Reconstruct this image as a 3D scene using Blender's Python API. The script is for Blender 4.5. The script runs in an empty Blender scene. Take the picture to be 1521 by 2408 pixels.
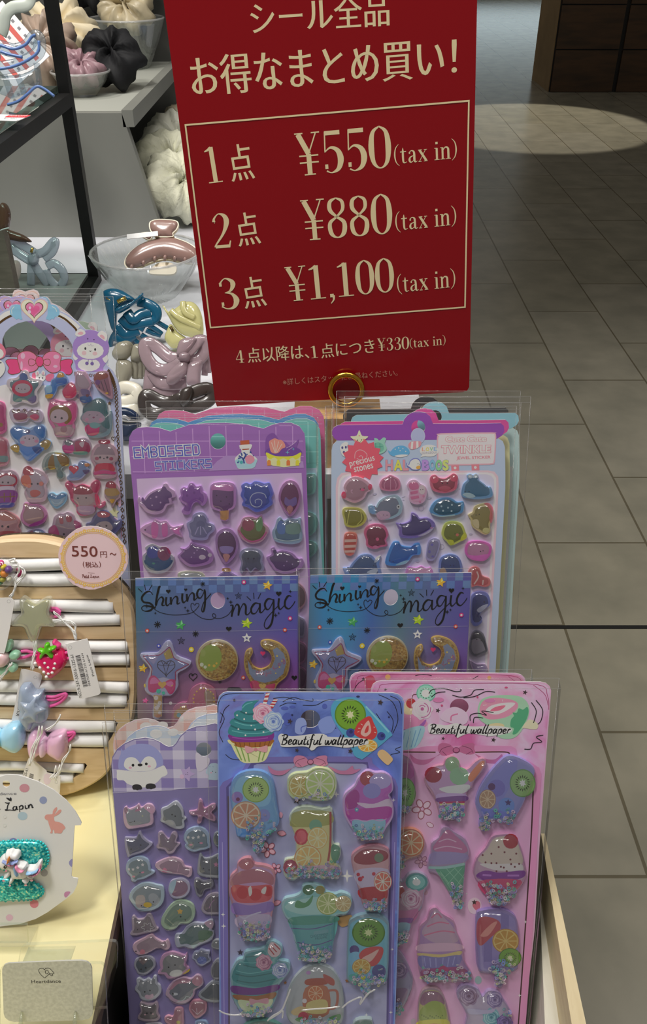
import bpy, math, random
from mathutils import Vector, Matrix
from mathutils.geometry import delaunay_2d_cdt
random.seed(7)
S = bpy.context.scene
COL = S.collection
R = math.radians
# ------------------------------------------------------------------ camera, world, lights, exposure
F, CX, CY, PITCH, CAMZ = 2010.0, 760.5, 1204.0, R(35.2), 1.42      # focal length in pixels of the 1521x2408 frame
cd = bpy.data.cameras.new('camera'); cam = bpy.data.objects.new('camera', cd); COL.objects.link(cam)
cam.location = (0, 0, CAMZ); cam.rotation_euler = (R(90) - PITCH, 0, 0)
cd.sensor_fit = 'HORIZONTAL'; cd.sensor_width = 36; cd.lens = 36 * F / 1521; cd.clip_start = .01; cd.clip_end = 60
S.camera = cam
S.view_settings.view_transform = 'Standard'; S.view_settings.look = 'None'
S.view_settings.exposure = 0.0; S.view_settings.gamma = 1; S.view_settings.use_curve_mapping = False
S.cycles.transparent_max_bounces = 32; S.cycles.max_bounces = 8; S.cycles.diffuse_bounces = 3
S.cycles.glossy_bounces = 3; S.cycles.transmission_bounces = 4
S.cycles.caustics_reflective = False; S.cycles.caustics_refractive = False
w = bpy.data.worlds.new('dim_mall'); S.world = w; w.use_nodes = True
w.node_tree.nodes['Background'].inputs[0].default_value = (1.0, .95, .88, 1)
w.node_tree.nodes['Background'].inputs[1].default_value = .17
def spot(name, loc, aim, power, ang, blend=.5, rad=.03, colr=(1, .95, .88)):
    d = bpy.data.lights.new(name, 'SPOT'); d.energy = power; d.spot_size = R(ang); d.spot_blend = blend
    d.shadow_soft_size = rad; d.color = colr
    o = bpy.data.objects.new(name, d); COL.objects.link(o); o.location = loc
    o.rotation_euler = (Vector(aim) - Vector(loc)).to_track_quat('-Z', 'Y').to_euler()
    return o
def panel(name, loc, size, power, aim=(-.05, .42, CAMZ - .4), colr=(1, .96, .9)):
    d = bpy.data.lights.new(name, 'AREA'); d.shape = 'SQUARE'; d.size = size; d.energy = power; d.color = colr
    o = bpy.data.objects.new(name, d); COL.objects.link(o); o.location = loc
    o.rotation_euler = (Vector(aim) - Vector(loc)).to_track_quat('-Z', 'Y').to_euler()
    return o
for i, (x, y, pw) in enumerate(((-.48, .06, 14), (-.8, .5, 4), (-.25, .68, 4), (.2, .5, 3.5), (.55, .2, 4))):
    panel('ceiling_lamp', (x, y, CAMZ + 1.3), .26, pw)
spot('ceiling_spot_table', (-.75, .75, CAMZ + 1.3), (-.35, .85, CAMZ - .35), 30, 40, .6, .05)
spot('ceiling_spot_near_aisle', (1.5, 1.2, 3.0), (1.25, 1.7, 0), 135, 66, .8, .08, (1, .97, .9))
spot('ceiling_spot_aisle', (2.1, 8.2, 3.0), (1.72, 7.45, 0), 330, 34, .12, .03, (1, .93, .8))

# ------------------------------------------------------------------ helpers: colour and materials
def lin(hx, k=1.0):
    v = [int(hx[i:i + 2], 16) / 255 for i in (0, 2, 4)]
    v = [(c / 12.92 if c <= .04045 else ((c + .055) / 1.055) ** 2.4) * k for c in v]
    return (min(v[0], .92), min(v[1], .92), min(v[2], .92), 1)
KC = 1.45
_m = {}
def M(hx, rough=.5, metal=0.0, k=None, spec=.5, coat=0.0):
    key = (hx, rough, metal, k, spec, coat)
    if key in _m: return _m[key]
    m = bpy.data.materials.new('paint_' + hx); m.use_nodes = True
    b = m.node_tree.nodes['Principled BSDF']
    b.inputs['Base Color'].default_value = lin(hx, KC if k is None else k)
    b.inputs['Roughness'].default_value = rough; b.inputs['Metallic'].default_value = metal
    b.inputs['Specular IOR Level'].default_value = spec; b.inputs['Coat Weight'].default_value = coat
    _m[key] = m
    return m
def schlick(nt, f0=.04):
    g = nt.nodes.new('ShaderNodeNewGeometry'); d = nt.nodes.new('ShaderNodeVectorMath'); d.operation = 'DOT_PRODUCT'
    nt.links.new(g.outputs['Normal'], d.inputs[0]); nt.links.new(g.outputs['Incoming'], d.inputs[1])
    def mth(op, a, bval=None):
        n = nt.nodes.new('ShaderNodeMath'); n.operation = op; n.use_clamp = True
        nt.links.new(a, n.inputs[0])
        if bval is not None: n.inputs[1].default_value = bval
        return n.outputs[0]
    a = mth('ABSOLUTE', d.outputs['Value'])
    s = nt.nodes.new('ShaderNodeMath'); s.operation = 'SUBTRACT'; s.inputs[0].default_value = 1; nt.links.new(a, s.inputs[1]); s.use_clamp = True
    p = mth('POWER', s.outputs[0], 5.0)
    q = nt.nodes.new('ShaderNodeMath'); q.operation = 'MULTIPLY_ADD'; nt.links.new(p, q.inputs[0]); q.inputs[1].default_value = 1 - f0; q.inputs[2].default_value = f0
    return q.outputs[0]
def clear(hx, body=.06, rough=.06, f0=.04, k=1.0):
    """clear or tinted plastic, gel and glass: light passes tinted, the surface shines, a little stays in the body"""
    key = ('clear', hx, body, rough, f0, k)
    if key in _m: return _m[key]
    m = bpy.data.materials.new('clear_' + hx); m.use_nodes = True; nt = m.node_tree
    nt.nodes.remove(nt.nodes['Principled BSDF']); out = nt.nodes['Material Output']
    t = nt.nodes.new('ShaderNodeBsdfTransparent'); t.inputs[0].default_value = tuple(c ** .6 for c in lin(hx, k))
    d = nt.nodes.new('ShaderNodeBsdfDiffuse'); d.inputs[0].default_value = lin(hx, 1)
    g = nt.nodes.new('ShaderNodeBsdfGlossy'); g.inputs['Roughness'].default_value = rough
    x = nt.nodes.new('ShaderNodeMixShader'); x.inputs[0].default_value = body
    nt.links.new(t.outputs[0], x.inputs[1]); nt.links.new(d.outputs[0], x.inputs[2])
    y = nt.nodes.new('ShaderNodeMixShader'); nt.links.new(schlick(nt, f0), y.inputs[0])
    nt.links.new(x.outputs[0], y.inputs[1]); nt.links.new(g.outputs[0], y.inputs[2]); nt.links.new(y.outputs[0], out.inputs[0])
    _m[key] = m
    return m
def nodemat(name, rough=.5, metal=0.0, spec=.5):
    m = bpy.data.materials.new(name); m.use_nodes = True
    b = m.node_tree.nodes['Principled BSDF']; b.inputs['Roughness'].default_value = rough; b.inputs['Metallic'].default_value = metal
    b.inputs['Specular IOR Level'].default_value = spec
    return m, m.node_tree, b
def ramp(nt, fac, stops):
    r = nt.nodes.new('ShaderNodeValToRGB'); e = r.color_ramp.elements
    while len(e) < len(stops): e.new(.5)
    for i, (p, c) in enumerate(stops): e[i].position = p; e[i].color = c
    nt.links.new(fac, r.inputs[0])
    return r.outputs[0]
def noisemat(name, stops, scale, rough=.5, stretch=(1, 1, 1), detail=4, dist=0.0, bump=0.0, metal=0.0, k=None, spec=.5):
    m, nt, b = nodemat(name, rough, metal, spec)
    tc = nt.nodes.new('ShaderNodeTexCoord'); mp = nt.nodes.new('ShaderNodeMapping'); mp.inputs['Scale'].default_value = stretch
    nt.links.new(tc.outputs['Object'], mp.inputs[0])
    n = nt.nodes.new('ShaderNodeTexNoise'); n.inputs['Scale'].default_value = scale; n.inputs['Detail'].default_value = detail; n.inputs['Distortion'].default_value = dist
    nt.links.new(mp.outputs[0], n.inputs[0])
    c = ramp(nt, n.outputs['Fac'], [(p, lin(h, KC if k is None else k)) for p, h in stops])
    nt.links.new(c, b.inputs['Base Color'])
    if bump:
        bp = nt.nodes.new('ShaderNodeBump'); bp.inputs['Strength'].default_value = bump; bp.inputs['Distance'].default_value = .002
        nt.links.new(n.outputs['Fac'], bp.inputs['Height']); nt.links.new(bp.outputs[0], b.inputs['Normal'])
    return m
# ------------------------------------------------------------------ helpers: places seen by the camera
_c, _s = math.cos(PITCH), math.sin(PITCH)
CAM = Vector((0, 0, CAMZ))
def ray(u, v):
    x, y = (u - CX) / F, (CY - v) / F
    return Vector((x, _c + y * _s, -_s + y * _c))
class Pl:
    """a flat place in the room: X to the right, Y up along it, Z out of its face"""
    def __init__(s, u, v, d, lean, yaw=0.0, base=None):
        a, t = R(lean), R(yaw)
        s.N = Vector((math.sin(t) * math.cos(a), -math.cos(t) * math.cos(a), math.sin(a)))
        s.X = Vector((math.cos(t), math.sin(t), 0)); s.Y = s.N.cross(s.X)
        s.o = CAM + ray(u, v) * d
        if base: s.o = s.hit(*base)
    def hit(s, u, v):
        r = ray(u, v); t = (s.o - CAM).dot(s.N) / r.dot(s.N)
        return CAM + r * t
    def __call__(s, u, v):
        q = s.hit(u, v) - s.o
        return (q.dot(s.X), q.dot(s.Y))
    def M(s):
        return Matrix(((s.X.x, s.Y.x, s.N.x, s.o.x), (s.X.y, s.Y.y, s.N.y, s.o.y), (s.X.z, s.Y.z, s.N.z, s.o.z), (0, 0, 0, 1)))
    def off(s, dn):
        q = Pl.__new__(Pl); q.N, q.X, q.Y, q.o = s.N, s.X, s.Y, s.o + s.N * dn
        return q
    def moved(s, dn, src, dst):
        """the same flat thing again, dn along the normal, so that what lay at pixel src lies at pixel dst"""
        q = s.off(dn); a = s(*src); b = q(*dst)
        q.o = q.o + q.X * (b[0] - a[0]) + q.Y * (b[1] - a[1])
        return q
def flat(z):
    p = Pl.__new__(Pl); p.N, p.X, p.Y, p.o = Vector((0, 0, 1)), Vector((1, 0, 0)), Vector((0, 1, 0)), Vector((0, 0, z))
    return p
class Zm:
    def __init__(s, x, y, k): s.x, s.y, s.k = x, y, k
    def __call__(s, a, b): return (s.x + a / s.k, s.y + b / s.k)
PX = Zm(0, 0, 1)
def nums(t): return [tuple(float(q) for q in p.split(',')) for p in t.split()]
def spline(p, closed=True, n=4):
    o, N = [], len(p)
    for i in range(N if closed else N - 1):
        a = p[(i - 1) % N] if closed or i else p[0]; b = p[i]; c = p[(i + 1) % N]
        d = p[(i + 2) % N] if closed or i + 2 < N else p[-1]
        for j in range(n):
            t = j / n
            o.append(tuple(.5 * (2 * b[k] + (c[k] - a[k]) * t + (2 * a[k] - 5 * b[k] + 4 * c[k] - d[k]) * t * t + (3 * b[k] - a[k] - 3 * c[k] + d[k]) * t ** 3) for k in range(len(b))))
    if not closed: o.append(tuple(p[-1]))
    return o
def area2(p): return sum(p[i - 1][0] * p[i][1] - p[i][0] * p[i - 1][1] for i in range(len(p)))
def ell(x, y, rx, ry=None, rot=0, n=20):
    ry = ry or rx; c, s = math.cos(R(rot)), math.sin(R(rot))
    return [(x + rx * math.cos(a) * c - ry * math.sin(a) * s, y + rx * math.cos(a) * s + ry * math.sin(a) * c) for a in [2 * math.pi * i / n for i in range(n)]]
def star(x, y, r, r2=None, n=5, rot=-90):
    r2 = r2 or r * .45
    return [(x + (r if i % 2 == 0 else r2) * math.cos(R(rot + 180 * i / n)), y + (r if i % 2 == 0 else r2) * math.sin(R(rot + 180 * i / n))) for i in range(2 * n)]
def heart(x, y, r):
    return [(x + r * .062 * 16 * math.sin(t) ** 3, y - r * .062 * (13 * math.cos(t) - 5 * math.cos(2 * t) - 2 * math.cos(3 * t) - math.cos(4 * t))) for t in [2 * math.pi * i / 22 for i in range(22)]]
# ------------------------------------------------------------------ helpers: meshes and objects
class MB:
    def __init__(s): s.v, s.f, s.m, s.sm, s.mats = [], [], [], [], []
    def mi(s, mat):
        if mat not in s.mats: s.mats.append(mat)
        return s.mats.index(mat)
    def add(s, vs, fs, mat, smooth=False):
        b = len(s.v); i = s.mi(mat); s.v += [tuple(q) for q in vs]
        for f in fs: s.f.append([b + k for k in f]); s.m.append(i); s.sm.append(smooth)
    def poly(s, p, h, mat):
        if area2(p) < 0: p = p[::-1]
        s.add([(x, y, h) for x, y in p], [list(range(len(p)))], mat)
    def prism(s, p, h0, h1, mat, side=None, holes=(), bottom=True):
        if area2(p) < 0: p = p[::-1]
        loops = [p] + [h if area2(h) < 0 else h[::-1] for h in holes]
        if holes:
            vs, fl = [], []
            for L in loops:
                b = len(vs); vs += L; fl.append(list(range(b, b + len(L))))
            r = delaunay_2d_cdt([Vector(q) for q in vs], [], fl, 2, 1e-7)
            P, T = r[0], r[2]
            s.add([(q.x, q.y, h1) for q in P], T, mat)
            if bottom: s.add([(q.x, q.y, h0) for q in P], [list(t)[::-1] for t in T], side or mat)
        else:
            s.add([(x, y, h1) for x, y in p], [list(range(len(p)))], mat)
            if bottom: s.add([(x, y, h0) for x, y in p], [list(range(len(p)))[::-1]], side or mat)
        for L in loops:
            n = len(L)
            s.add([(x, y, h0) for x, y in L] + [(x, y, h1) for x, y in L], [(i, (i + 1) % n, n + (i + 1) % n, n + i) for i in range(n)], side or mat)
    def plate(s, p, h, mat, hole):
        vs = list(p) + list(hole); n = len(p); k = len(hole)
        r = delaunay_2d_cdt([Vector(q) for q in vs], [], [list(range(n)), list(range(n, n + k))], 2, 1e-7)
        s.add([(q.x, q.y, h) for q in r[0]], [t if area2([r[0][i] for i in t]) > 0 else list(t)[::-1] for t in r[2]], mat)
    def box(s, a, b, mat):
        (x0, y0, z0), (x1, y1, z1) = a, b
        s.add([(x0, y0, z0), (x1, y0, z0), (x1, y1, z0), (x0, y1, z0), (x0, y0, z1), (x1, y0, z1), (x1, y1, z1), (x0, y1, z1)],
              [(0, 3, 2, 1), (4, 5, 6, 7), (0, 1, 5, 4), (1, 2, 6, 5), (2, 3, 7, 6), (3, 0, 4, 7)], mat)
    def ribbon(s, p, h, mat, closed=False, mitre=False):
        """p: (x, y, width)"""
        n = len(p); L, Rr = [], []
        for i in range(n):
            a = p[(i - 1) % n] if closed or i else p[0]; c = p[(i + 1) % n] if closed or i < n - 1 else p[-1]
            dx, dy = c[0] - a[0], c[1] - a[1]; d = math.hypot(dx, dy) or 1; wd = p[i][2] / 2
            if mitre and (closed or 0 < i < n - 1):
                e = (p[i][0] - a[0], p[i][1] - a[1]); g = (c[0] - p[i][0], c[1] - p[i][1]); le, lg = math.hypot(*e) or 1, math.hypot(*g) or 1
                dx, dy = e[0] / le + g[0] / lg, e[1] / le + g[1] / lg; d = math.hypot(dx, dy) or 1; wd /= max(.35, d / 2)
            L.append((p[i][0] - dy / d * wd, p[i][1] + dx / d * wd, h)); Rr.append((p[i][0] + dy / d * wd, p[i][1] - dx / d * wd, h))
        k = n if closed else n - 1
        s.add(L + Rr, [(i, n + i, n + (i + 1) % n, (i + 1) % n) for i in range(k)], mat)
    def tube(s, p, r, mat, closed=False, seg=8, r2=None, up=None):
        """r in the direction across up, r2 along up (a flat band when unequal); r may be a list"""
        n = len(p); P = [Vector(q) for q in p]; vs = []; prev = Vector(up or (.013, .027, 1)); 
        for i in range(n):
            a = P[(i - 1) % n] if closed or i else P[0]; c = P[(i + 1) % n] if closed or i < n - 1 else P[-1]
            t = (c - a).normalized(); ref = Vector(up) if up else prev
            sd = t.cross(ref)
            if sd.length < 1e-4: sd = t.cross(Vector((1, .1, 0)))
            sd.normalize(); nn = sd.cross(t); prev = nn
            ra = r[i] if isinstance(r, (list, tuple)) else r
            rb = ra if r2 is None else (r2[i] if isinstance(r2, (list, tuple)) else r2)
            for j in range(seg):
                q = 2 * math.pi * j / seg; vs.append(P[i] + sd * ra * math.cos(q) + nn * rb * math.sin(q))
        k = n if closed else n - 1
        fs = [(i * seg + j, ((i + 1) % n) * seg + j, ((i + 1) % n) * seg + (j + 1) % seg, i * seg + (j + 1) % seg) for i in range(k) for j in range(seg)]
        if not closed: fs += [list(range(seg)), [(n - 1) * seg + j for j in range(seg)][::-1]]
        s.add(vs, [list(f)[::-1] for f in fs], mat, True)
    def lathe(s, prof, mat, seg=40, c=(0, 0, 0), sx=1, sy=1, flute=0.0, nf=24):
        vs = [(c[0] + r * sx * math.cos(2 * math.pi * j / seg) * (1 + flute * (math.cos(nf * 2 * math.pi * j / seg))), c[1] + r * sy * math.sin(2 * math.pi * j / seg) * (1 + flute * math.cos(nf * 2 * math.pi * j / seg)), c[2] + z) for r, z in prof for j in range(seg)]
        s.add(vs, [(i * seg + j, i * seg + (j + 1) % seg, (i + 1) * seg + (j + 1) % seg, (i + 1) * seg + j) for i in range(len(prof) - 1) for j in range(seg)], mat, True)
    def dome(s, out, H, mat, h0=0.0, soft=.8, n=15, low=0.0):
        """a pillow over a closed outline: it rises from its edge to a rounded top"""
        if area2(out) < 0: out = out[::-1]
        xs = [q[0] for q in out]; ys = [q[1] for q in out]; step = max(max(xs) - min(xs), max(ys) - min(ys)) / n
        E = [(out[i - 1], out[i]) for i in range(len(out))]
        def dist(x, y):
            b = 1e9; ins = False
            for (ax, ay), (bx, by) in E:
                dx, dy = bx - ax, by - ay; q = dx * dx + dy * dy
                t = max(0, min(1, ((x - ax) * dx + (y - ay) * dy) / q)) if q > 0 else 0
                e = (x - ax - t * dx) ** 2 + (y - ay - t * dy) ** 2
                if e < b: b = e
                if (ay > y) != (by > y) and x < (bx - ax) * (y - ay) / (by - ay) + ax: ins = not ins
            return math.sqrt(b) if ins else -1
        pts, ds = list(out), [0.0] * len(out)
        y = min(ys); row = 0
        while y < max(ys):
            x = min(xs) + (step / 2 if row % 2 else 0)
            while x < max(xs):
                d = dist(x, y)
                if d > step * .35: pts.append((x, y)); ds.append(d)
                x += step
            y += step * .87; row += 1
        no = len(out)
        mx = max(ds) or 1e-6
        for f in (.07, .2):                                   # two rings close to the edge keep its curve crisp
            dd = mx * f
            for i in range(no):
                a, b, c = out[i - 1], out[i], out[(i + 1) % no]
                tx, ty = c[0] - a[0], c[1] - a[1]; l = math.hypot(tx, ty) or 1
                qx, qy = b[0] - ty / l * dd, b[1] + tx / l * dd
                d = dist(qx, qy)
                if d > dd * .8: pts.append((qx, qy)); ds.append(d)
        r = delaunay_2d_cdt([Vector(q) for q in pts], [(i, (i + 1) % no) for i in range(no)], [], 1, 1e-7)
        Rr = mx * soft; vs = []
        for q, orig in zip(r[0], r[3]):
            d = ds[orig[0]] if orig else dist(q.x, q.y); t = min(1, max(d, 0) / Rr)
            vs.append((q.x, q.y, h0 + low * (d > 0) + H * math.sqrt(max(0, 1 - (1 - t) ** 2))))
        s.add(vs, r[2], mat, True)
    def build(s, name, parent=None, label=None, M=None):
        me = bpy.data.meshes.new(name); me.from_pydata(s.v, [], s.f)
        for m in s.mats: me.materials.append(m)
        me.polygons.foreach_set('material_index', s.m); me.polygons.foreach_set('use_smooth', s.sm); me.update()
        o = bpy.data.objects.new(name, me); COL.objects.link(o)
        if parent is not None: o.parent = parent
        if M is not None: o.matrix_world = M
        if label: o['label'] = label
        return o
def tag(o, label=None, cat=None, group=None, kind=None):
    if label: o['label'] = label
    if cat: o['category'] = cat
    if group: o['group'] = group
    if kind: o['kind'] = kind
    return o
def thing(name, label, cat, M=None, group=None):
    o = bpy.data.objects.new(name, None); COL.objects.link(o); o.empty_display_size = .02
    if M is not None: o.matrix_world = M
    return tag(o, label, cat, group)
def child(o, parent):
    c = o.copy(); COL.objects.link(c); c.parent = parent
    for g in list(o.children): child(g, c)
    return c
# ------------------------------------------------------------------ helpers: writing
SERIF = {   # roman letters with thick stems and hairlines: strokes of x,y,width in a box one unit high
'1': (.5, '.25,.03,.13 .25,.97,.13|.04,.015,.03 .46,.015,.03|.05,.86,.03 .14,.89,.06 .25,.96,.06'),
'2': (.5, 's.08,.76,.08 .1,.86,.05 .22,.98,.03 .36,.9,.11 .39,.72,.13 .28,.42,.07 .06,.1,.04 .04,.04,.03|.05,.05,.09 .4,.05,.09 .44,.2,.03|.09,.77,.11 .1,.77,.11'),
'3': (.5, 's.07,.82,.05 .2,.985,.03 .35,.9,.1 .38,.76,.12 .3,.58,.06 .17,.53,.02|s.17,.53,.02 .33,.48,.07 .42,.27,.14 .34,.05,.09 .18,.01,.03 .06,.1,.05|.06,.8,.11 .12,.8,.11|.06,.17,.11 .12,.17,.11'),
'4': (.5, '.32,.97,.03 .02,.28,.04|.02,.27,.04 .48,.27,.04|.33,.97,.11 .33,.03,.11|.19,.015,.03 .47,.015,.03'),
'5': (.5, '.08,.94,.1 .43,.94,.1|.09,.97,.03 .07,.52,.03|s.06,.5,.02 .2,.6,.05 .36,.52,.11 .42,.32,.14 .36,.1,.1 .2,.01,.03 .08,.06,.04|.05,.16,.11 .12,.16,.11'),
'0': (.5, 's.25,.985,.03 .1,.85,.09 .055,.5,.13 .1,.15,.09 .25,.015,.03 .4,.15,.09 .445,.5,.13 .4,.85,.09 .25,.985,.03'),
'8': (.5, 's.25,.985,.03 .11,.9,.09 .1,.7,.1 .25,.53,.06 .42,.38,.1 .4,.12,.11 .25,.015,.03 .1,.12,.1 .08,.38,.09 .25,.53,.05 .4,.7,.08 .39,.9,.08 .25,.985,.03'),
'¥': (.54, '.06,.97,.12 .27,.5,.12|.46,.97,.03 .27,.5,.03|.27,.5,.11 .27,.03,.11|.14,.015,.03 .4,.015,.03|-.02,.985,.03 .17,.985,.03|.36,.985,.03 .55,.985,.03|.05,.46,.035 .49,.46,.035|.05,.3,.035 .49,.3,.035'),
',': (.2, '.04,.06,.1 .14,.06,.1|s.13,.06,.08 .13,-.06,.05 .05,-.17,.02'),
't': (.36, 's.15,.8,.02 .14,.6,.1 .14,.15,.1 .2,.03,.06 .33,.07,.02|.0,.6,.05 .31,.6,.05'),
'a': (.5, 's.06,.5,.06 .17,.61,.04 .3,.56,.09 .33,.4,.11 .33,.12,.11 .38,.02,.06 .48,.06,.02|s.31,.36,.03 .12,.28,.07 .07,.14,.11 .14,.02,.06 .31,.12,.02|.05,.5,.09 .12,.5,.09'),
'x': (.48, '.07,.6,.12 .41,.03,.12|.39,.6,.03 .05,.02,.03|.0,.6,.035 .2,.6,.035|.3,.6,.035 .46,.6,.035|.0,.015,.035 .16,.015,.035|.28,.015,.035 .48,.015,.035'),
'i': (.27, '.13,.02,.11 .13,.6,.11|.07,.86,.12 .19,.86,.12|.0,.015,.035 .26,.015,.035|.01,.6,.035 .16,.6,.035'),
'n': (.54, '.12,.02,.1 .12,.6,.1|s.13,.44,.04 .26,.6,.06 .4,.55,.1 .42,.36,.11 .42,.02,.11|.0,.015,.035 .25,.015,.035|.3,.015,.035 .54,.015,.035|.0,.6,.035 .14,.6,.035'),
'(': (.3, 's.27,1,.02 .11,.8,.05 .05,.45,.075 .11,.1,.05 .27,-.1,.02'), ')': (.3, 's.03,1,.02 .19,.8,.05 .25,.45,.075 .19,.1,.05 .03,-.1,.02'), ' ': (.28, '')}
BLOCK = {'E': '4,6 0,6 0,0 4,0|0,3 3,3', 'M': '0,0 0,6 2,4 4,6 4,0', 'B': '0,0 0,6 3,6 4,5 4,4 3,3 0,3|3,3 4,2 4,1 3,0 0,0', 'O': '0,0 0,6 4,6 4,0 0,0', 'S': '4,6 0,6 0,3 4,3 4,0 0,0', 'D': '0,0 0,6 3,6 4,5 4,1 3,0 0,0',
         'T': '0,6 4,6|2,6 2,0', 'I': '0,6 4,6|2,6 2,0|0,0 4,0', 'C': '4,6 0,6 0,0 4,0', 'K': '0,6 0,0|4,6 1,3 4,0', 'R': '0,0 0,6 4,6 4,3 0,3|2,3 4,0'}
SCRIPT = {  # a brush hand, box one unit high (x height .5)
'B': (.62, '.18,.0 .26,.95|.08,.85 .3,1 .52,.9 .45,.65 .25,.52 .5,.42 .5,.15 .3,0 .1,.06'), 'e': (.36, '.04,.22 .26,.3 .26,.46 .12,.46 .05,.2 .14,.02 .34,.12'),
'a': (.42, '.32,.42 .16,.5 .05,.25 .1,.03 .24,.12 .34,.48 .3,.1 .4,.08'), 'u': (.42, '.08,.48 .06,.1 .16,.02 .3,.2 .36,.48 .32,.1 .42,.06'), 't': (.3, '.18,.85 .1,.15 .16,.02 .28,.1|.02,.52 .3,.56'),
'i': (.22, '.1,.48 .06,.1 .12,.02 .22,.1|.14,.72 .16,.74'), 'f': (.3, '.34,.9 .24,1 .16,.8 .08,-.2 .0,-.28|.0,.48 .28,.52'), 'l': (.24, '.22,1 .1,.4 .08,.06 .14,.02 .24,.12'),
'w': (.56, '.06,.48 .06,.1 .16,.03 .28,.4 .28,.1 .38,.03 .52,.3 .5,.5'), 'p': (.42, '.1,.5 .02,-.32|.08,.3 .22,.5 .34,.4 .28,.08 .1,.04'), 'r': (.34, '.1,.5 .06,.02|.08,.28 .2,.48 .32,.44'), ' ': (.25, ''),
'P': (.5, '.15,0 .2,.95|.05,.85 .3,1 .46,.8 .35,.55 .18,.48'), 'L': (.5, '.3,1 .18,.6 .12,.1 .02,.05 .1,.0 .3,.06 .5,.0|.02,.98 .18,.9 .3,1'), 'n': (.42, '.08,.48 .06,.02 .12,.3 .26,.48 .32,.3 .3,.05 .4,.08'),
'M': (.7, '.05,0 .15,.95 .3,.3 .5,.98 .58,.1 .68,.05'), 'g': (.42, '.32,.42 .16,.5 .05,.28 .14,.08 .3,.2 .34,.5 .26,-.25 .1,-.3 .06,-.18 .4,.1'), 'c': (.36, '.3,.42 .16,.5 .05,.25 .12,.03 .34,.12'), 'K': (.55, '.15,0 .2,.98|.48,.95 .2,.5 .5,.02'), 'y': (.42, '.08,.48 .08,.15 .2,.1 .34,.48 .24,-.25 .08,-.3 .06,-.18 .4,.1')}
_tx = {}
def fontmesh(txt):
    if txt not in _tx:
        c = bpy.data.curves.new('writing', 'FONT'); c.body = txt; c.resolution_u = 3
        o = bpy.data.objects.new('writing', c); COL.objects.link(o)
        me = bpy.data.meshes.new_from_object(o.evaluated_get(bpy.context.evaluated_depsgraph_get()))
        _tx[txt] = ([(v.co.x, v.co.y) for v in me.vertices], [list(p.vertices) for p in me.polygons])
        bpy.data.objects.remove(o); bpy.data.curves.remove(c); bpy.data.meshes.remove(me)
    return _tx[txt]
def grow(V, Fs, dx, dy):
    """move every outline point along its normal, dx across and dy up: thickens stems and thins bars"""
    cnt = {}
    for f in Fs:
        for i in range(len(f)):
            a, b = f[i], f[(i + 1) % len(f)]; cnt[(a, b)] = 1
    nx = {}
    for (a, b) in cnt:
        if (b, a) in cnt: continue
        ex, ey = V[b][0] - V[a][0], V[b][1] - V[a][1]; l = math.hypot(ex, ey) or 1
        for q in (a, b):
            o = nx.setdefault(q, [0, 0]); o[0] += ey / l; o[1] -= ex / l
    out = []
    for i, (x, y) in enumerate(V):
        if i in nx:
            l = math.hypot(*nx[i]) or 1; out.append((x + nx[i][0] / l * dx, y + nx[i][1] / l * dy))
        else: out.append((x, y))
    return out
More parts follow.
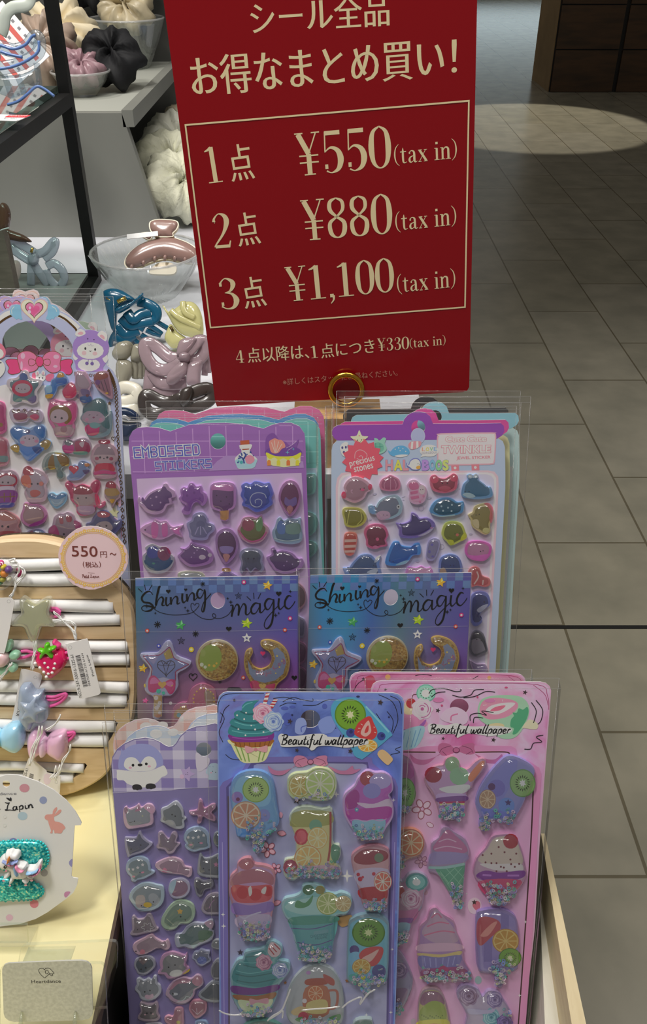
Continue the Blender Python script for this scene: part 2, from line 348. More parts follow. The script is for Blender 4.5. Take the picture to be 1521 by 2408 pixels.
class Art:
    """drawing on a flat place in the coordinates of a view of it; every stroke lies a hair above the last"""
    def __init__(s, pl, z, h=1e-4, mb=None, dh=4e-6): s.pl, s.z, s.h, s.dh = pl, z, h, dh; s.mb = mb or MB()
    def up(s): s.h += s.dh; return s.h
    def L(s, p): return [s.pl(*s.z(*q[:2])) for q in p]
    def sc(s, x, y):
        a, b = s.pl(*s.z(x - 5, y)), s.pl(*s.z(x + 5, y)); return math.hypot(a[0] - b[0], a[1] - b[1]) / 10
    def fill(s, p, c, smooth=True, n=4):
        if isinstance(p, str): p = nums(p)
        if smooth: p = spline(p, True, n)
        s.mb.poly(s.L(p), s.up(), c if not isinstance(c, str) else M(c))
        return s
    def dots(s, t, c, n=14):
        """x,y,r or x,y,rx,ry or x,y,rx,ry,rot"""
        s.up()
        for q in nums(t) if isinstance(t, str) else t:
            s.mb.poly(s.L(ell(q[0], q[1], q[2], q[3] if len(q) > 3 else None, q[4] if len(q) > 4 else 0, n)), s.h, c if not isinstance(c, str) else M(c))
        return s
    def line(s, t, wd, c, closed=False, smooth=True):
        s.up()
        for seg in t.split('|'):
            p = nums(seg)
            if smooth and len(p) > 2: p = spline(p, closed, 5)
            k = s.sc(*p[0][:2])
            s.mb.ribbon([(*q, (o[2] if len(o) > 2 else wd) * k) for q, o in zip(s.L(p), p)], s.h, c if not isinstance(c, str) else M(c), closed, not smooth)
        return s
    def shape(s, p, c, outline=None, wd=4): 
        if outline:
            cx = sum(q[0] for q in p) / len(p); cy = sum(q[1] for q in p) / len(p)
            r = max(math.hypot(q[0] - cx, q[1] - cy) for q in p); k = (r + wd) / r
            s.fill([(cx + (q[0] - cx) * k, cy + (q[1] - cy) * k) for q in p], outline, False)
        return s.fill(p, c, False)
    def text(s, txt, a, b, hpx, c, kind='plain', wd=None, slant=0.0, aniso=None, bold=0.0, halo=None, spread=None):
        """fits the writing's own box: lower left corner at a, lower right at b, hpx high"""
        A, B = s.pl(*s.z(*a)), s.pl(*s.z(*b)); ln = math.hypot(B[0] - A[0], B[1] - A[1])
        ex = ((B[0] - A[0]) / ln, (B[1] - A[1]) / ln); ey = (-ex[1], ex[0]); hh = hpx * s.sc(*a)
        if kind in ('plain', 'bold'):
            V, Fs = fontmesh(txt)
            if bold: V = grow(V, Fs, bold, bold)
            if aniso: V = grow(V, Fs, aniso[0], aniso[1])
            strokes = None
        else:
            strokes, x = [], 0
            for ch in txt:
                if kind == 'serif': wch, t = SERIF[ch]
                elif kind == 'block': wch, t = .95, '|'.join(' '.join('%g,%g' % (p[0] / 6, p[1] / 6) for p in nums(g)) for g in BLOCK[ch].split('|'))
                else: wch, t = SCRIPT[ch]
                for g in t.split('|'):
                    if not g: continue
                    sm = g[0] == 's' or kind == 'script'
                    p = nums(g[1:] if g[0] == 's' else g)
                    if sm and len(p) > 2: p = spline(p, False, 5)
                    st = []
                    for i, q in enumerate(p):
                        t2 = i / max(1, len(p) - 1)
                        st.append((q[0] + x, q[1], q[2] if len(q) > 2 else (wd or .12) * ((.55 + .45 * math.sin(math.pi * t2)) if kind == 'script' else 1)))
                    strokes.append(st)
                x += wch + (.04 if kind == 'serif' else 0)
            V = [(q[0], q[1]) for st in strokes for q in st]
        V = [(q[0] + slant * q[1], q[1]) for q in V]
        x0, x1 = min(q[0] for q in V), max(q[0] for q in V); y0, y1 = min(q[1] for q in V), max(q[1] for q in V)
        kx, ky = ln / (x1 - x0), hh / (y1 - y0)
        def at(x, y): x, y = (x + slant * y - x0) * kx, (y - y0) * ky; return (A[0] + ex[0] * x + ey[0] * y, A[1] + ex[1] * x + ey[1] * y)
        for colr, extra in ([(halo[0], halo[1])] if halo else []) + [(c, 0)]:
            h = s.up(); mat = colr if not isinstance(colr, str) else M(colr)
            if strokes:
                for st in strokes:
                    h = s.h = s.h + 1.5e-6
                    p = [(*at(q[0], q[1]), (q[2] + extra) * (kx if kind == 'serif' else min(kx, ky))) for q in st]
                    if kind == 'serif':      # keep hairlines thin and stems thick along each axis
                        for i in range(len(st)):
                            a2, b2 = st[max(0, i - 1)], st[min(len(st) - 1, i + 1)]
                            dx, dy = abs(b2[0] - a2[0]) * kx, abs(b2[1] - a2[1]) * ky; q = dx / (dx + dy + 1e-9)
                            p[i] = (p[i][0], p[i][1], st[i][2] * (kx * (1 - q) + ky * q))
                    cl = kind == 'block' and len(st) > 3 and math.hypot(st[0][0] - st[-1][0], st[0][1] - st[-1][1]) < .01
                    if cl: p = p[:-1]
                    elif kind == 'block':    # square pen: lengthen the ends by half a stroke
                        (ax, ay, aw), (bx, by, _) = p[0], p[1]; d = math.hypot(ax - bx, ay - by) or 1; p[0] = (ax + (ax - bx) / d * aw / 2, ay + (ay - by) / d * aw / 2, aw)
                        (ax, ay, aw), (bx, by, _) = p[-1], p[-2]; d = math.hypot(ax - bx, ay - by) or 1; p[-1] = (ax + (ax - bx) / d * aw / 2, ay + (ay - by) / d * aw / 2, aw)
                    if len(p) == 2: s.mb.ribbon(p, h, mat)
                    elif kind == 'block': s.mb.ribbon(p, h, mat, cl, True)
                    else: s.mb.ribbon(p, h, mat)
            else:
                W = grow(fontmesh(txt)[0], Fs, extra, extra) if extra else V
                if extra and slant: W = [(q[0] + slant * q[1], q[1]) for q in W]
                sl = slant
                pts = [(A[0] + ex[0] * (x - x0) * kx + ey[0] * (y - y0) * ky, A[1] + ex[1] * (x - x0) * kx + ey[1] * (y - y0) * ky, h) for x, y in W]
                s.mb.add(pts, Fs, mat)
        return s
# ------------------------------------------------------------------ the setting: mall floor, column, lit shop front far down the aisle
ZT, ZY, ZB, ZP = CAMZ - .313, CAMZ - .50, CAMZ - .606, CAMZ - .626      # clip table, yellow board, tray floor, plinth top
FL = flat(0)
def floor_material():
    m, nt, b = nodemat('beige_floor_tile', .27)
    tc = nt.nodes.new('ShaderNodeTexCoord'); sp = nt.nodes.new('ShaderNodeSeparateXYZ'); cb = nt.nodes.new('ShaderNodeCombineXYZ')
    nt.links.new(tc.outputs['Object'], sp.inputs[0])
    for o, i, d in (('Y', 0, 1.867 - .33 - .66 * 10), ('X', 1, .583 - .301 * 20)):
        n = nt.nodes.new('ShaderNodeMath'); n.operation = 'SUBTRACT'; n.inputs[1].default_value = d
        nt.links.new(sp.outputs[o], n.inputs[0]); nt.links.new(n.outputs[0], cb.inputs[i])
    br = nt.nodes.new('ShaderNodeTexBrick'); br.inputs['Scale'].default_value = 1; br.inputs['Brick Width'].default_value = .66; br.inputs['Row Height'].default_value = .301
    br.inputs['Mortar Size'].default_value = .0035; br.inputs['Mortar Smooth'].default_value = .2
    br.inputs['Color1'].default_value = lin('969284', 1); br.inputs['Color2'].default_value = lin('8d8979', 1); br.inputs['Mortar'].default_value = lin('665f4d', 1)
    nt.links.new(cb.outputs[0], br.inputs[0])
    nz = nt.nodes.new('ShaderNodeTexNoise'); nz.inputs['Scale'].default_value = 7; nz.inputs['Detail'].default_value = 5; nt.links.new(tc.outputs['Object'], nz.inputs[0])
    mx = nt.nodes.new('ShaderNodeMix'); mx.data_type = 'RGBA'; mx.blend_type = 'MULTIPLY'; mx.inputs[0].default_value = 1
    nt.links.new(br.outputs['Color'], mx.inputs[6]); nt.links.new(ramp(nt, nz.outputs['Fac'], [(.3, (.78, .78, .76, 1)), (.7, (1.05, 1.03, 1, 1))]), mx.inputs[7])
    nt.links.new(mx.outputs[2], b.inputs['Base Color'])
    bp = nt.nodes.new('ShaderNodeBump'); bp.invert = True; bp.inputs['Strength'].default_value = .4; bp.inputs['Distance'].default_value = .002
    nt.links.new(br.outputs['Fac'], bp.inputs['Height']); nt.links.new(bp.outputs[0], b.inputs['Normal'])
    return m
mb = MB(); mb.box((-8, -3, -.1), (12, 26, 0), floor_material()); fl = mb.build('floor'); tag(fl, kind='structure')
yj = FL.hit(1400, 1475).y
mb = MB(); mb.box((-1, yj - .006, -.02), (9, yj + .006, .0012), M('0c0b0a', .5, k=1)); tag(mb.build('trim_1'), kind='structure')
mcol = noisemat('dark_wood_block', [(.3, '241708'), (.6, '3a2612'), (.8, '2c1c0b')], 3, .5, (1, 1, 6), k=1.7)
mside = noisemat('lit_column_side', [(.3, '8b7350'), (.7, 'a58a62')], 4, .5, k=.9)  # paler tone paints in the lamplight on the column's side face
mb = MB(); x0, y0 = 2.13, 8.95
mb.box((x0, y0, 0), (x0 + .05, y0 + .75, 3.2), mside)
for i in range(4):
    for j in range(9):
        mb.box((x0 + .02 + .62 * i, y0 - .03, .36 * j + .004), (x0 + .62 * i + .60, y0 + .7, .36 * j + .352), mcol)
mb.box((x0 + .01, y0 - .01, 0), (x0 + 2.4, y0 + .72, 3.24), M('0a0705', .6, k=1))
tag(mb.build('wall_column'), kind='structure')
def glow(name, hx, st):
    m = bpy.data.materials.new(name); m.use_nodes = True; b = m.node_tree.nodes['Principled BSDF']
    b.inputs['Emission Color'].default_value = lin(hx); b.inputs['Emission Strength'].default_value = st; b.inputs['Base Color'].default_value = lin(hx, .5); return m
mb = MB(); mb.box((2.7, 19.9, .0), (7.5, 20.1, .5), M('4a4038', .5)); mb.box((2.7, 19.95, .5), (4.9, 20.05, 1.15), glow('lit_window', 'd8ecf2', 2.6)); mb.box((2.7, 19.95, 1.15), (4.9, 20.05, 2.5), M('6a5a48', .5)); mb.box((4.9, 19.95, .5), (7.4, 20.05, 2.5), glow('lit_window_warm', 'ffd9a0', .9))
mb.box((2.7, 19.9, 2.5), (7.5, 20.1, 3.2), M('4a4038', .5)); mb.box((-8, 19.9, 0), (2.7, 20.1, 3.2), M('6a6156', .6)); tag(mb.build('wall_back'), kind='structure')

# ------------------------------------------------------------------ furniture under the goods
blackm = M('0b0b0c', .35, k=1); whitep = M('c9cbd2', .45, k=1.2)
mb = MB(); mb.box((-.85, .488, ZT - .02), (.075, 1.415, ZT), whitep); t = thing('display_table', 'white display table holding bowls and hair claws behind the sticker sheets', 'table', Matrix.Translation((0, 0, 0)))
mb.build('table_top', t); mb = MB(); mb.box((-.82, .50, 0), (.05, 1.40, ZT - .02), M('8a8a86', .6, k=.9)); mb.build('table_base', t)
mb = MB(); mb.box((-.6, .02, ZP - .02), (.16, .455, ZP), blackm); p = thing('display_plinth', 'black plinth under the sticker tray and the yellow board', 'plinth')
mb.build('plinth_top', p); mb = MB(); mb.box((-.58, .04, 0), (.14, .445, ZP - .02), blackm); mb.build('plinth_base', p)
# yellow board, raised on the plinth
ye = noisemat('pale_yellow_board', [(.3, 'dccd8c'), (.48, 'ebdfa6'), (.62, 'efe5b4'), (.8, 'dac986')], 9, .35, detail=6, dist=.6, k=1.1)
mb = MB(); mb.box((-.62, .06, ZY - .008), (-.127, .44, ZY), ye); yb = thing('yellow_display_board', 'pale yellow blotchy display board with a dark brown edge, lying under the hair tie rack', 'board')
mb.build('board_top', yb); mb = MB(); mb.box((-.127, .06, ZY - .012), (-.125, .44, ZY + .0005), M('4a3524', .5, k=1)); mb.build('edge_strip', yb)
mb = MB(); mb.box((-.60, .08, ZP), (-.130, .43, ZY - .008), blackm); mb.build('support', yb)
# pale wooden tray
wl = noisemat('pale_wood', [(.3, 'cdbb93'), (.6, 'd8c8a2'), (.8, 'c4b088')], 30, .5, (6, 1, 6), k=1.1)
wb = noisemat('whitewashed_board', [(.3, 'c8c4b4'), (.6, 'dad7ca'), (.8, 'bdb7a4')], 22, .5, (7, .7, 7), k=1.1)
a, b_ = flat(CAMZ - .505).hit(1272, 1975), flat(CAMZ - .505).hit(1395, 2405)
xr = (a.x + b_.x) / 2
tr = thing('wooden_tray', 'pale wooden tray with a whitewashed floor, its rim running beside the pink sticker sheet', 'tray')
mb = MB(); mb.box((-.112, .06, ZP), (.128, .33, ZB), wb); mb.build('tray_floor', tr)
def slab(pts, z1, z0, mat, name):
    mb = MB(); L = [flat(z1).hit(*q) for q in pts]; mb.prism([(q.x, q.y) for q in L], z0, z1, mat); return mb.build(name, tr)
slab([(1272, 1960), (1281, 1960), (1378, 2408), (1420, 2600), (1375, 2600), (1344, 2408)], CAMZ - .505, ZP, wl, 'rim')
slab([(1266, 2050), (1270, 2050), (1330, 2408), (1362, 2600), (1292, 2600), (1281, 2408)], CAMZ - .535, ZP, wb, 'side_board')
rz = thing('display_riser', 'black stepped riser hidden behind the front sticker sheets, carrying the rear rows', 'riser')
mb = MB(); mb.box((-.11, .343, ZP), (.08, .365, CAMZ - .4298), blackm); mb.build('step', rz); mb = MB(); mb.box((-.11, .366, ZP), (.105, .45, CAMZ - .4352), blackm); mb.build('step', rz)
# ------------------------------------------------------------------ red price sign in its ring stand
PS_ = Pl(760, 945, .57, 7.5, base=(805, 950))
S1, S2 = Zm(380, 0, 2.028), Zm(380, 480, 2.028)
red, cream = M('8c0914', .2, k=1.15, spec=.4), M('ead2a8', .4, k=1.2)
sg = thing('price_sign', 'tall red laminated price sign with cream Japanese lettering, standing behind the sticker sheets', 'sign', PS_.M())
mb = MB(); out = PS_
o = [(370, -110), (506, 945), (510, 956), (800, 938), (1088, 922), (1098, 919), (1103, 910), (1124, -110)]
mb.prism([PS_(*q) for q in o], -.0016, 0, red, M('e6b4ac', .4)); mb.build('board', sg)
A = Art(PS_, S1, 5e-5)
A.text('シール全品', (430, 168), (1087, 122), 138, cream, aniso=(.02, -.006))
A.text('お得なまとめ買い！', (150, 462), (1408, 362), 168, cream, aniso=(.022, -.004))
A.text('1', (226, 872), (292, 864), 155, cream, 'serif'); A.text('点', (335, 868), (447, 852), 160, cream, aniso=(.016, -.006))
A.text('¥550', (650, 838), (1085, 798), 182, cream, 'serif'); A.text('(tax in)', (1114, 793), (1405, 762), 95, cream, 'serif')
A.z = S2
A.text('2', (256, 206), (332, 200), 150, cream, 'serif'); A.text('点', (368, 204), (476, 188), 150, cream, aniso=(.016, -.006))
A.text('¥880', (676, 172), (1090, 138), 178, cream, 'serif'); A.text('(tax in)', (1120, 136), (1402, 106), 96, cream, 'serif')
A.text('3', (290, 501), (362, 495), 142, cream, 'serif'); A.text('点', (398, 500), (504, 484), 145, cream, aniso=(.016, -.006))
A.text('¥1,100', (606, 492), (1102, 446), 186, cream, 'serif'); A.text('(tax in)', (1128, 431), (1398, 402), 96, cream, 'serif')
A.z = PX; A.line('436,294 1102,237 1093,722 495,770', 3.8, cream, True, False); A.z = S2
A.text('4', (358, 757), (395, 754), 60, cream, 'serif'); A.text('点以降は、', (412, 757), (705, 736), 72, cream, aniso=(.012, -.006))
A.text('1', (715, 733), (746, 730), 57, cream, 'serif'); A.text('点につき', (762, 735), (1018, 708), 70, cream, aniso=(.012, -.006))
A.text('¥330', (1030, 700), (1176, 690), 60, cream, 'serif'); A.text('(tax in)', (1186, 690), (1352, 673), 52, cream, 'serif')
A.text('※詳しくはスタッフにお尋ねください。', (580, 864), (1125, 818), 33, M('c4907c', .4, k=1.1), aniso=(0, -.01))
A.mb.build('lettering', sg)
gold = M('c89a3c', .18, 1.0, k=1.2)
PR = PS_.off(.0035)
st = thing('sign_stand', 'brass ring clip on a small wooden block gripping the foot of the red sign', 'sign stand', PS_.M())
def local(p3): return PS_.M().inverted() @ p3
for dn, nm in ((.004, 'ring'), (-.0056, 'ring')):
    mb = MB(); q = PS_.off(dn)
    mb.tube([local(q.hit(*S2(*e))) for e in ell(880, 885, 76, 72, n=28)], .0019, gold, True, 8); mb.build(nm, st)
c = local(PS_.hit(813, 950))
mb = MB(); zt = (ZT - PS_.o.z)
wood = noisemat('block_wood', [(.3, 'b98f58'), (.6, 'd0a76c'), (.8, 'a97f48')], 40, .5, (1, 5, 5), k=1.1)
W = PS_.M().inverted()
def wbox(mb, a, b, mat, W):
    vs = [W @ Vector((x, y, z)) for z in (a[2], b[2]) for x, y in ((a[0], a[1]), (b[0], a[1]), (b[0], b[1]), (a[0], b[1]))]
    mb.add(vs, [(0, 3, 2, 1), (4, 5, 6, 7), (0, 1, 5, 4), (1, 2, 6, 5), (2, 3, 7, 6), (3, 0, 4, 7)], mat)
pb = PS_.hit(790, 952)
wbox(mb, (pb.x - .028, pb.y - .012, ZT), (pb.x + .03, pb.y + .016, pb.z - .004), wood, W); mb.build('wooden_block', st)
# ------------------------------------------------------------------ sticker sheets: card, raised gel stickers, clear sleeve
film = clear('ffffff', .012, .13, .022); filmedge = clear('ffffff', .22, .1, .10)
PAPER = '#'
def clean(p, eps=2e-5):
    o = []
    for q in p:
        if not o or math.hypot(q[0] - o[-1][0], q[1] - o[-1][1]) > eps: o.append(q)
    if math.hypot(o[0][0] - o[-1][0], o[0][1] - o[-1][1]) < eps: o.pop()
    return o
def loc(pl, z, t, smooth=False, n=4):
    p = nums(t) if isinstance(t, str) else t
    if smooth: p = spline(p, True, n)
    return clean([pl(*z(*q)) for q in p])
def card(mb, pts, mat, edge='f2f0ee', hole=None, th=.0007):
    mb.prism(pts, -th, 0, mat, M(edge, .5, k=1), [hole] if hole else ())
def sleeve(parent, pts, H, l=.003, r=.003, t=.0025, taper=0.0, rin=0.0):
    x0, x1 = min(q[0] for q in pts) - l, max(q[0] for q in pts) + r; y0, y1 = min(q[1] for q in pts), max(q[1] for q in pts) + t
    mb = MB(); b = y0 + .0005
    mb.add([(x0, b, -.0012), (x0 + .0015, b, H), (x1 - .0015 - rin, b, H), (x1 - rin, b, -.0012), (x0 + taper, y1, -.0012), (x0 + .0012 + taper, y1 - .003, H * .9), (x1 - .0012, y1 - .003, H * .9), (x1, y1, -.0012)],
           [(1, 2, 6, 5), (0, 1, 5, 4), (2, 3, 7, 6), (5, 6, 7, 4)], film)
    for p in ([(x0 + taper, y1, -.0012), (x1, y1, -.0012)], [(x0, b, -.0012), (x0 + taper, y1, -.0012)], [(x1 - rin, b, -.0012), (x1, y1, -.0012)]):
        mb.tube(p, .00015, filmedge, seg=5)
    mb.tube([(x0 + .0012 + taper, y1 - .003, H * .9), (x1 - .0012, y1 - .003, H * .9)], .00012, filmedge, seg=5)
    return mb.build('clear_sleeve', parent)
def extras(A, ex):
    for e in ex:
        if e[0] == 'd': A.dots(e[1], e[2])
        elif e[0] == 'l': A.line(e[1], e[2], e[3])
        elif e[0] == 'f': A.fill(e[1], e[2])
        elif e[0] == 'p': A.fill(e[1], e[2], False)
        elif e[0] == 's': A.fill(star(*e[1]), e[2], False)
        elif e[0] == 'h': A.fill(heart(*e[1]), e[2], False)
        elif e[0] == 't': A.text(*e[1:])
def gelsticker(parent, pl, z, out, rim, inner, tint, ex=(), H=.004, name='sticker', soft=.95, k=.80, body=.05, n=13, th=.0016):
    p = loc(pl, z, out, True, 3); mb = MB()
    mb.prism(p, .00005, th, M(rim, .3), bottom=False)
    cx = sum(q[0] for q in p) / len(p); cy = sum(q[1] for q in p) / len(p)
    if inner: mb.poly([(cx + (x - cx) * k, cy + (y - cy) * k) for x, y in p], th + .00005, M(inner, .4))
    if ex: extras(Art(pl, z, th + .00008, mb), ex)
    ar = abs(area2(p)) / 2; per = sum(math.hypot(p[i][0] - p[i - 1][0], p[i][1] - p[i - 1][1]) for i in range(len(p)))
    if H == .004: H = min(.0055, max(.0028, 1.05 * ar / per))
    mb.dome(p, H, clear(tint, body, .10, .10), th + .00012 * (1 + .12 * len(ex)), soft, n)
    return mb.build(name, parent)
def gridmat(name, base, line, px, py, wx, ox=0.0, oy=0.0, soft=False):
    """ruled paper: lines every px across and py up, in the sheet's own metres"""
    m, nt, b = nodemat(name, .4); tc = nt.nodes.new('ShaderNodeTexCoord'); sp = nt.nodes.new('ShaderNodeSeparateXYZ'); nt.links.new(tc.outputs['Object'], sp.inputs[0])
    def stripe(o, per, off):
        n = nt.nodes.new('ShaderNodeMath'); n.operation = 'MULTIPLY_ADD'; n.inputs[1].default_value = 1 / per; n.inputs[2].default_value = off + 50; nt.links.new(sp.outputs[o], n.inputs[0])
        f = nt.nodes.new('ShaderNodeMath'); f.operation = 'FRACT'; nt.links.new(n.outputs[0], f.inputs[0])
        g = nt.nodes.new('ShaderNodeMath'); g.operation = 'LESS_THAN'; g.inputs[1].default_value = wx; nt.links.new(f.outputs[0], g.inputs[0]); return g.outputs[0]
    a, c = stripe('X', px, ox), stripe('Y', py, oy)
    q = nt.nodes.new('ShaderNodeMath'); q.operation = 'ADD' if soft else 'MAXIMUM'; nt.links.new(a, q.inputs[0]); nt.links.new(c, q.inputs[1])
    if soft:
        h = nt.nodes.new('ShaderNodeMath'); h.operation = 'MULTIPLY'; h.inputs[1].default_value = .5; nt.links.new(q.outputs[0], h.inputs[0]); q = h
    nt.links.new(ramp(nt, q.outputs[0], [(0, lin(base, KC)), (1, lin(line, KC))]), b.inputs['Base Color'])
    return m
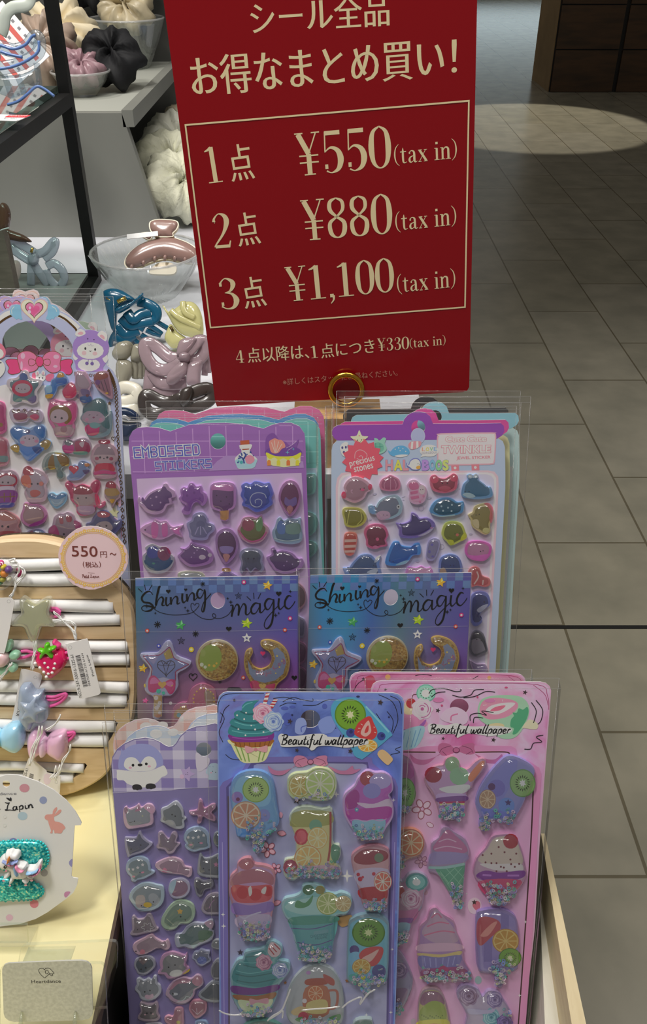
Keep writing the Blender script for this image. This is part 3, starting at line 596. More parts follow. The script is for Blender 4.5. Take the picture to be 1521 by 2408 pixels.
# ------------------------------------------------------------------ pixel-lettered sheets with cat-eared tops
Z4, Z6 = Zm(280, 940, 3.042), Zm(290, 1320, 3.457)
PE = Pl(510, 1060, .506, 19, base=(520, 1690))
EO = '68,330 72,270 95,225 135,200 200,195 280,200 330,215 366,226 410,210 500,180 620,168 760,165 900,175 980,195 1033,206 1080,185 1150,165 1230,165 1290,190 1325,240 1332,300 1365,1278 1395,2250 1380,2290 260,2290 240,2250 155,1278'
ehole = loc(PE, Z4, ell(707, 297, 55, 57, n=24))
def embossed(pl, name, label, main, gridc, panel, full):
    t = thing(name, label, 'sticker sheet', pl.M(), 'cat-eared sheets stacked in their sleeves')
    pts = loc(PE, Z4, EO); mb = MB(); card(mb, pts, M(main, .4), hole=ehole)
    A = Art(PE, Z4, 4e-5, mb)
    hp = '84,330 90,285 115,245 150,222 200,215 280,220 366,246 420,226 620,188 760,185 900,195 1033,226 1090,203 1150,183 1230,183 1285,210 1310,250 1316,300 1322,485 98,530'
    mb.plate(loc(PE, Z4, hp), 5e-5, gridmat('ruled_' + main, main, gridc, .0098, .0093, .055, .1, .3), ehole)
    A.h = 8e-5
    A.fill('125,565 1305,523 1352,1278 1375,2230 260,2260 178,1278', panel, False)
    if not full:
        mb.build('backing_card', t); 
        for o in ('1090,620 1150,590 1290,560 1300,640 1290,700 1240,720 1150,760', '1120,850 1200,830 1300,860 1310,950 1260,1010 1150,1010', '1120,1080 1200,1040 1300,1060 1310,1120 1240,1180 1150,1170'):
            gelsticker(t, PE, Z4, o, gridc, main, 'd5dde0', H=.004)
        sleeve(t, pts, .0052, .0052, .0028, .003); return t
    A.fill('700,440 760,400 960,400 1316,440 1322,488 640,508', M('a584bd', .4), False)
    A.text('EMBOSSED', (113, 415), (574, 392), 72, '5a5fb2', 'block', .16, halo=('cfd3ee', .15))
    A.text('STICKERS', (266, 505), (660, 484), 60, '5a5fb2', 'block', .16, halo=('b9b6e2', .15))
    A.fill('828,425 850,395 875,372 868,345 862,325 945,318 945,345 935,362 945,385 985,420 985,445 965,480 945,492 865,495 845,480', 'd5e2ee', True)
    A.fill('832,432 880,418 930,425 985,428 980,455 958,488 862,492 842,475', '9ec3e0'); A.fill('866,292 930,288 932,318 868,322', 'b0583c', False); A.fill('862,326 946,318 946,344 862,350', 'e8eef5', False); A.fill('880,352 930,348 928,356 882,360', 'a04a38', False)
    A.line('895,455 885,420 855,400|885,430 905,395 890,375|870,415 850,420|880,400 872,378|898,420 915,400', 11, '3f4f92'); A.fill('905,440 902,415 920,398 945,397 966,415 966,440 940,458 915,455', 'e08aa0'); A.dots('875,447,12 855,440,7', '4aa0a8'); A.dots('940,375,7 915,390,5 960,400,4 850,448,6', '3a4590')
    A.fill('1046,330 1052,270 1085,240 1115,245 1145,285 1190,300 1230,330 1285,282 1270,340 1285,360 1200,380 1100,380 1052,370', '7d4f9c'); A.fill('1052,360 1100,340 1250,340 1298,360 1298,390 1175,420 1055,390', '6d4496')
    A.fill('1055,378 1110,405 1175,412 1240,408 1298,380 1297,448 1265,472 1180,482 1100,472 1057,448', 'ece4a0', False); A.fill('1055,376 1120,402 1240,402 1298,376 1298,402 1265,428 1240,412 1210,430 1175,418 1140,430 1110,412 1080,425 1055,402', 'e6cf42')
    for x, c in ((1072, 'd9843e'), (1140, 'e0c93c'), (1210, 'd9743e'), (1275, 'e0c93c')): A.fill('%d,470 %d,440 %d,430 %d,430 %d,440 %d,470' % (x - 13, x - 13, x - 6, x + 6, x + 13, x + 13), c, False)
    A.fill('1085,370 1075,330 1072,300 1090,285 1115,275 1140,285 1165,290 1185,315 1188,340 1165,350 1140,378 1110,384', 'e08a80'); A.line('1115,378 1090,305|1118,378 1112,290|1122,378 1140,298|1128,378 1165,315', 4, 'f3c6ba')
    A.fill(star(1204, 375, 17, 4, 4), '6fb6c8', False).fill(star(1246, 352, 13, 3, 4), '6fb6c8', False).line('1195,345 1225,330 1270,295|1210,360 1240,340', 3, 'c9b0dc')
    mb.build('backing_card', t)
    pu, li, da, tn = 'b58cc8', 'cfb4dc', '6d4c86', 'd8cbe0'
    for o, r, i, tt, ex in (
        ('135,705 150,690 170,720 210,670 270,635 310,625 320,600 345,595 365,625 400,650 405,690 375,700 385,740 350,750 320,800 260,815 200,800 165,760 140,735', li, '6f5285', tn, [('d', '270,690,7 300,730,6 240,750,6 230,700,5', 'cbb6dc')]),
        ('430,700 445,680 440,640 465,620 490,625 505,595 530,590 555,615 590,610 600,650 625,670 630,720 600,755 570,730 540,735 520,770 510,810 470,815 450,790 480,750 450,730', pu, '8a58a6', 'dcc8e4', [('d', '490,680,9 540,660,9 580,700,8', '7a4496')]),
        ('650,640 665,600 710,585 790,585 830,605 838,660 835,750 810,780 790,790 785,850 760,862 725,850 722,795 680,780 655,750', 'c79ad0', '70507e', 'dccde0', [('f', '662,640 680,605 790,600 822,630 800,650 700,640', 'e08ac4'), ('p', '722,790 788,785 785,845 760,858 725,848', 'd8a45a'), ('d', '700,680,5 730,720,5 770,690,5 790,740,5', '3a2a48')]),
        ('870,680 880,640 875,610 910,590 940,600 970,580 1010,585 1040,595 1075,590 1095,630 1105,670 1090,700 1100,740 1060,770 1040,785 985,800 950,785 920,765 880,750 890,715', '6878cc', '44549e', 'c4cae8', [('d', '993,715,62', '55589c'), ('l', '1055,700 1040,670 1000,660 960,670 938,705 950,745 985,762 1015,750 1022,720 1000,705 975,715 978,735', 6, 'd8dcf2')]),
        ('1140,700 1150,640 1180,590 1225,570 1270,590 1295,640 1300,700 1285,760 1255,810 1220,830 1185,800 1155,750', 'b888b8', '703a62', 'd8c8dc', [('f', '1190,690 1220,710 1265,690 1270,740 1230,760 1185,740', '7a6aa8'), ('f', '1200,770 1225,750 1245,775 1220,815', 'c08a86')]),
        ('152,925 190,890 240,870 260,848 300,865 340,860 370,895 400,905 460,890 440,925 455,980 400,955 360,975 300,995 240,985 190,960', 'dba8d0', 'b58ab8', 'e4d8e6', [('f', '235,885 262,870 285,900 275,975 240,975', 'd06ab0'), ('f', '310,890 345,880 350,960 315,970', 'd06ab0'), ('f', '375,910 400,915 445,905 432,930 440,960 400,945', 'dc74ba'), ('d', '190,925,6', '332038')]),
        ('485,880 520,855 530,820 570,800 610,805 635,840 640,870 680,890 685,930 650,960 630,995 570,1000 510,985 500,940', 'a9a4cc', '7a789c', 'd4d4e2', [('d', '585,890,32', '6c6a90'), ('l', '585,900 585,960|570,905 545,960|600,905 630,955', 8, 'b0a8cc')]),
        ('690,1000 705,945 750,915 800,920 840,965 855,1030 840,1100 800,1150 765,1170 730,1140 700,1080', 'b08cc0', '5e3a62', 'd6cadc', [('f', '720,1050 760,1040 820,1050 800,1090 740,1090', '9a8ec2'), ('f', '745,1105 770,1095 795,1110 768,1155', 'd0a08c')]),
        ('848,920 870,880 890,840 940,830 985,840 1020,818 1030,870 1070,910 1060,960 1020,1010 950,1025 890,1000 855,960', 'dc9ac0', '6c6a48', 'd6d8cc', [('d', '925,890,45', 'a03c6c'), ('f', '980,880 1015,830 1030,880 1015,930 985,930', '6c9a70'), ('l', '855,925 900,985 950,1008 1015,990 1055,940', 12, 'd060a8')]),
        ('1095,940 1115,900 1130,850 1155,835 1180,860 1220,840 1260,850 1300,840 1300,890 1312,960 1300,1010 1240,1028 1160,1020 1110,1000', 'a8bcdc', '62798e', 'cfd8e2', [('f', '1130,900 1150,860 1185,880 1185,950 1140,950', '5f7cba'), ('f', '1200,890 1290,880 1290,950 1200,950', '7f9a8c'), ('l', '1110,985 1200,1005 1300,990', 8, 'c4d4e8')]),
        ('172,1110 200,1080 190,1050 240,1025 290,1045 340,1050 360,1090 395,1120 390,1170 350,1220 280,1240 210,1220 175,1170', 'b8b4b8', '2c4a78', 'ccd2e2', [('d', '245,1085,45', '3a3c98'), ('d', '325,1095,48,50', '8c2c58'), ('f', '185,1140 280,1160 385,1140 350,1195 280,1215 210,1195', '24567a'), ('d', '250,1165,12,7', '4a9a7c')]),
        ('420,1110 450,1080 440,1055 470,1060 500,1040 520,1010 560,1030 630,1045 670,1090 675,1140 640,1170 550,1190 490,1180 440,1140', 'b48cc4', '6c4a84', 'dacce0', [('d', '597,1120,25,17 652,1105,15,14', 'f0ecf4'), ('d', '540,1090,5 520,1120,5 560,1070,5', 'c0a8d4')]),
        ('860,1110 880,1070 930,1055 1000,1065 1030,1100 1025,1150 1040,1200 1015,1230 980,1200 940,1235 910,1200 880,1240 862,1210 875,1160', 'a6a4c4', '5e6478', 'd0d4dc', [('d', '945,1120,55,45', '565c6c'), ('d', '925,1130,6 965,1130,6', '20202c')]),
        ('1055,1120 1090,1100 1085,1060 1110,1050 1125,1080 1170,1070 1240,1090 1280,1130 1310,1130 1320,1170 1290,1210 1200,1240 1120,1220 1090,1180 1065,1150', 'b894c8', '5c4a72', 'd8cce0', [('d', '1200,1150,5 1240,1170,5 1180,1180,5', 'c0b0d4')]),
        ('420,1250 450,1225 520,1220 600,1235 620,1290 560,1340 470,1330', 'c8ccb4', '9aa0a8', 'd8dcd8', []),
        ('685,1290 720,1240 745,1225 740,1200 790,1195 800,1225 860,1265 870,1340 780,1370 690,1350', 'b49cdc', '7a64a8', 'd6cee6', [('f', '745,1222 742,1200 790,1197 798,1224', 'd0a050')])):
        gelsticker(t, PE, Z4, o, r, i, tt, ex)
    for o, r, i in (('1400,180 1450,190 1480,240 1480,330 1440,380 1400,370', 'a8848c', '5c4048'), ('1390,440 1440,445 1478,480 1470,600 1430,610 1390,560', 'b0b4d0', '7c82a0'), ('1400,650 1450,650 1490,690 1480,790 1440,830 1400,810', 'c890b8', '8a5a80'), ('1400,850 1450,850 1492,900 1480,1000 1440,1030 1400,1010', 'c890b8', '8a5a80')):
        gelsticker(t, PE, Z6, o, r, i, 'd4ccd8')
    sleeve(t, pts, .0054, .0052, .0028, .003)
    return t
embossed(PE, 'sticker_sheet', 'purple cat-eared sheet lettered EMBOSSED STICKERS, foremost of its stack', '9365ac', 'b58cc6', 'bfa8cb', True)
src = Z4(366, 226)
for d, q, lab, c in ((-.0085, (490, 195), 'teal cat-eared sheet directly behind the purple EMBOSSED STICKERS sheet', ('6fb5b2', '94cfcb', 'a9bcd8')),
                     (-.0170, (496, 162), 'blue cat-eared sheet between the teal and the pink sheet', ('4f8fc6', '7cb0dc', 'b0c4e0')),
                     (-.0255, (545, 105), 'pink cat-eared sheet at the back of the EMBOSSED STICKERS stack', ('d06a9c', 'e090b8', 'd8b0c8'))):
    embossed(PE.moved(d, src, Z4(*q)), 'sticker_sheet', lab, *c, False)
# ------------------------------------------------------------------ jewel sticker sheets with a banner and hang tab
Z5, ZF = Zm(740, 920, 3.042), Zm(1100, 900, 3.01)
PT = Pl(985, 1080, .507, 20.5, base=(970, 1685))
TO = '120,1278 118,700 120,425 128,385 160,352 140,338 125,312 124,285 135,260 165,243 400,240 628,236 640,200 665,170 700,150 745,145 790,152 825,180 845,232 1100,232 1330,228 1352,248 1356,285 1342,315 1310,336 1345,358 1360,400 1363,600 1362,700 1330,1278 1295,1960 1264,2425 130,2425'
thole = loc(PT, Z5, ell(740, 258, 50, 50, n=24))
def twinkle(pl, label, banner, body, full):
    t = thing('sticker_sheet', label, 'sticker sheet', pl.M(), 'hang-tab jewel sheets stacked in their sleeves')
    pts = loc(PT, Z5, TO); mb = MB(); card(mb, pts, M(body, .4), hole=thole)
    A = Art(PT, Z5, 4e-5, mb)
    mb.plate(loc(PT, Z5, '160,352 140,338 125,312 124,285 135,260 165,243 400,240 628,236 640,200 665,170 700,150 745,145 790,152 825,180 845,232 1100,232 1330,228 1352,248 1356,285 1342,315 1310,336 1290,345'), 5e-5, M(banner, .4), thole)
    A.h = 8e-5
    if not full:
        A.fill('1225,620 1310,620 1280,1300 1245,1960 1180,1960', 'e4e0d4', False)
        mb.build('backing_card', t); sleeve(t, pts, .0052, .0036, .004, .003); return t
    A.fill('150,1278 150,680 160,620 190,585 250,574 1240,566 1285,575 1312,610 1315,680 1283,1300 1248,1960 1240,2270 152,2270', 'e3b6c2', False)
    A.fill('166,1278 166,690 175,635 200,602 255,590 1235,580 1275,590 1297,620 1298,685 1266,1300 1232,1960 1224,2270 168,2270', 'f0ccd2', False)
    A.fill('178,1278 178,695 188,640 215,612 260,602 1228,594 1262,605 1282,632 1282,690 1250,1300 1217,1960 1210,2270 180,2270', 'c3bdd0', False)
    A.fill('872,345 880,315 900,300 1265,294 1290,303 1298,330 1290,490 1280,515 1255,526 915,532 885,522 875,495', 'e8a4b2', True, 2); A.fill('882,350 890,322 905,310 1260,304 1282,312 1288,335 1281,485 1272,506 1250,516 918,521 893,512 885,490', 'f1ccd2', True, 2)
    A.fill('975,530 1030,528 1032,568 977,569', 'dd7f8c', False); A.fill('1120,525 1175,523 1177,565 1122,566', 'dd7f8c', False); A.dots('1003,548,10 1148,545,10', 'f6e6e8')
    A.text('Cute Cute', (935, 364), (1226, 359), 42, 'f7f2f4', 'plain', bold=.035, halo=('e58fa0', .09))
    A.text('TWINKLE', (905, 446), (1257, 440), 56, 'fbf8f8', 'plain', bold=.05, halo=('e0788e', .11))
    A.text('JEWEL STICKER', (1012, 494), (1256, 487), 28, 'e06c84', 'plain', bold=.01, halo=('f6d8dc', .05))
    A.fill('655,385 690,350 740,345 788,340 790,270 750,310 700,300 690,270 688,340', 'a89cd8', True, 2) if False else None
    A.dots('738,320,52,58', 'b0b4e2').dots('738,318,46,52', 'a8aede')
    A.fill('668,385 690,360 755,358 760,380 745,400 700,417 680,410', 'e8909c').fill('690,362 705,360 700,415 685,410', 'f6eef0', False).fill('725,358 740,357 742,402 725,410', 'f6eef0', False)
    A.fill('522,420 540,432 560,410 590,392 635,390 668,412 678,440 655,460 600,470 555,462 535,448', '5fa4d8').fill('570,462 620,452 668,455 640,468 600,472', 'e8f0f6').dots('575,415,4 600,405,4 630,410,4 610,425,4 650,430,4', 'dcecf8')
    A.dots('818,425,68,44', 'f2eef0').fill('770,450 755,472 800,462', 'f2eef0', False)
    for i, (ch, c) in enumerate(zip('LOVE', ('e89a8a', 'e8c860', '7fb890', '7fa8d8'))): A.text(ch, (766 + 28 * i, 429 - i), (790 + 28 * i, 428 - i), 27, c, bold=.03)
    A.text('GORGEOUS', (764, 449), (872, 445), 15, '9a92a8')
    for ch, c, x, wd in (('H', 'e8909c', 505, 54), ('A', 'e8cf58', 565, 62), ('L', 'e8909c', 630, 42), ('B', 'b08cd8', 766, 52), ('O', '7fb4e4', 820, 40), ('O', '8ac88c', 862, 48), ('S', 'c4dc78', 912, 46)):
        A.text(ch, (x, 568), (x + wd, 567), 80, c, bold=.06, halo=('6f72b8', .075))
    A.fill('655,510 670,525 680,498 705,480 740,482 760,510 758,545 735,565 695,562 675,545 658,535', '6f72b8').fill('661,515 673,530 684,502 708,486 737,488 754,512 752,542 732,559 698,556 680,541 664,532', 'f4f0ec').fill('725,540 752,530 752,552 730,556', 'e8a050').dots('738,518,3 750,522,3', '302838')
    A.fill('180,400 195,375 220,362 240,372 232,400 250,430 235,470 200,460 185,430', 'f0eef4').dots('197,403,7,10 222,400,7,10 208,437,8,11', '4a4a80')
    A.fill(star(318, 345, 68, 34), 'ece2b4', True, 3).dots('305,350,4 335,348,4', '403020').dots('285,348,6 350,345,6 318,318,5', 'e08a7a').line('310,360 320,366 330,359', 3, '403020')
    A.fill('400,375 425,360 425,335 450,340 460,355 490,330 510,340 500,370 515,410 490,440 450,448 415,430', '8ec0b0').fill('415,380 455,365 490,385 488,425 445,435 415,415', '6fae9c').line('420,400 485,395|435,370 437,432|465,370 468,432', 4, '4a8e80')
    A.shape(star(343, 490, 150, 122, 14, -84), 'd9586c')
    A.line('285,480 290,440 315,420 345,425 372,450 370,475|345,470 330,460 315,470|300,480 330,492 365,485', 5, 'e8a0a8')
    A.text('precious', (256, 553), (434, 507), 58, 'f6ecec', bold=.012); A.text('stones', (284, 580), (420, 549), 42, 'f6ecec', bold=.012)
    for e in ('430,735,14,7,-20', '820,762,16,8,-15', '395,918,12,7,-20', '735,1215,14,8', '1115,1020,12,7'): A.dots(e, 'aca6c0')
    A.line('620,760 645,750|625,775 640,778|1020,690 1028,660|1035,700 1040,690', 4, 'aca6c0')
    for x, y, r in ((760, 835, 18), (905, 1110, 18)): A.line(' '.join('%g,%g' % q for q in ell(x, y, r, n=10)), 3, 'aea8c2', True)
    mb.build('backing_card', t)
    D = '2a2430'
    for z, o, r, i, tt, ex in (
        (Z5, '190,740 215,715 205,680 235,630 290,605 350,625 385,650 408,680 395,710 375,720 350,765 290,795 235,780 200,760', 'e4b0c0', 'a88a98', 'e4d4dc', [('d', '207,738,18,26 395,680,15,22', 'e0446c'), ('l', '255,705 270,700 258,715 272,725', 5, 'f0b0c8'), ('d', '340,700,16,11', 'e06a94'), ('d', '325,695,4 352,688,4', D)]),
        (Z5, '460,665 480,625 520,605 535,595 555,600 600,625 612,665 600,700 540,712 475,700', 'd892b0', 'a8688c', 'e8ccd8', [('l', '500,695 495,660 515,625|540,700 540,625|575,695 580,660 565,625', 5, 'e0a8c0')]),
        (Z5, '657,670 680,635 720,630 750,655 790,680 800,720 785,780 740,805 690,795 670,760 675,710', 'e8b4cc', 'd8a8c4', 'f0e0ea', [('f', '670,670 690,645 730,650 740,690 690,700', 'c8709c'), ('p', '680,715 735,705 735,725 682,735', 'c8709c'), ('p', '682,750 740,740 745,760 690,770', 'c8709c'), ('d', '765,700,24,34', 'e4d4e4'), ('d', '755,700,3 770,698,3', D), ('d', '775,745,8 750,785,8', 'd08ab0')]),
        (Z5, '820,640 830,605 860,595 885,615 930,620 965,600 990,585 1020,605 1020,650 1005,700 930,725 860,715 830,690', 'e47894', '90405a', 'e8c8d0', [('d', '852,625,32,30 992,615,30,28', 'f05a7c'), ('d', '910,655,5 945,655,5', D), ('f', '880,690 930,670 970,690 930,715', 'b86078')]),
        (Z5, '1045,720 1060,660 1090,630 1085,600 1108,588 1130,597 1150,587 1168,602 1160,622 1210,660 1235,685 1250,678 1265,700 1265,750 1190,768 1110,765 1055,750', '7fa8cc', '42708c', 'c8d8e6', [('d', '1108,605,18,15 1148,603,18,15', 'dce0f0'), ('f', '1055,735 1080,722 1120,728 1145,750 1100,760', 'c4d8e8'), ('d', '1072,712,4 1100,712,4', D)]),
        (Z5, '380,820 410,810 430,830 460,780 520,745 590,740 625,790 620,860 590,890 540,910 470,915 440,880 390,865', 'a8c4dc', '787c90', 'd8dce4', [('f', '385,825 415,815 435,850 420,875 390,860', '7ba6d0'), ('f', '440,870 480,850 530,860 535,900 480,915 450,905', 'e8a8c0'), ('d', '490,880,3 515,882,3', D), ('d', '597,822,14,16', 'e4e4ea'), ('d', '597,822,6', D)]),
        (Z5, '818,850 850,790 910,760 970,760 1020,790 1060,785 1065,830 1050,865 990,885 900,895 850,880', '5f9cc8', '22546c', 'c0d8e6', [('d', '870,840,7 903,818,7 950,828,7 978,808,7 915,850,7 975,852,7', 'e8f2f8'), ('l', '835,872 900,890 1000,880', 10, 'c8dcec')]),
        (Z5, '1092,880 1125,860 1140,820 1190,800 1240,800 1268,850 1270,900 1250,950 1252,1000 1215,1022 1170,1000 1120,960 1110,910', 'cfc49c', '8a825a', 'e2dcc4', [('f', '1205,798 1240,795 1270,830 1272,900 1255,940 1245,900 1250,850 1225,815', 'f07088'), ('f', '1120,920 1165,915 1170,975 1140,965', 'e8c8b8'), ('d', '1150,880,4 1172,876,4', D), ('d', '1222,990,26,20', 'd8d0a8')]),
        (Z5, '195,860 215,830 300,830 340,845 372,895 350,945 290,970 220,960 205,910', 'c4c470', '7c7a38', 'e0dcb4', [('l', '232,945 240,890 250,845|300,950 335,910 325,850', 5, 'dcd88c')]),
        (Z5, '350,1010 370,965 430,945 500,960 527,1020 510,1060 520,1100 470,1110 430,1125 370,1105 365,1060', 'd0709c', '6c2c48', 'e4c4d2', [('d', '447,1053,12', 'f06a94'), ('d', '425,1048,4 468,1050,4', D), ('d', '432,1110,20,12', 'f090b4')]),
        (Z5, '580,940 620,945 680,920 690,865 730,880 750,905 800,900 850,930 858,970 800,1015 720,1045 610,1040 600,980', '8a78bc', '463a70', 'cec8e2', [('f', '735,1030 790,1005 850,965 830,995 780,1025', 'dcd0ec'), ('d', '832,972,9,6', 'e88ab0'), ('d', '825,958,4', D)]),
        (Z5, '905,1000 930,940 990,925 1050,945 1075,1000 1085,1040 1040,1070 970,1100 940,1070 910,1040', 'c8d078', '6a7038', 'e0e2b8', [('f', '1040,1045 1070,1005 1085,1040 1050,1065', 'd0d040'), ('f', '945,1060 985,1060 990,1090 960,1095', 'c4c83c'), ('d', '1016,1022,11', 'f06a80'), ('d', '1000,1015,4 1035,1010,4', D)]),
        (Z5, '205,1070 215,1015 260,1005 300,1020 300,1080 285,1150 250,1172 210,1150', 'd88078', 'b04a44', 'ecccc8', [('p', '212,1055 298,1052 297,1072 211,1075', 'f0d0cc'), ('p', '210,1095 294,1092 292,1112 209,1115', 'f0d0cc'), ('p', '210,1133 288,1130 284,1148 214,1150', 'f0d0cc')]),
        (Z5, '505,1200 530,1130 560,1075 600,1072 620,1100 690,1110 710,1090 750,1085 755,1160 700,1170 660,1220 580,1245 510,1235', '4f94d4', '1e5aa0', 'c0d8f0', [('f', '575,1238 630,1210 670,1205 640,1232', 'b8d4ee'), ('d', '535,1205,4 558,1212,4', D)]),
        (Z5, '795,1150 810,1070 850,1045 890,1060 890,1110 860,1190 830,1208 795,1195', 'b0acd0', '8a86a4', 'dcdaea', [('d', '836,1092,10,9 818,1142,9,12 840,1175,9,7', '6c62b4')]),
        (Z5, '1070,1130 1090,1080 1150,1065 1220,1075 1262,1105 1250,1170 1200,1210 1120,1200 1080,1170', 'f068c0', 'b090a8', 'f0d0e4', [('f', '1080,1165 1150,1170 1245,1160 1200,1205 1130,1198', 'f07cc8'), ('d', '1182,1140,4 1200,1136,4', D)]),
        (Z5, '200,1260 240,1260 270,1220 330,1165 400,1165 440,1200 470,1170 460,1230 465,1330 250,1330', '84a0d4', '3e567c', 'c8d4e8', [('f', '425,1220 435,1185 470,1165 455,1205', 'd8dce0'), ('d', '420,1240,4 437,1245,4', D), ('f', '370,1290 420,1265 450,1270 430,1300', 'd4e0f0')]),
        (Z5, '885,1240 900,1185 960,1160 1020,1175 1050,1230 1040,1300 900,1310', '7f94cc', '384a78', 'c8d0e6', [('d', '968,1240,4 990,1242,4', D), ('f', '890,1275 920,1255 940,1290 910,1310', 'e8a070')]),
        (Z5, '650,1280 670,1250 720,1260 760,1245 800,1265 830,1255 835,1320 660,1330', 'f08ccc', 'c8a0bc', 'f0dcec', []),
        (ZF, '0,1330 40,1295 80,1310 100,1360 150,1380 155,1420 120,1440 60,1430 15,1435', 'd88488', 'b05860', 'ecd0d0', [('l', '40,1420 70,1370 60,1330|100,1425 105,1390', 10, 'f2dcdc')]),
        (ZF, '15,1540 30,1490 80,1470 140,1490 155,1560 110,1600 80,1640 100,1680 60,1715 20,1690', '7f86c4', '3a4074', 'ccd0e8', [('f', '60,1600 100,1570 140,1560 120,1590 80,1620', 'dcdcf0'), ('d', '112,1545,6', D)]),
        (ZF, '15,1820 30,1765 70,1750 110,1775 130,1850 135,1890 90,1915 40,1930 10,1890', '6c6c78', '9a94a0', 'dcdce2', [('f', '20,1810 40,1760 85,1765 120,1830 125,1890 100,1830 70,1800', '3c3c48'), ('d', '60,1810,4 90,1818,4', D)]),
        (ZF, '10,1960 60,1985 120,1985 135,2030 100,2045 40,2040', 'c8b4dc', 'a898c0', 'e4dcec', [])):
        gelsticker(t, PT, z, o, r, i, tt, ex)
    sleeve(t, pts, .0054, .0036, .004, .003)
    return t
twinkle(PT, 'purple-bannered hang-tab sheet with a red precious stones starburst, foremost of its stack', '8a48a6', 'a9b8e0', True)
src = Z5(740, 145)
for d, q, lab, c in ((-.0078, (782, 122), 'magenta-bannered hang-tab sheet directly behind the purple TWINKLE sheet', ('d8509c', 'e0cfa4')),
                     (-.0150, (860, 74), 'pale blue hang-tab sheet between the magenta and the black one', ('8cc0d8', 'b8d4da')),
                     (-.0222, (795, 36), 'black-bannered hang-tab sheet at the back of the TWINKLE stack', ('26262a', 'd8c48e'))):
    twinkle(PT.moved(d, src, Z5(*q)), lab, *c, False)
# ------------------------------------------------------------------ holographic sheets with foil gel charms
Z7 = Zm(710, 1320, 2.817)
PH = Pl(510, 1350, .500, 21, base=(505, 1760))
HO = '97,138 760,126 1420,115 1424,1500 1424,1540 130,1560 120,1540'
hhole = loc(PH, Z6, ell(768, 318, 60, 66, n=24))
def holofoil(name, streak, mixf=.42):
    m, nt, b = nodemat(name, .28, .3)
    tc = nt.nodes.new('ShaderNodeTexCoord'); sp = nt.nodes.new('ShaderNodeSeparateXYZ'); nt.links.new(tc.outputs['Object'], sp.inputs[0])
    def mr(o, a, c):
        n = nt.nodes.new('ShaderNodeMapRange'); n.inputs[1].default_value = a; n.inputs[2].default_value = c; nt.links.new(o, n.inputs[0]); return n.outputs[0]
    nz = nt.nodes.new('ShaderNodeTexNoise'); nz.inputs['Scale'].default_value = 30; nt.links.new(tc.outputs['Object'], nz.inputs[0])
    vy = ramp(nt, mr(sp.outputs['Y'], -.0, .105), [(0, lin('ac4a60', 1.3)), (.4, lin('b0587e', 1.3)), (.6, lin('86609c', 1.3)), (.8, lin('5c64a4', 1.3)), (1, lin('4c68a6', 1.3))])
    vx = ramp(nt, mr(sp.outputs['X'], -.047, .049), streak)
    mx = nt.nodes.new('ShaderNodeMix'); mx.data_type = 'RGBA'; mx.inputs[0].default_value = mixf
    nt.links.new(vy, mx.inputs[6]); nt.links.new(vx, mx.inputs[7]); nt.links.new(mx.outputs[2], b.inputs['Base Color'])
    return m
foilA = holofoil('holographic_foil_violet', [(0, lin('3fae8c')), (.1, lin('5f9cb8')), (.3, lin('7f90b8')), (.7, lin('7f84c8')), (1, lin('7460e8'))])
foilB = holofoil('holographic_foil_painted_glare', [(0, lin('6fa0a8')), (.12, lin('40b8f8')), (.26, lin('30c4ff')), (.42, lin('4c8ce0')), (.6, lin('6fa8a8')), (.8, lin('8084c8')), (1, lin('7a68c8'))], .66)  # cyan band paints the foil's glare into its base colour
goldf = noisemat('gold_glitter', [(.3, '7a5a18'), (.5, 'd0a238'), (.7, 'f4dc90')], 900, .25, detail=2, metal=.6, k=1.2)
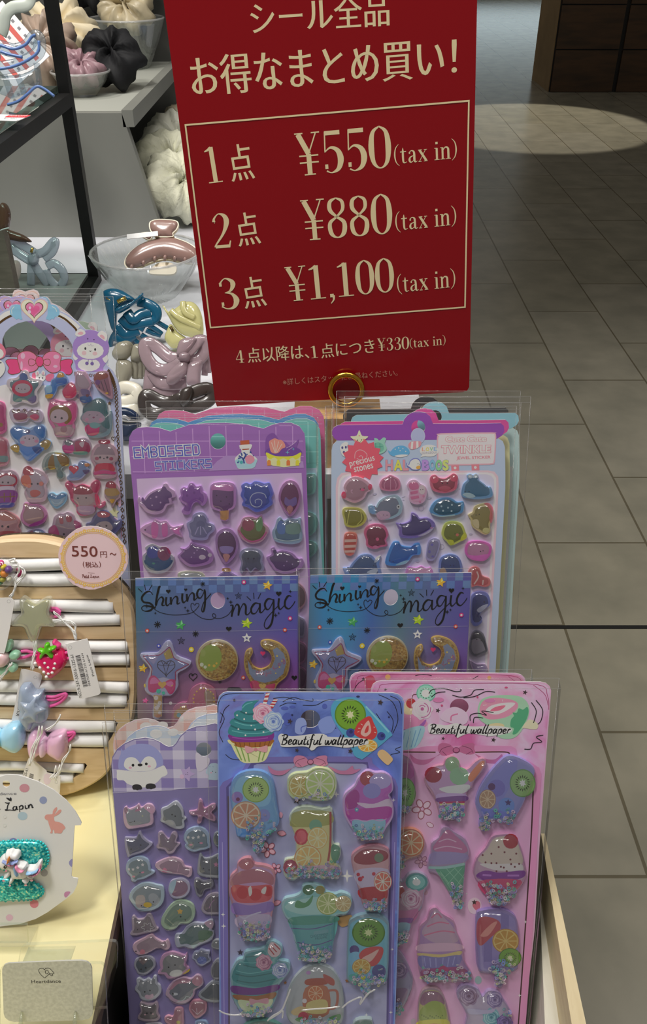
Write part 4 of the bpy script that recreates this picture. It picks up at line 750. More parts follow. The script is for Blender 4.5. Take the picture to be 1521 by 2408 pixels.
def shining(pl, label, foil):
    t = thing('sticker_sheet', label, 'sticker sheet', pl.M(), 'holographic SHINING MAGIC sheets')
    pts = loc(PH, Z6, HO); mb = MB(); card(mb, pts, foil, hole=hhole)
    A = Art(PH, Z6, 4e-5, mb)
    for j in range(2):
        for i in range(20):
            if (i + j) % 2: continue
            x, y = 100 + 66 * i, 140 + 63 * j - .018 * 66 * i
            A.h = 5e-5; A.fill([(x, y), (x + 66, y - 1), (x + 66, y + 62), (x, y + 63)], ('5670a8', '4f6aa4', '5e78a6', '54709c')[(i * 7 + j) % 4], False)
    A.h = 9e-5; ink = M('08080c', .4, k=1)
    for s_ in ('S240,270 215,245 180,255 150,295 165,330 215,340 240,365 225,395 185,405 155,395 150,375 175,360 235,370 262,378', 'S262,370 275,300 290,230 300,205 288,215 270,300 265,360 285,310 310,290 325,310 315,355 338,355', 'S350,290 345,330 355,360 380,340', 'S385,290 388,350 400,310 425,285 440,300 438,345 462,335', 'S480,260 478,310 490,335 512,315',
               'S515,265 520,325 535,280 560,255 575,275 575,315 600,295', 'S650,240 620,225 600,255 605,290 630,295 655,250 660,230 665,290 660,370 648,408 636,395 650,340 680,300 712,262',
               'S868,360 890,362 880,450 895,400 920,350 940,370 935,440 950,390 975,345 995,365 995,425 1015,430 1040,395', 'S1105,345 1070,340 1040,380 1045,420 1075,420 1105,370 1110,340 1110,410 1130,410 1155,375', 'S1215,310 1175,305 1150,345 1160,385 1185,385 1215,330 1220,310 1220,400 1205,500 1170,545 1145,525 1160,470 1220,400 1265,355', 'S1265,300 1260,360 1275,390 1310,355', 'S1365,285 1340,280 1315,320 1315,365 1345,385 1380,350 1395,322'):
        p = spline(nums(s_[1:]), False, 5); k = A.sc(*p[0]); L = A.L(p); n = len(p)
        wds = [k * (7 + 9 * (p[min(i + 1, n - 1)][1] > p[max(i - 1, 0)][1])) for i in range(n)]
        wds = [sum(wds[max(0, i - 2):i + 3]) / len(wds[max(0, i - 2):i + 3]) for i in range(n)]
        mb.ribbon([(*q, wd) for q, wd in zip(L, wds)], A.up(), ink)
    A.line('235,375 300,415 400,435 500,430 560,415 600,380 615,350 595,340 580,355 565,340 550,350 555,390 590,430 650,465 720,470 750,450 745,430 730,425 725,445 755,464 800,460 850,435 880,395', 5, ink)
    A.line('120,220 153,250|173,190 180,235|235,190 210,232|1003,285 1037,317|1058,255 1062,305|1117,258 1095,303', 6, ink)
    for q in ((365, 243, 19), (507, 230, 13), (1263, 262, 23), (857, 548, 24), (1390, 945, 24)): A.fill(heart(*q), ink, False)
    def st3(x, y, r, c, c2): A.fill(star(x, y, r, r * .48, rot=-80), c, False); A.fill([(x, y), (x + r * .17, y - r * .98), (x + r * .45, y - r * .28)], c2, False); A.fill([(x, y), (x - r, y - r * .1), (x - r * .42, y + r * .22)], c2, False)
    for q in ((465, 518, 44, '3f9a55', '7cc48c'), (1003, 503, 48, 'a0bf22', 'c8dc60'), (1172, 195, 42, 'dfa535', 'f0cc70'), (160, 868, 40, 'dfa535', 'f0cc70'), (180, 1130, 28, 'd85a94', 'e88ab8')): st3(*q)
    def sto(x, y, r, c): 
        p = star(x, y, r, r * .42); A.line(' '.join('%g,%g' % q for q in p), max(2.5, r * .1), c, True, False); q = star(x, y, r * .4, r * .17, rot=90); A.line(' '.join('%g,%g' % k for k in q), 2, c, True, False)
    sto(935, 280, 28, ink); sto(470, 645, 30, ink); A.fill(star(1003, 622, 42, 19), 'e8eaf2', False); A.fill(star(1003, 624, 14, 6), '4a4c80', False)
    for x, y, r in ((645, 182, 20), (277, 512, 28), (587, 588, 26)):
        for a in range(4): A.line('%g,%g %g,%g' % (x - r * math.cos(a * .785), y - r * math.sin(a * .785), x + r * math.cos(a * .785), y + r * math.sin(a * .785)), r * .24, ink)
    for x, y, r in ((848, 300, 13), (873, 330, 19), (1237, 437, 19), (1263, 420, 13), (1357, 243, 15), (502, 375, 12), (524, 400, 18), (190, 362, 18), (260, 420, 13), (785, 980, 20)): A.fill(star(x, y, r, r * .3, 4), ink, False)
    A.line(' '.join('%g,%g' % q for q in heart(567, 937, 33)), 6, ink, True); A.dots('560,925,6', ink)
    for x, y, r, c in ((195, 562, 17, 'c8402c'), (1313, 556, 17, 'c8402c'), (980, 168, 19, 'b8307c'), (1355, 462, 19, 'b8307c'), (288, 685, 16, '3040b0'), (553, 715, 22, 'd0b828'), (975, 943, 17, 'c84a34'), (385, 1150, 14, 'd8c8d0')):
        A.dots([(x, y, r)], c, 8).dots([(x, y, r * .5)], 'e8c8c8' if c != 'd0b828' else 'f0e8a0', 8)
    A.fill('845,1046 850,1028 865,1022 935,1022 952,1028 958,1046', '1c1c26', True, 2)
    A.line('106,572 760,566 1412,553', 4, filmedge)
    mb.build('backing_card', t)
    # star wand
    def charm(o, rim, tint, ex, H=.0045, k=0): gelsticker(t, PH, Z6, o, rim, None, tint, ex, H=H, soft=.45, n=18)
    charm('145,745 230,738 288,732 330,665 370,638 400,668 435,755 540,800 550,825 510,865 445,905 450,1000 400,1075 350,1082 322,1090 322,1180 305,1262 245,1262 243,1180 250,1095 200,1060 175,1020 190,960 215,900 213,845 155,780', 'a8a8c4', 'ecebf2',
          [('p', '165,755 295,752 378,690 420,780 535,828 430,885 425,960 330,930 225,955 235,860', '6f7cae'), ('p', '330,740 378,695 412,775 350,790', 'a08a3c'), ('p', '190,765 290,765 250,830', '8a86b0'), ('l', '165,758 240,755 295,752 338,722 378,690 400,735 420,780 480,806 535,828', 8, '8c2452'), ('l', '165,758 200,805 236,858 232,900 228,950|535,828 480,858 430,886 428,920 426,965', 8, '8c2452'),
           ('l', ' '.join('%g,%g' % q for q in heart(352, 852, 72)), 7, '241830'), ('l', '285,830 352,840 420,830|310,795 330,838 350,915|395,795 372,838 350,915|345,805 330,838|355,805 372,838', 5, '241830'),
           ('f', '205,1000 215,935 260,920 320,975 380,950 425,960 420,1040 380,1070 330,1010 260,1055 215,1045', 'c03070'), ('f', '220,985 230,945 262,935 300,975 250,985', 'e070a4'), ('f', '345,985 390,965 412,985 390,1010', 'e070a4'), ('h', (320, 992, 34), 'd0a448'),
           ('p', '250,1075 320,1080 318,1250 252,1250', 'b89a60'), ('d', '290,1045,18 330,1060,14', '30c0a0'), ('d', '270,1100,18 300,1140,16 275,1180,18 300,1220,14', 'e0c8c0'), ('s', (290, 1160, 24, 10), 'f0e8e0'), ('d', '285,1245,26,14', 'c07a40'), ('d', '345,745,6 400,1000,6 180,1000,10,16', 'd8b850')])
    charm(ell(762, 797, 172, 165, n=26), 'b0a890', 'f0ead8', [('p', ell(768, 800, 158, 155, n=30), goldf), ('d', '712,775,90,112,12', '7f9a38'), ('d', '650,735,22,30', '8aa050'), ('d', '640,830,16 668,850,13', 'c4d4dc'), ('d', '700,835,10 740,840,12 760,820,9', 'e0b030'), ('s', (862, 885, 22, 9), '6a5420'), ('d', '855,812,16', '8a7020'), ('l', '700,935 835,920|768,895 768,960|735,905 800,955', 4, '7a4a20')])
    charm('985,760 1000,720 1040,700 1055,735 1032,790 1060,845 1120,868 1185,838 1205,780 1185,725 1125,685 1118,645 1180,630 1270,660 1330,720 1355,810 1330,920 1260,980 1228,1035 1160,1050 1060,1042 1040,980 1000,905 982,830', 'b89a4c', 'f0ecdc',
          [('p', '990,760 1005,725 1038,708 1048,735 1028,790 1055,850 1120,876 1190,845 1213,780 1192,720 1130,678 1126,650 1180,638 1265,668 1322,725 1346,812 1322,915 1250,975 1150,1000 1050,975 1010,905 990,830', goldf),
           ('p', '1010,790 1050,865 1120,890 1205,855 1235,780 1215,710 1250,690 1305,740 1325,815 1300,905 1235,958 1150,978 1065,955 1025,900', '7084b8'), ('t', 'Magic', (1085, 935), (1215, 915), 58, 'a83070', 'script', .09), ('t', 'Key', (1250, 890), (1330, 800), 60, 'a83070', 'script', .09),
           ('h', (1135, 738, 22), 'c83068'), ('f', '1030,975 1080,960 1130,1000 1190,990 1235,985 1215,1040 1150,1015 1060,1040', 'c03070'), ('h', (1132, 1005, 30), 'd8b060'), ('d', '1250,760,8 1290,800,6 1270,850,7 1240,900,6', 'e0c060')])
    charm('395,1260 420,1170 480,1138 520,1132 545,1045 590,1002 650,985 720,1010 755,1060 760,1200 760,1400 420,1420', 'b06c8c', 'f0e0e4', [('f', '570,1180 575,1080 620,1030 690,1030 740,1090 750,1400 480,1400 500,1200', 'a8607a'), ('f', '660,1060 720,1050 750,1110 750,1250 700,1250', '8c7a58'), ('d', ' '.join('%g,%g,7' % q for q in ((575, 1135), (572, 1105), (580, 1075), (600, 1048), (625, 1030), (655, 1022), (690, 1035), (712, 1050), (735, 1070), (738, 1100), (740, 1130), (470, 1178), (490, 1170), (510, 1168), (450, 1195))), 'e8b840'), ('f', '430,1200 520,1180 510,1260 420,1260', 'b08a40'), ('d', '455,1240,18', '50b0b8'), ('t', 'Magic', (560, 1215), (690, 1150), 70, 'b83068', 'script', .08)])
    sleeve(t, pts, .0062, .004, .0005, .0022)
    return t
shining(PH, 'violet holographic SHINING MAGIC sheet with foil charms, in front of the purple cat-eared sheet', foilA)
a, b = Z6(768, 318), Z7(588, 238)
shining(PH.moved(-.006, a, b), 'holographic SHINING MAGIC sheet with a painted cyan glare and foil charms, in front of the TWINKLE sheet', foilB)
# ------------------------------------------------------------------ gingham animal sheets with a scalloped top
Z8, B1 = Zm(240, 1640, 5.432), Zm(240, 2020, 5.432)
PB = Pl(730, 1625, .483, 25, base=(725, 2520))
PA = PB.off(-.011); PA.o = PA.hit(500, 2520)
left = '345,4064 280,3000 215,2064 140,1215 118,860 130,760 190,660 280,590 400,535 550,513 650,530 740,570 800,610 850,630 905,620 945,580 1000,490 1090,410 1200,370 1320,358'
lp = nums(left); AO = [(372, 4760)] + lp + [(2640 - x - .0 * y, y - 40) for x, y in lp[::-1][1:]] + [(2290, 4760)]
ahole = loc(PA, Z8, ell(1298, 665, 98, 90, n=26))
def animals(pl, label, dark, light, body, full):
    t = thing('sticker_sheet', label, 'sticker sheet', pl.M(), 'gingham animal sheets stacked in their sleeves')
    pts = loc(PA, Z8, AO); mb = MB(); card(mb, pts, M(body, .4), 'f6f4f6', ahole)
    i0 = next(i for i, q in enumerate(AO) if q[1] < 1300); i1 = max(i for i, q in enumerate(AO) if q[1] < 1300)
    hp = [(152, 1205)] + [(x + 8, y + 12) for x, y in AO[i0 + 1:i1]] + [(2480, 1150), (1480, 1150), (1000, 1165), (880, 1190), (500, 1200)]
    mb.plate(loc(PA, Z8, hp), 5e-5, gridmat('gingham_' + dark, dark, light, .0140, .0118, .48, .32, .1, True), ahole)
    A = Art(PA, Z8, 8e-5, mb)
    if full:
        A.fill('200,925 190,960 195,1050 275,1060 320,1100 400,1130 480,1150 600,1140 700,1085 760,1020 800,1005 835,975 825,925 790,870 740,885 640,930 500,950 360,940', 'd6d4d6')
        A.fill('215,915 208,850 218,770 240,720 245,650 270,680 330,635 400,605 500,590 610,605 700,660 760,740 782,830 770,870 690,895 560,945 380,940 270,920', '8f93c6')
        A.fill('285,885 282,840 305,785 365,762 430,778 480,835 490,850 500,830 545,770 600,752 660,775 692,830 690,885 640,925 550,944 440,945 340,930', 'e0dfe2')
        A.dots('395,865,18 565,848,18', '1c1a20').dots('485,862,32,18', '1c1a20').dots('360,897,20,15 603,880,20,13', 'd8a0b4').fill('385,1150 395,1120 440,1108 490,1120 512,1155 500,1175 470,1178 450,1187 430,1178 400,1176', '26252a').fill('556,1140 570,1110 610,1097 665,1105 688,1135 675,1158 645,1165 625,1172 605,1165 570,1165', '26252a')
        A.fill(star(1085, 975, 100, 56, rot=-70), 'b09cc8').dots('1068,980,5 1092,960,5', '3a2c48').line('1080,985 1090,985 1098,975', 4, '3a2c48').dots('1020,1010,28,30', 'c8aac8')
        A.fill('1205,700 1195,800 1210,920 1250,945 1300,920 1360,860 1375,800 1360,770 1290,755', 'c6c0dc').fill('1325,960 1340,910 1370,860 1400,840 1460,840 1490,880 1490,1040 1380,1050 1350,1040 1365,1000', 'a9bedc').dots('1412,943,6 1450,955,6', '2c2c40').dots('1393,960,16,9', 'e0a0b8').line('1362,885 1378,875 1385,890|1402,885 1418,878 1424,892', 4, '7f93b8')
    else:
        A.dots('550,620,80,60 770,600,70,50 1400,560,90,60', 'dcd6e4')
    A.line('135,1217 700,1190 1000,1165 1470,1140', 5, light)
    mb.build('backing_card', t)
    if full:
        K, PK_ = '1c1a22', 'e88aa4'
        g, gi = 'b8bcc4', '80868e'
        for z, o, r, i, ex in (
            (Z8, '275,1470 285,1400 320,1380 345,1410 430,1380 475,1345 510,1390 580,1345 650,1360 685,1430 655,1480 660,1580 600,1620 400,1655 330,1650 290,1590', 'dcaec4', '8e929a', [('p', '425,1440 475,1350 505,1430', 'b07c94'), ('f', '540,1390 580,1355 650,1365 675,1430 640,1470 600,1440', 'd8a2bc'), ('f', '290,1400 320,1385 340,1430 305,1470', 'a07c8c'), ('d', '420,1562,8', K), ('l', '340,1570 370,1580 400,1565', 4, K), ('s', (523, 1495, 16, 5, 4), 'e8ec90')]),
            (Z8, '760,1500 755,1420 800,1390 840,1375 940,1310 1000,1350 1040,1420 1050,1500 1080,1530 1050,1560 1055,1640 980,1660 900,1640 820,1590 750,1560', g, '70767c', [('f', '800,1580 850,1545 920,1560 950,1640 880,1630', 'a4a6aa'), ('d', '900,1478,10 940,1498,10', K)]),
            (Z8, '1115,1440 1215,1420 1230,1330 1250,1285 1285,1310 1310,1400 1400,1350 1450,1350 1450,1400 1400,1450 1450,1520 1440,1560 1350,1530 1295,1500 1270,1580 1215,1585 1225,1490 1150,1480', 'c898b4', '9c6c88', [('d', '1257,1492,20,12 1342,1472,20,12', 'f0a0c4')]),
            (Z8, '295,1780 330,1770 440,1770 470,1705 500,1700 530,1760 600,1820 650,1850 610,1900 540,1950 450,1980 380,2000 340,2020 320,1970 300,1880', 'a6a2bc', '585a74', [('d', '378,1918,8 502,1866,9', K), ('f', '340,1790 400,1790 380,1830', '8c8aa4')]),
            (Z8, '720,1720 770,1700 820,1760 860,1790 890,1720 940,1700 970,1750 950,1830 1000,1850 960,1900 920,1960 850,1975 800,1920 700,1900 720,1830', 'b4a0b4', '7c6c7e', []),
            (Z8, '1045,1780 1080,1690 1180,1640 1290,1650 1370,1730 1380,1830 1390,1890 1320,1920 1260,1930 1190,1950 1110,1930 1060,1880 1080,1850', '9fb4cc', '6e7f8c', [('s', (1105, 1768, 24, 13), 'dcd0e8'), ('s', (1168, 1775, 24, 13), 'dcd0e8'), ('s', (1235, 1765, 24, 13), 'dcd0e8'), ('s', (1302, 1742, 24, 13), 'dcd0e8'), ('d', '1140,1862,22,12 1270,1840,22,12', PK_), ('d', '1165,1840,6 1238,1832,6', K)]),
            (Z8, '1420,1800 1440,1720 1500,1700 1560,1720 1570,1850 1500,1880 1450,1870', '98a0a8', '5c646c', []),
            (B1, '310,100 330,20 400,-30 500,-50 590,-10 620,60 630,120 680,150 600,200 540,230 460,245 430,270 380,250 370,200 330,160', 'a4b8cc', '75868f', [('s', (350, 110, 22, 12), 'd4cce4'), ('s', (403, 112, 22, 12), 'd4cce4'), ('s', (463, 90, 24, 13), 'd4cce4'), ('s', (525, 52, 24, 13), 'd4cce4'), ('d', '410,202,22,12 525,150,22,12,-15', PK_), ('d', '490,150,7', K)]),
            (B1, '680,60 760,0 900,-40 1020,0 1060,70 1110,85 1150,100 1150,180 1110,210 1040,180 960,170 870,160 760,140', 'ccaabc', '9a7c90', [('f', '770,130 800,90 830,110 840,145 800,150', 'ec7a9c'), ('l', '990,40 970,120 960,160', 5, 'c8a0b8'), ('l', '720,110 800,130 900,150', 12, 'd0d0d4')]),
            (B1, '1220,100 1240,-60 1270,-80 1310,-30 1400,-40 1500,-80 1560,20 1540,200 1420,215 1300,200 1230,170', 'a4a8b0', '666a74', [('s', (1460, 50, 38, 17), 'e888ac'), ('d', '1300,98,8 1372,118,8', K)]),
            (B1, '350,450 400,370 500,300 600,285 700,310 780,330 800,400 790,520 720,600 600,640 480,630 420,580 370,510', 'a8bcc8', '7e8a92', [('f', '440,470 480,440 530,440 560,490 540,570 480,600 440,570', 'b0a4a4'), ('f', '600,450 650,415 710,440 740,510 700,560 620,530', '9aa0a6'), ('d', '588,563,54,34', 'e0b040'), ('d', '662,525,9 510,575,8', K), ('l', '470,605 540,612 600,600', 14, 'd4d8dc')]),
            (B1, '850,350 880,270 950,235 1040,230 1110,280 1130,360 1090,440 1000,480 900,470 860,410', 'b8b4cc', '8c6a82', [('f', '860,350 885,280 950,245 940,330 900,420 870,400', 'a4c0d4')]),
            (B1, '1175,300 1190,235 1240,230 1300,260 1400,250 1430,290 1410,340 1320,370 1290,440 1250,460 1210,430 1190,370', '8c8a98', '52505c', []),
            (B1, '755,780 790,690 880,570 980,510 1090,520 1170,570 1195,660 1170,750 1100,800 1010,800 950,860 860,880 790,850', 'a8c0a4', '6c8474', [('s', (1000, 648, 40, 24, 5), 'e0a440'), ('d', '1008,713,11 1068,757,9', K), ('l', '800,790 880,850|830,740 920,820', 10, 'a4b094')]),
            (B1, '365,940 390,880 385,730 420,710 460,750 540,740 580,690 630,690 670,780 700,850 725,870 670,900 560,920 440,950', 'b4a4b0', '80747c', [('l', ' '.join('%g,%g' % (585 + 60 * (1 + .3 * math.cos(6 * a)) * math.cos(a), 850 + 50 * (1 + .3 * math.cos(6 * a)) * math.sin(a)) for a in [.21 * i for i in range(30)]), 5, 'e8e0ec'), ('d', '460,880,7', K)]),
            (B1, '930,1000 950,940 1020,930 1080,850 1180,790 1300,800 1370,760 1420,760 1430,820 1400,880 1435,920 1400,1010 1280,1060 1160,1120 1050,1090 960,1100', 'b0b4c4', '5e7474', [('f', '1310,800 1370,765 1420,770 1425,830 1390,870', 'c0a0b4'), ('f', '1240,900 1380,890 1420,930 1340,1010 1250,1030', '58785e'), ('p', '1135,1080 1240,1062 1170,1120', 'b8d0e0'), ('d', '1310,1015,9', K)]),
            (B1, '1270,620 1310,500 1380,430 1480,420 1550,480 1550,660 1490,680 1340,680', 'b0a4b4', '6a5e6e', [('l', '1370,610 1400,540 1440,500', 6, 'd890c4')]),
            (B1, '395,1110 430,1050 540,990 640,945 690,990 790,1040 840,1010 870,1060 870,1110 820,1135 720,1110 640,1150 540,1195 450,1190', 'd0aebc', '9c8490', [('f', '490,1185 500,1140 530,1130 555,1155 545,1190', 'f08090'), ('d', '440,1155,9', K)]),
            (B1, '415,1340 430,1270 500,1230 600,1220 670,1260 690,1330 650,1390 560,1450 470,1440 440,1390', 'a0a0ac', '4c545e', [('h', (530, 1275, 60), '6c5c60'), ('d', '505,1385,11 565,1365,11', K)]),
            (B1, '715,1440 750,1380 740,1290 790,1200 900,1165 1000,1190 1060,1210 1090,1180 1090,1260 1070,1330 1120,1380 1050,1440 980,1480 850,1505 800,1450', 'c094b4', '7e7e80', [('d', '950,1435,85,45,-10', 'e4d4cc'), ('d', '855,1358,10 937,1330,10', K), ('f', '1040,1440 1120,1380 1115,1410 1060,1445', 'e0b030'), ('l', '1030,1210 1070,1300 1080,1380', 18, 'a8789c')]),
            (B1, '1150,1240 1180,1170 1230,1160 1270,1130 1330,1150 1380,1160 1370,1220 1395,1270 1340,1310 1280,1340 1220,1320 1190,1270', 'a8acc4', '6c7088', [('d', '1280,1270,60,50', '5e6cb0'), ('l', '1280,1270 1250,1220|1280,1270 1320,1230|1280,1270 1330,1290|1280,1270 1230,1290', 6, '8c98d0')]),
            (B1, '425,1640 450,1580 445,1520 490,1500 540,1530 600,1500 640,1530 660,1480 700,1480 710,1560 750,1600 760,1680 700,1750 600,1785 500,1760 470,1690', 'b8bcc4', '868a90', [('d', '552,1672,10 618,1655,10', K), ('f', '550,1730 580,1705 610,1715 650,1695 665,1730 640,1760 580,1765', 'e0b0c0')]),
            (B1, '815,1700 850,1620 920,1540 1040,1490 1140,1510 1210,1460 1270,1480 1300,1560 1260,1610 1200,1640 1180,1720 1100,1800 1000,1820 900,1790 850,1740', 'bca0b4', '6c707a', [('f', '860,1640 930,1545 1040,1500 1140,1520 1100,1560 980,1570 900,1640', 'b07c90'), ('f', '1150,1540 1210,1470 1270,1490 1285,1550 1220,1600', 'bc8898'), ('d', '935,1700,40,18', 'c8ccd0'), ('d', '910,1698,12', K), ('l', '965,1800 1050,1770 1080,1730 1130,1740 1160,1690', 7, 'b8d0ec')]),
            (B1, '460,2010 500,1930 485,1830 520,1810 580,1830 650,1830 700,1805 725,1860 720,1950 745,2010 680,2045 560,2045', 'b4a0ac', '6e666a', [('d', '578,1945,12 632,1942,12', K), ('d', '555,1962,14,9 655,1955,14,9', 'dca4b0')]),
            (B1, '800,2010 850,1980 910,1990 930,1900 980,1875 1040,1900 1045,2000 1040,2110 900,2110 820,2060', 'd49cac', 'b07c8a', [('d', '980,2060,26,22', 'e8c860')]),
            (B1, '1110,1880 1150,1800 1210,1780 1330,1800 1340,1900 1300,1960 1210,2010 1150,1960', 'c88a9c', '9c6474', [('l', '1220,1960 1210,1880|1220,1960 1150,1890|1220,1960 1290,1900', 6, 'ecc0cc')]),
            (B1, '1395,1080 1430,1020 1490,1010 1560,1040 1550,1110 1490,1125 1420,1110', 'b4b8bc', '888c90', []), (B1, '1390,1430 1400,1350 1470,1260 1540,1290 1540,1480 1490,1510 1420,1500', 'a0a0a8', '686870', []),
            (B1, '1230,1720 1300,1640 1380,1560 1440,1540 1540,1580 1560,1760 1490,1800 1350,1790', '9aa0a8', '585e66', []),
            (B1, '540,2110 640,2075 740,2080 790,2130 770,2200 560,2200', 'b4b0b8', '807c84', []), (B1, '1190,2070 1250,2040 1330,2050 1370,2110 1360,2180 1210,2190', '94b0d4', '6880a8', [])):
            gelsticker(t, PA, z, o, r, i, 'e4e6ec', ex, body=.03)
    sleeve(t, pts, .0052, -.006, .003, .0, -.0105)
    return t
animals(PA, 'lilac gingham sheet with a penguin in its header, foremost of the scalloped stack', '8074ac', 'c0bbd8', '776f9e', True)
src = Z8(860, 630)
for d, q, lab, c in ((-.0078, (995, 474), 'pale blue gingham scalloped sheet behind the lilac penguin sheet', ('a9bbe0', 'd6d9ea', 'a8b4d4')), (-.0156, (862, 384), 'pink gingham scalloped sheet at the back of the lilac penguin stack', ('dca49c', 'e4d8e0', 'd8b4bc'))):
    animals(PA.moved(d, src, Z8(*q)), lab, *c, False)
# ------------------------------------------------------------------ quicksand sheets lettered Beautiful wallpaper
B2, B3, B4, B5 = Zm(500, 1600, 3.307), Zm(500, 1980, 3.307), Zm(820, 1560, 3.042), Zm(900, 1960, 2.925)
def quick(parent, pl, z, out, rim, base, ex, tint='e6eaf0', H=.0052, seq=None, n=20, rnd=None):
    """a flat-topped shaker sticker: thick clear shell over a print, loose sequins gathered at its foot"""
    p = loc(pl, z, out, True, 3); mb = MB()
    mb.prism(p, .00005, .0028, M(rim, .25), bottom=False)
    cx = sum(q[0] for q in p) / len(p); cy = sum(q[1] for q in p) / len(p)
    A = Art(pl, z, .00285, mb)
    mb.poly([(cx + (x - cx) * .93, cy + (y - cy) * .93) for x, y in p], A.up(), M(base, .4))
    extras(A, ex)
    st = mb.build('shaker_sticker', parent)
    if seq:
        sb = MB(); rn = random.Random(len(out)); cols = [M(c, .25, .3) for c in ('a498e0', '6cbcc4', 'd8b8e0', '7890d8', 'e4bccc', '58b8a0', 'd0d4f0', 'e8e09c')]
        (x0, y0, x1, y1, num) = seq
        lim = loc(pl, z, out, True, 3)
        def inside(x, y):
            r = False
            for (ax, ay), (bx, by) in zip(lim, lim[1:] + lim[:1]):
                if (ay > y) != (by > y) and x < (bx - ax) * (y - ay) / (by - ay) + ax: r = not r
            return r
        k = Art(pl, z).sc((x0 + x1) / 2, y1); made = 0; tries = 0
        num = int(num * 1.9)
        while made < num and tries < num * 8:
            tries += 1
            u, v = rn.uniform(x0, x1), y1 - abs(rn.gauss(0, .5)) * (y1 - y0); c = pl(*z(u, v))
            if not inside(*c) or v < y0 - 30: continue
            r = rn.uniform(8, 14) * k; a, b = rn.uniform(0, 6.28), rn.uniform(.1, .9); made += 1
            nx, ny = math.cos(a) * b, math.sin(a) * b; h = .0034 + rn.random() * .0018; m = rn.choice(cols); vs = []
            for rr in (r, r * .42):
                for j in range(9):
                    q = 2 * math.pi * j / 9; dx, dy = rr * math.cos(q), rr * math.sin(q); vs.append((c[0] + dx, c[1] + dy, h + (dx * nx + dy * ny) * .7))
            sb.add(vs, [(j, (j + 1) % 9, 9 + (j + 1) % 9, 9 + j) for j in range(9)], m)
        tag(sb.build('loose_sequins', st), kind='stuff')
    db = MB(); db.dome(p, H, clear(tint, .035, .10, .10), .0028, .42, n); db.build('clear_shell', st)
    return st
def rose(A, x, y, r, c, l, d):
    A.fill([(x + r * (1 + .09 * math.cos(7 * a)) * math.cos(a), y + r * (1 + .09 * math.cos(7 * a)) * math.sin(a)) for a in [i * .35 for i in range(18)]], c)
    for k, w in ((.8, 6), (.58, 6), (.34, 5)):
        for s_ in range(3): A.line(' '.join('%g,%g' % (x + r * k * math.cos(s_ * 2.09 + k * 5 + t), y + r * k * math.sin(s_ * 2.09 + k * 5 + t)) for t in (0, .5, 1, 1.5, 1.9)), w, d if s_ % 2 else l)
    A.dots([(x, y, r * .16)], d)
def kiwi(A, x, y, r, skin, flesh, core, ry=None):
    ry = ry or r; A.dots([(x, y, r, ry)], skin, 26).dots([(x, y, r * .92, ry * .92)], flesh, 26).fill([(x + r * (.62 if i % 2 else .4) * math.cos(i * .1745), y + ry * (.62 if i % 2 else .4) * math.sin(i * .1745)) for i in range(36)], '26360f', False)
    A.fill([(x + r * (.5 if i % 2 else .36) * math.cos(i * .1745 + .1), y + ry * (.5 if i % 2 else .36) * math.sin(i * .1745 + .1)) for i in range(36)], flesh, False).fill([(x + r * (.3 if i % 2 else .16) * math.cos(i * .42), y + ry * (.3 if i % 2 else .16) * math.sin(i * .42)) for i in range(15)], core, False)
def citrus(A, x, y, r, peel, pith, flesh, ry=None, n=9):
    ry = ry or r; A.dots([(x, y, r, ry)], peel, 26).dots([(x, y, r * .93, ry * .93)], pith, 26)
    for i in range(n):
        a, b = 2 * math.pi * i / n + .06, 2 * math.pi * (i + 1) / n - .06; m = (a + b) / 2
        A.fill([(x + r * .12 * math.cos(m), y + ry * .12 * math.sin(m)), (x + r * .82 * math.cos(a), y + ry * .82 * math.sin(a)), (x + r * .86 * math.cos(m), y + ry * .86 * math.sin(m)), (x + r * .82 * math.cos(b), y + ry * .82 * math.sin(b))], flesh, False)
_e = extras
def extras(A, ex):
    for e in ex:
        if e[0] == 'kiwi': kiwi(A, *e[1:])
        elif e[0] == 'cit': citrus(A, *e[1:])
        elif e[0] == 'rose': rose(A, *e[1:])
        else: _e(A, [e])
ink = M('17141c', .4, k=1)
def bow(A, c, l, tl):
    A.fill('635,645 628,615 640,588 670,580 715,590 745,620 762,632 780,612 820,588 870,580 890,590 888,620 896,648 870,662 830,660 785,645 760,640 735,655 690,670 655,668', c).line('640,650 660,620 720,600|880,650 860,620 800,600|690,668 660,640|830,662 870,640', 4, l); A.dots('760,632,26,22', l).dots('760,630,20,16', c)
    A.fill('630,665 560,725 500,735 450,715 430,660 470,690 520,700 580,690 640,665', tl).fill('895,660 960,715 1030,728 1100,720 1150,685 1100,690 1085,660 1040,695 980,695 920,670', tl)
def flower(A, x, y, r, c, l):
    for i in range(5): A.dots([(x + r * .6 * math.cos(i * 1.257 + .5), y + r * .6 * math.sin(i * 1.257 + .5), r * .46, r * .34, math.degrees(i * 1.257 + .5))], l).dots([(x + r * .6 * math.cos(i * 1.257 + .5), y + r * .6 * math.sin(i * 1.257 + .5), r * .36, r * .25, math.degrees(i * 1.257 + .5))], c)
BHOLE = (760, 299, 76, 70)
BO = [(35, 175), (48, 125), (78, 98), (115, 86), (700, 89), (1400, 96), (1445, 108), (1476, 135), (1489, 172), (1462, 1257), (1418, 2672), (1405, 2990), (62, 2990), (52, 2672), (44, 1257)]
bhole = loc(PB, B2, ell(*BHOLE, n=26))
wc_blue = noisemat('watercolour_blue', [(.25, '44508f'), (.42, '5a70bc'), (.55, '6f86cc'), (.66, '6d6fb4'), (.78, '8a80bc')], 26, .4, dist=1.4)
wc_body = noisemat('watercolour_grey_blue', [(.3, '7c7ea8'), (.5, '9597b8'), (.65, '8288b2'), (.8, '6f7cb6')], 16, .4, dist=.8)
t = thing('sticker_sheet', 'blue Beautiful wallpaper sheet with a teal cupcake header and shaker dessert stickers', 'sticker sheet', PB.M())
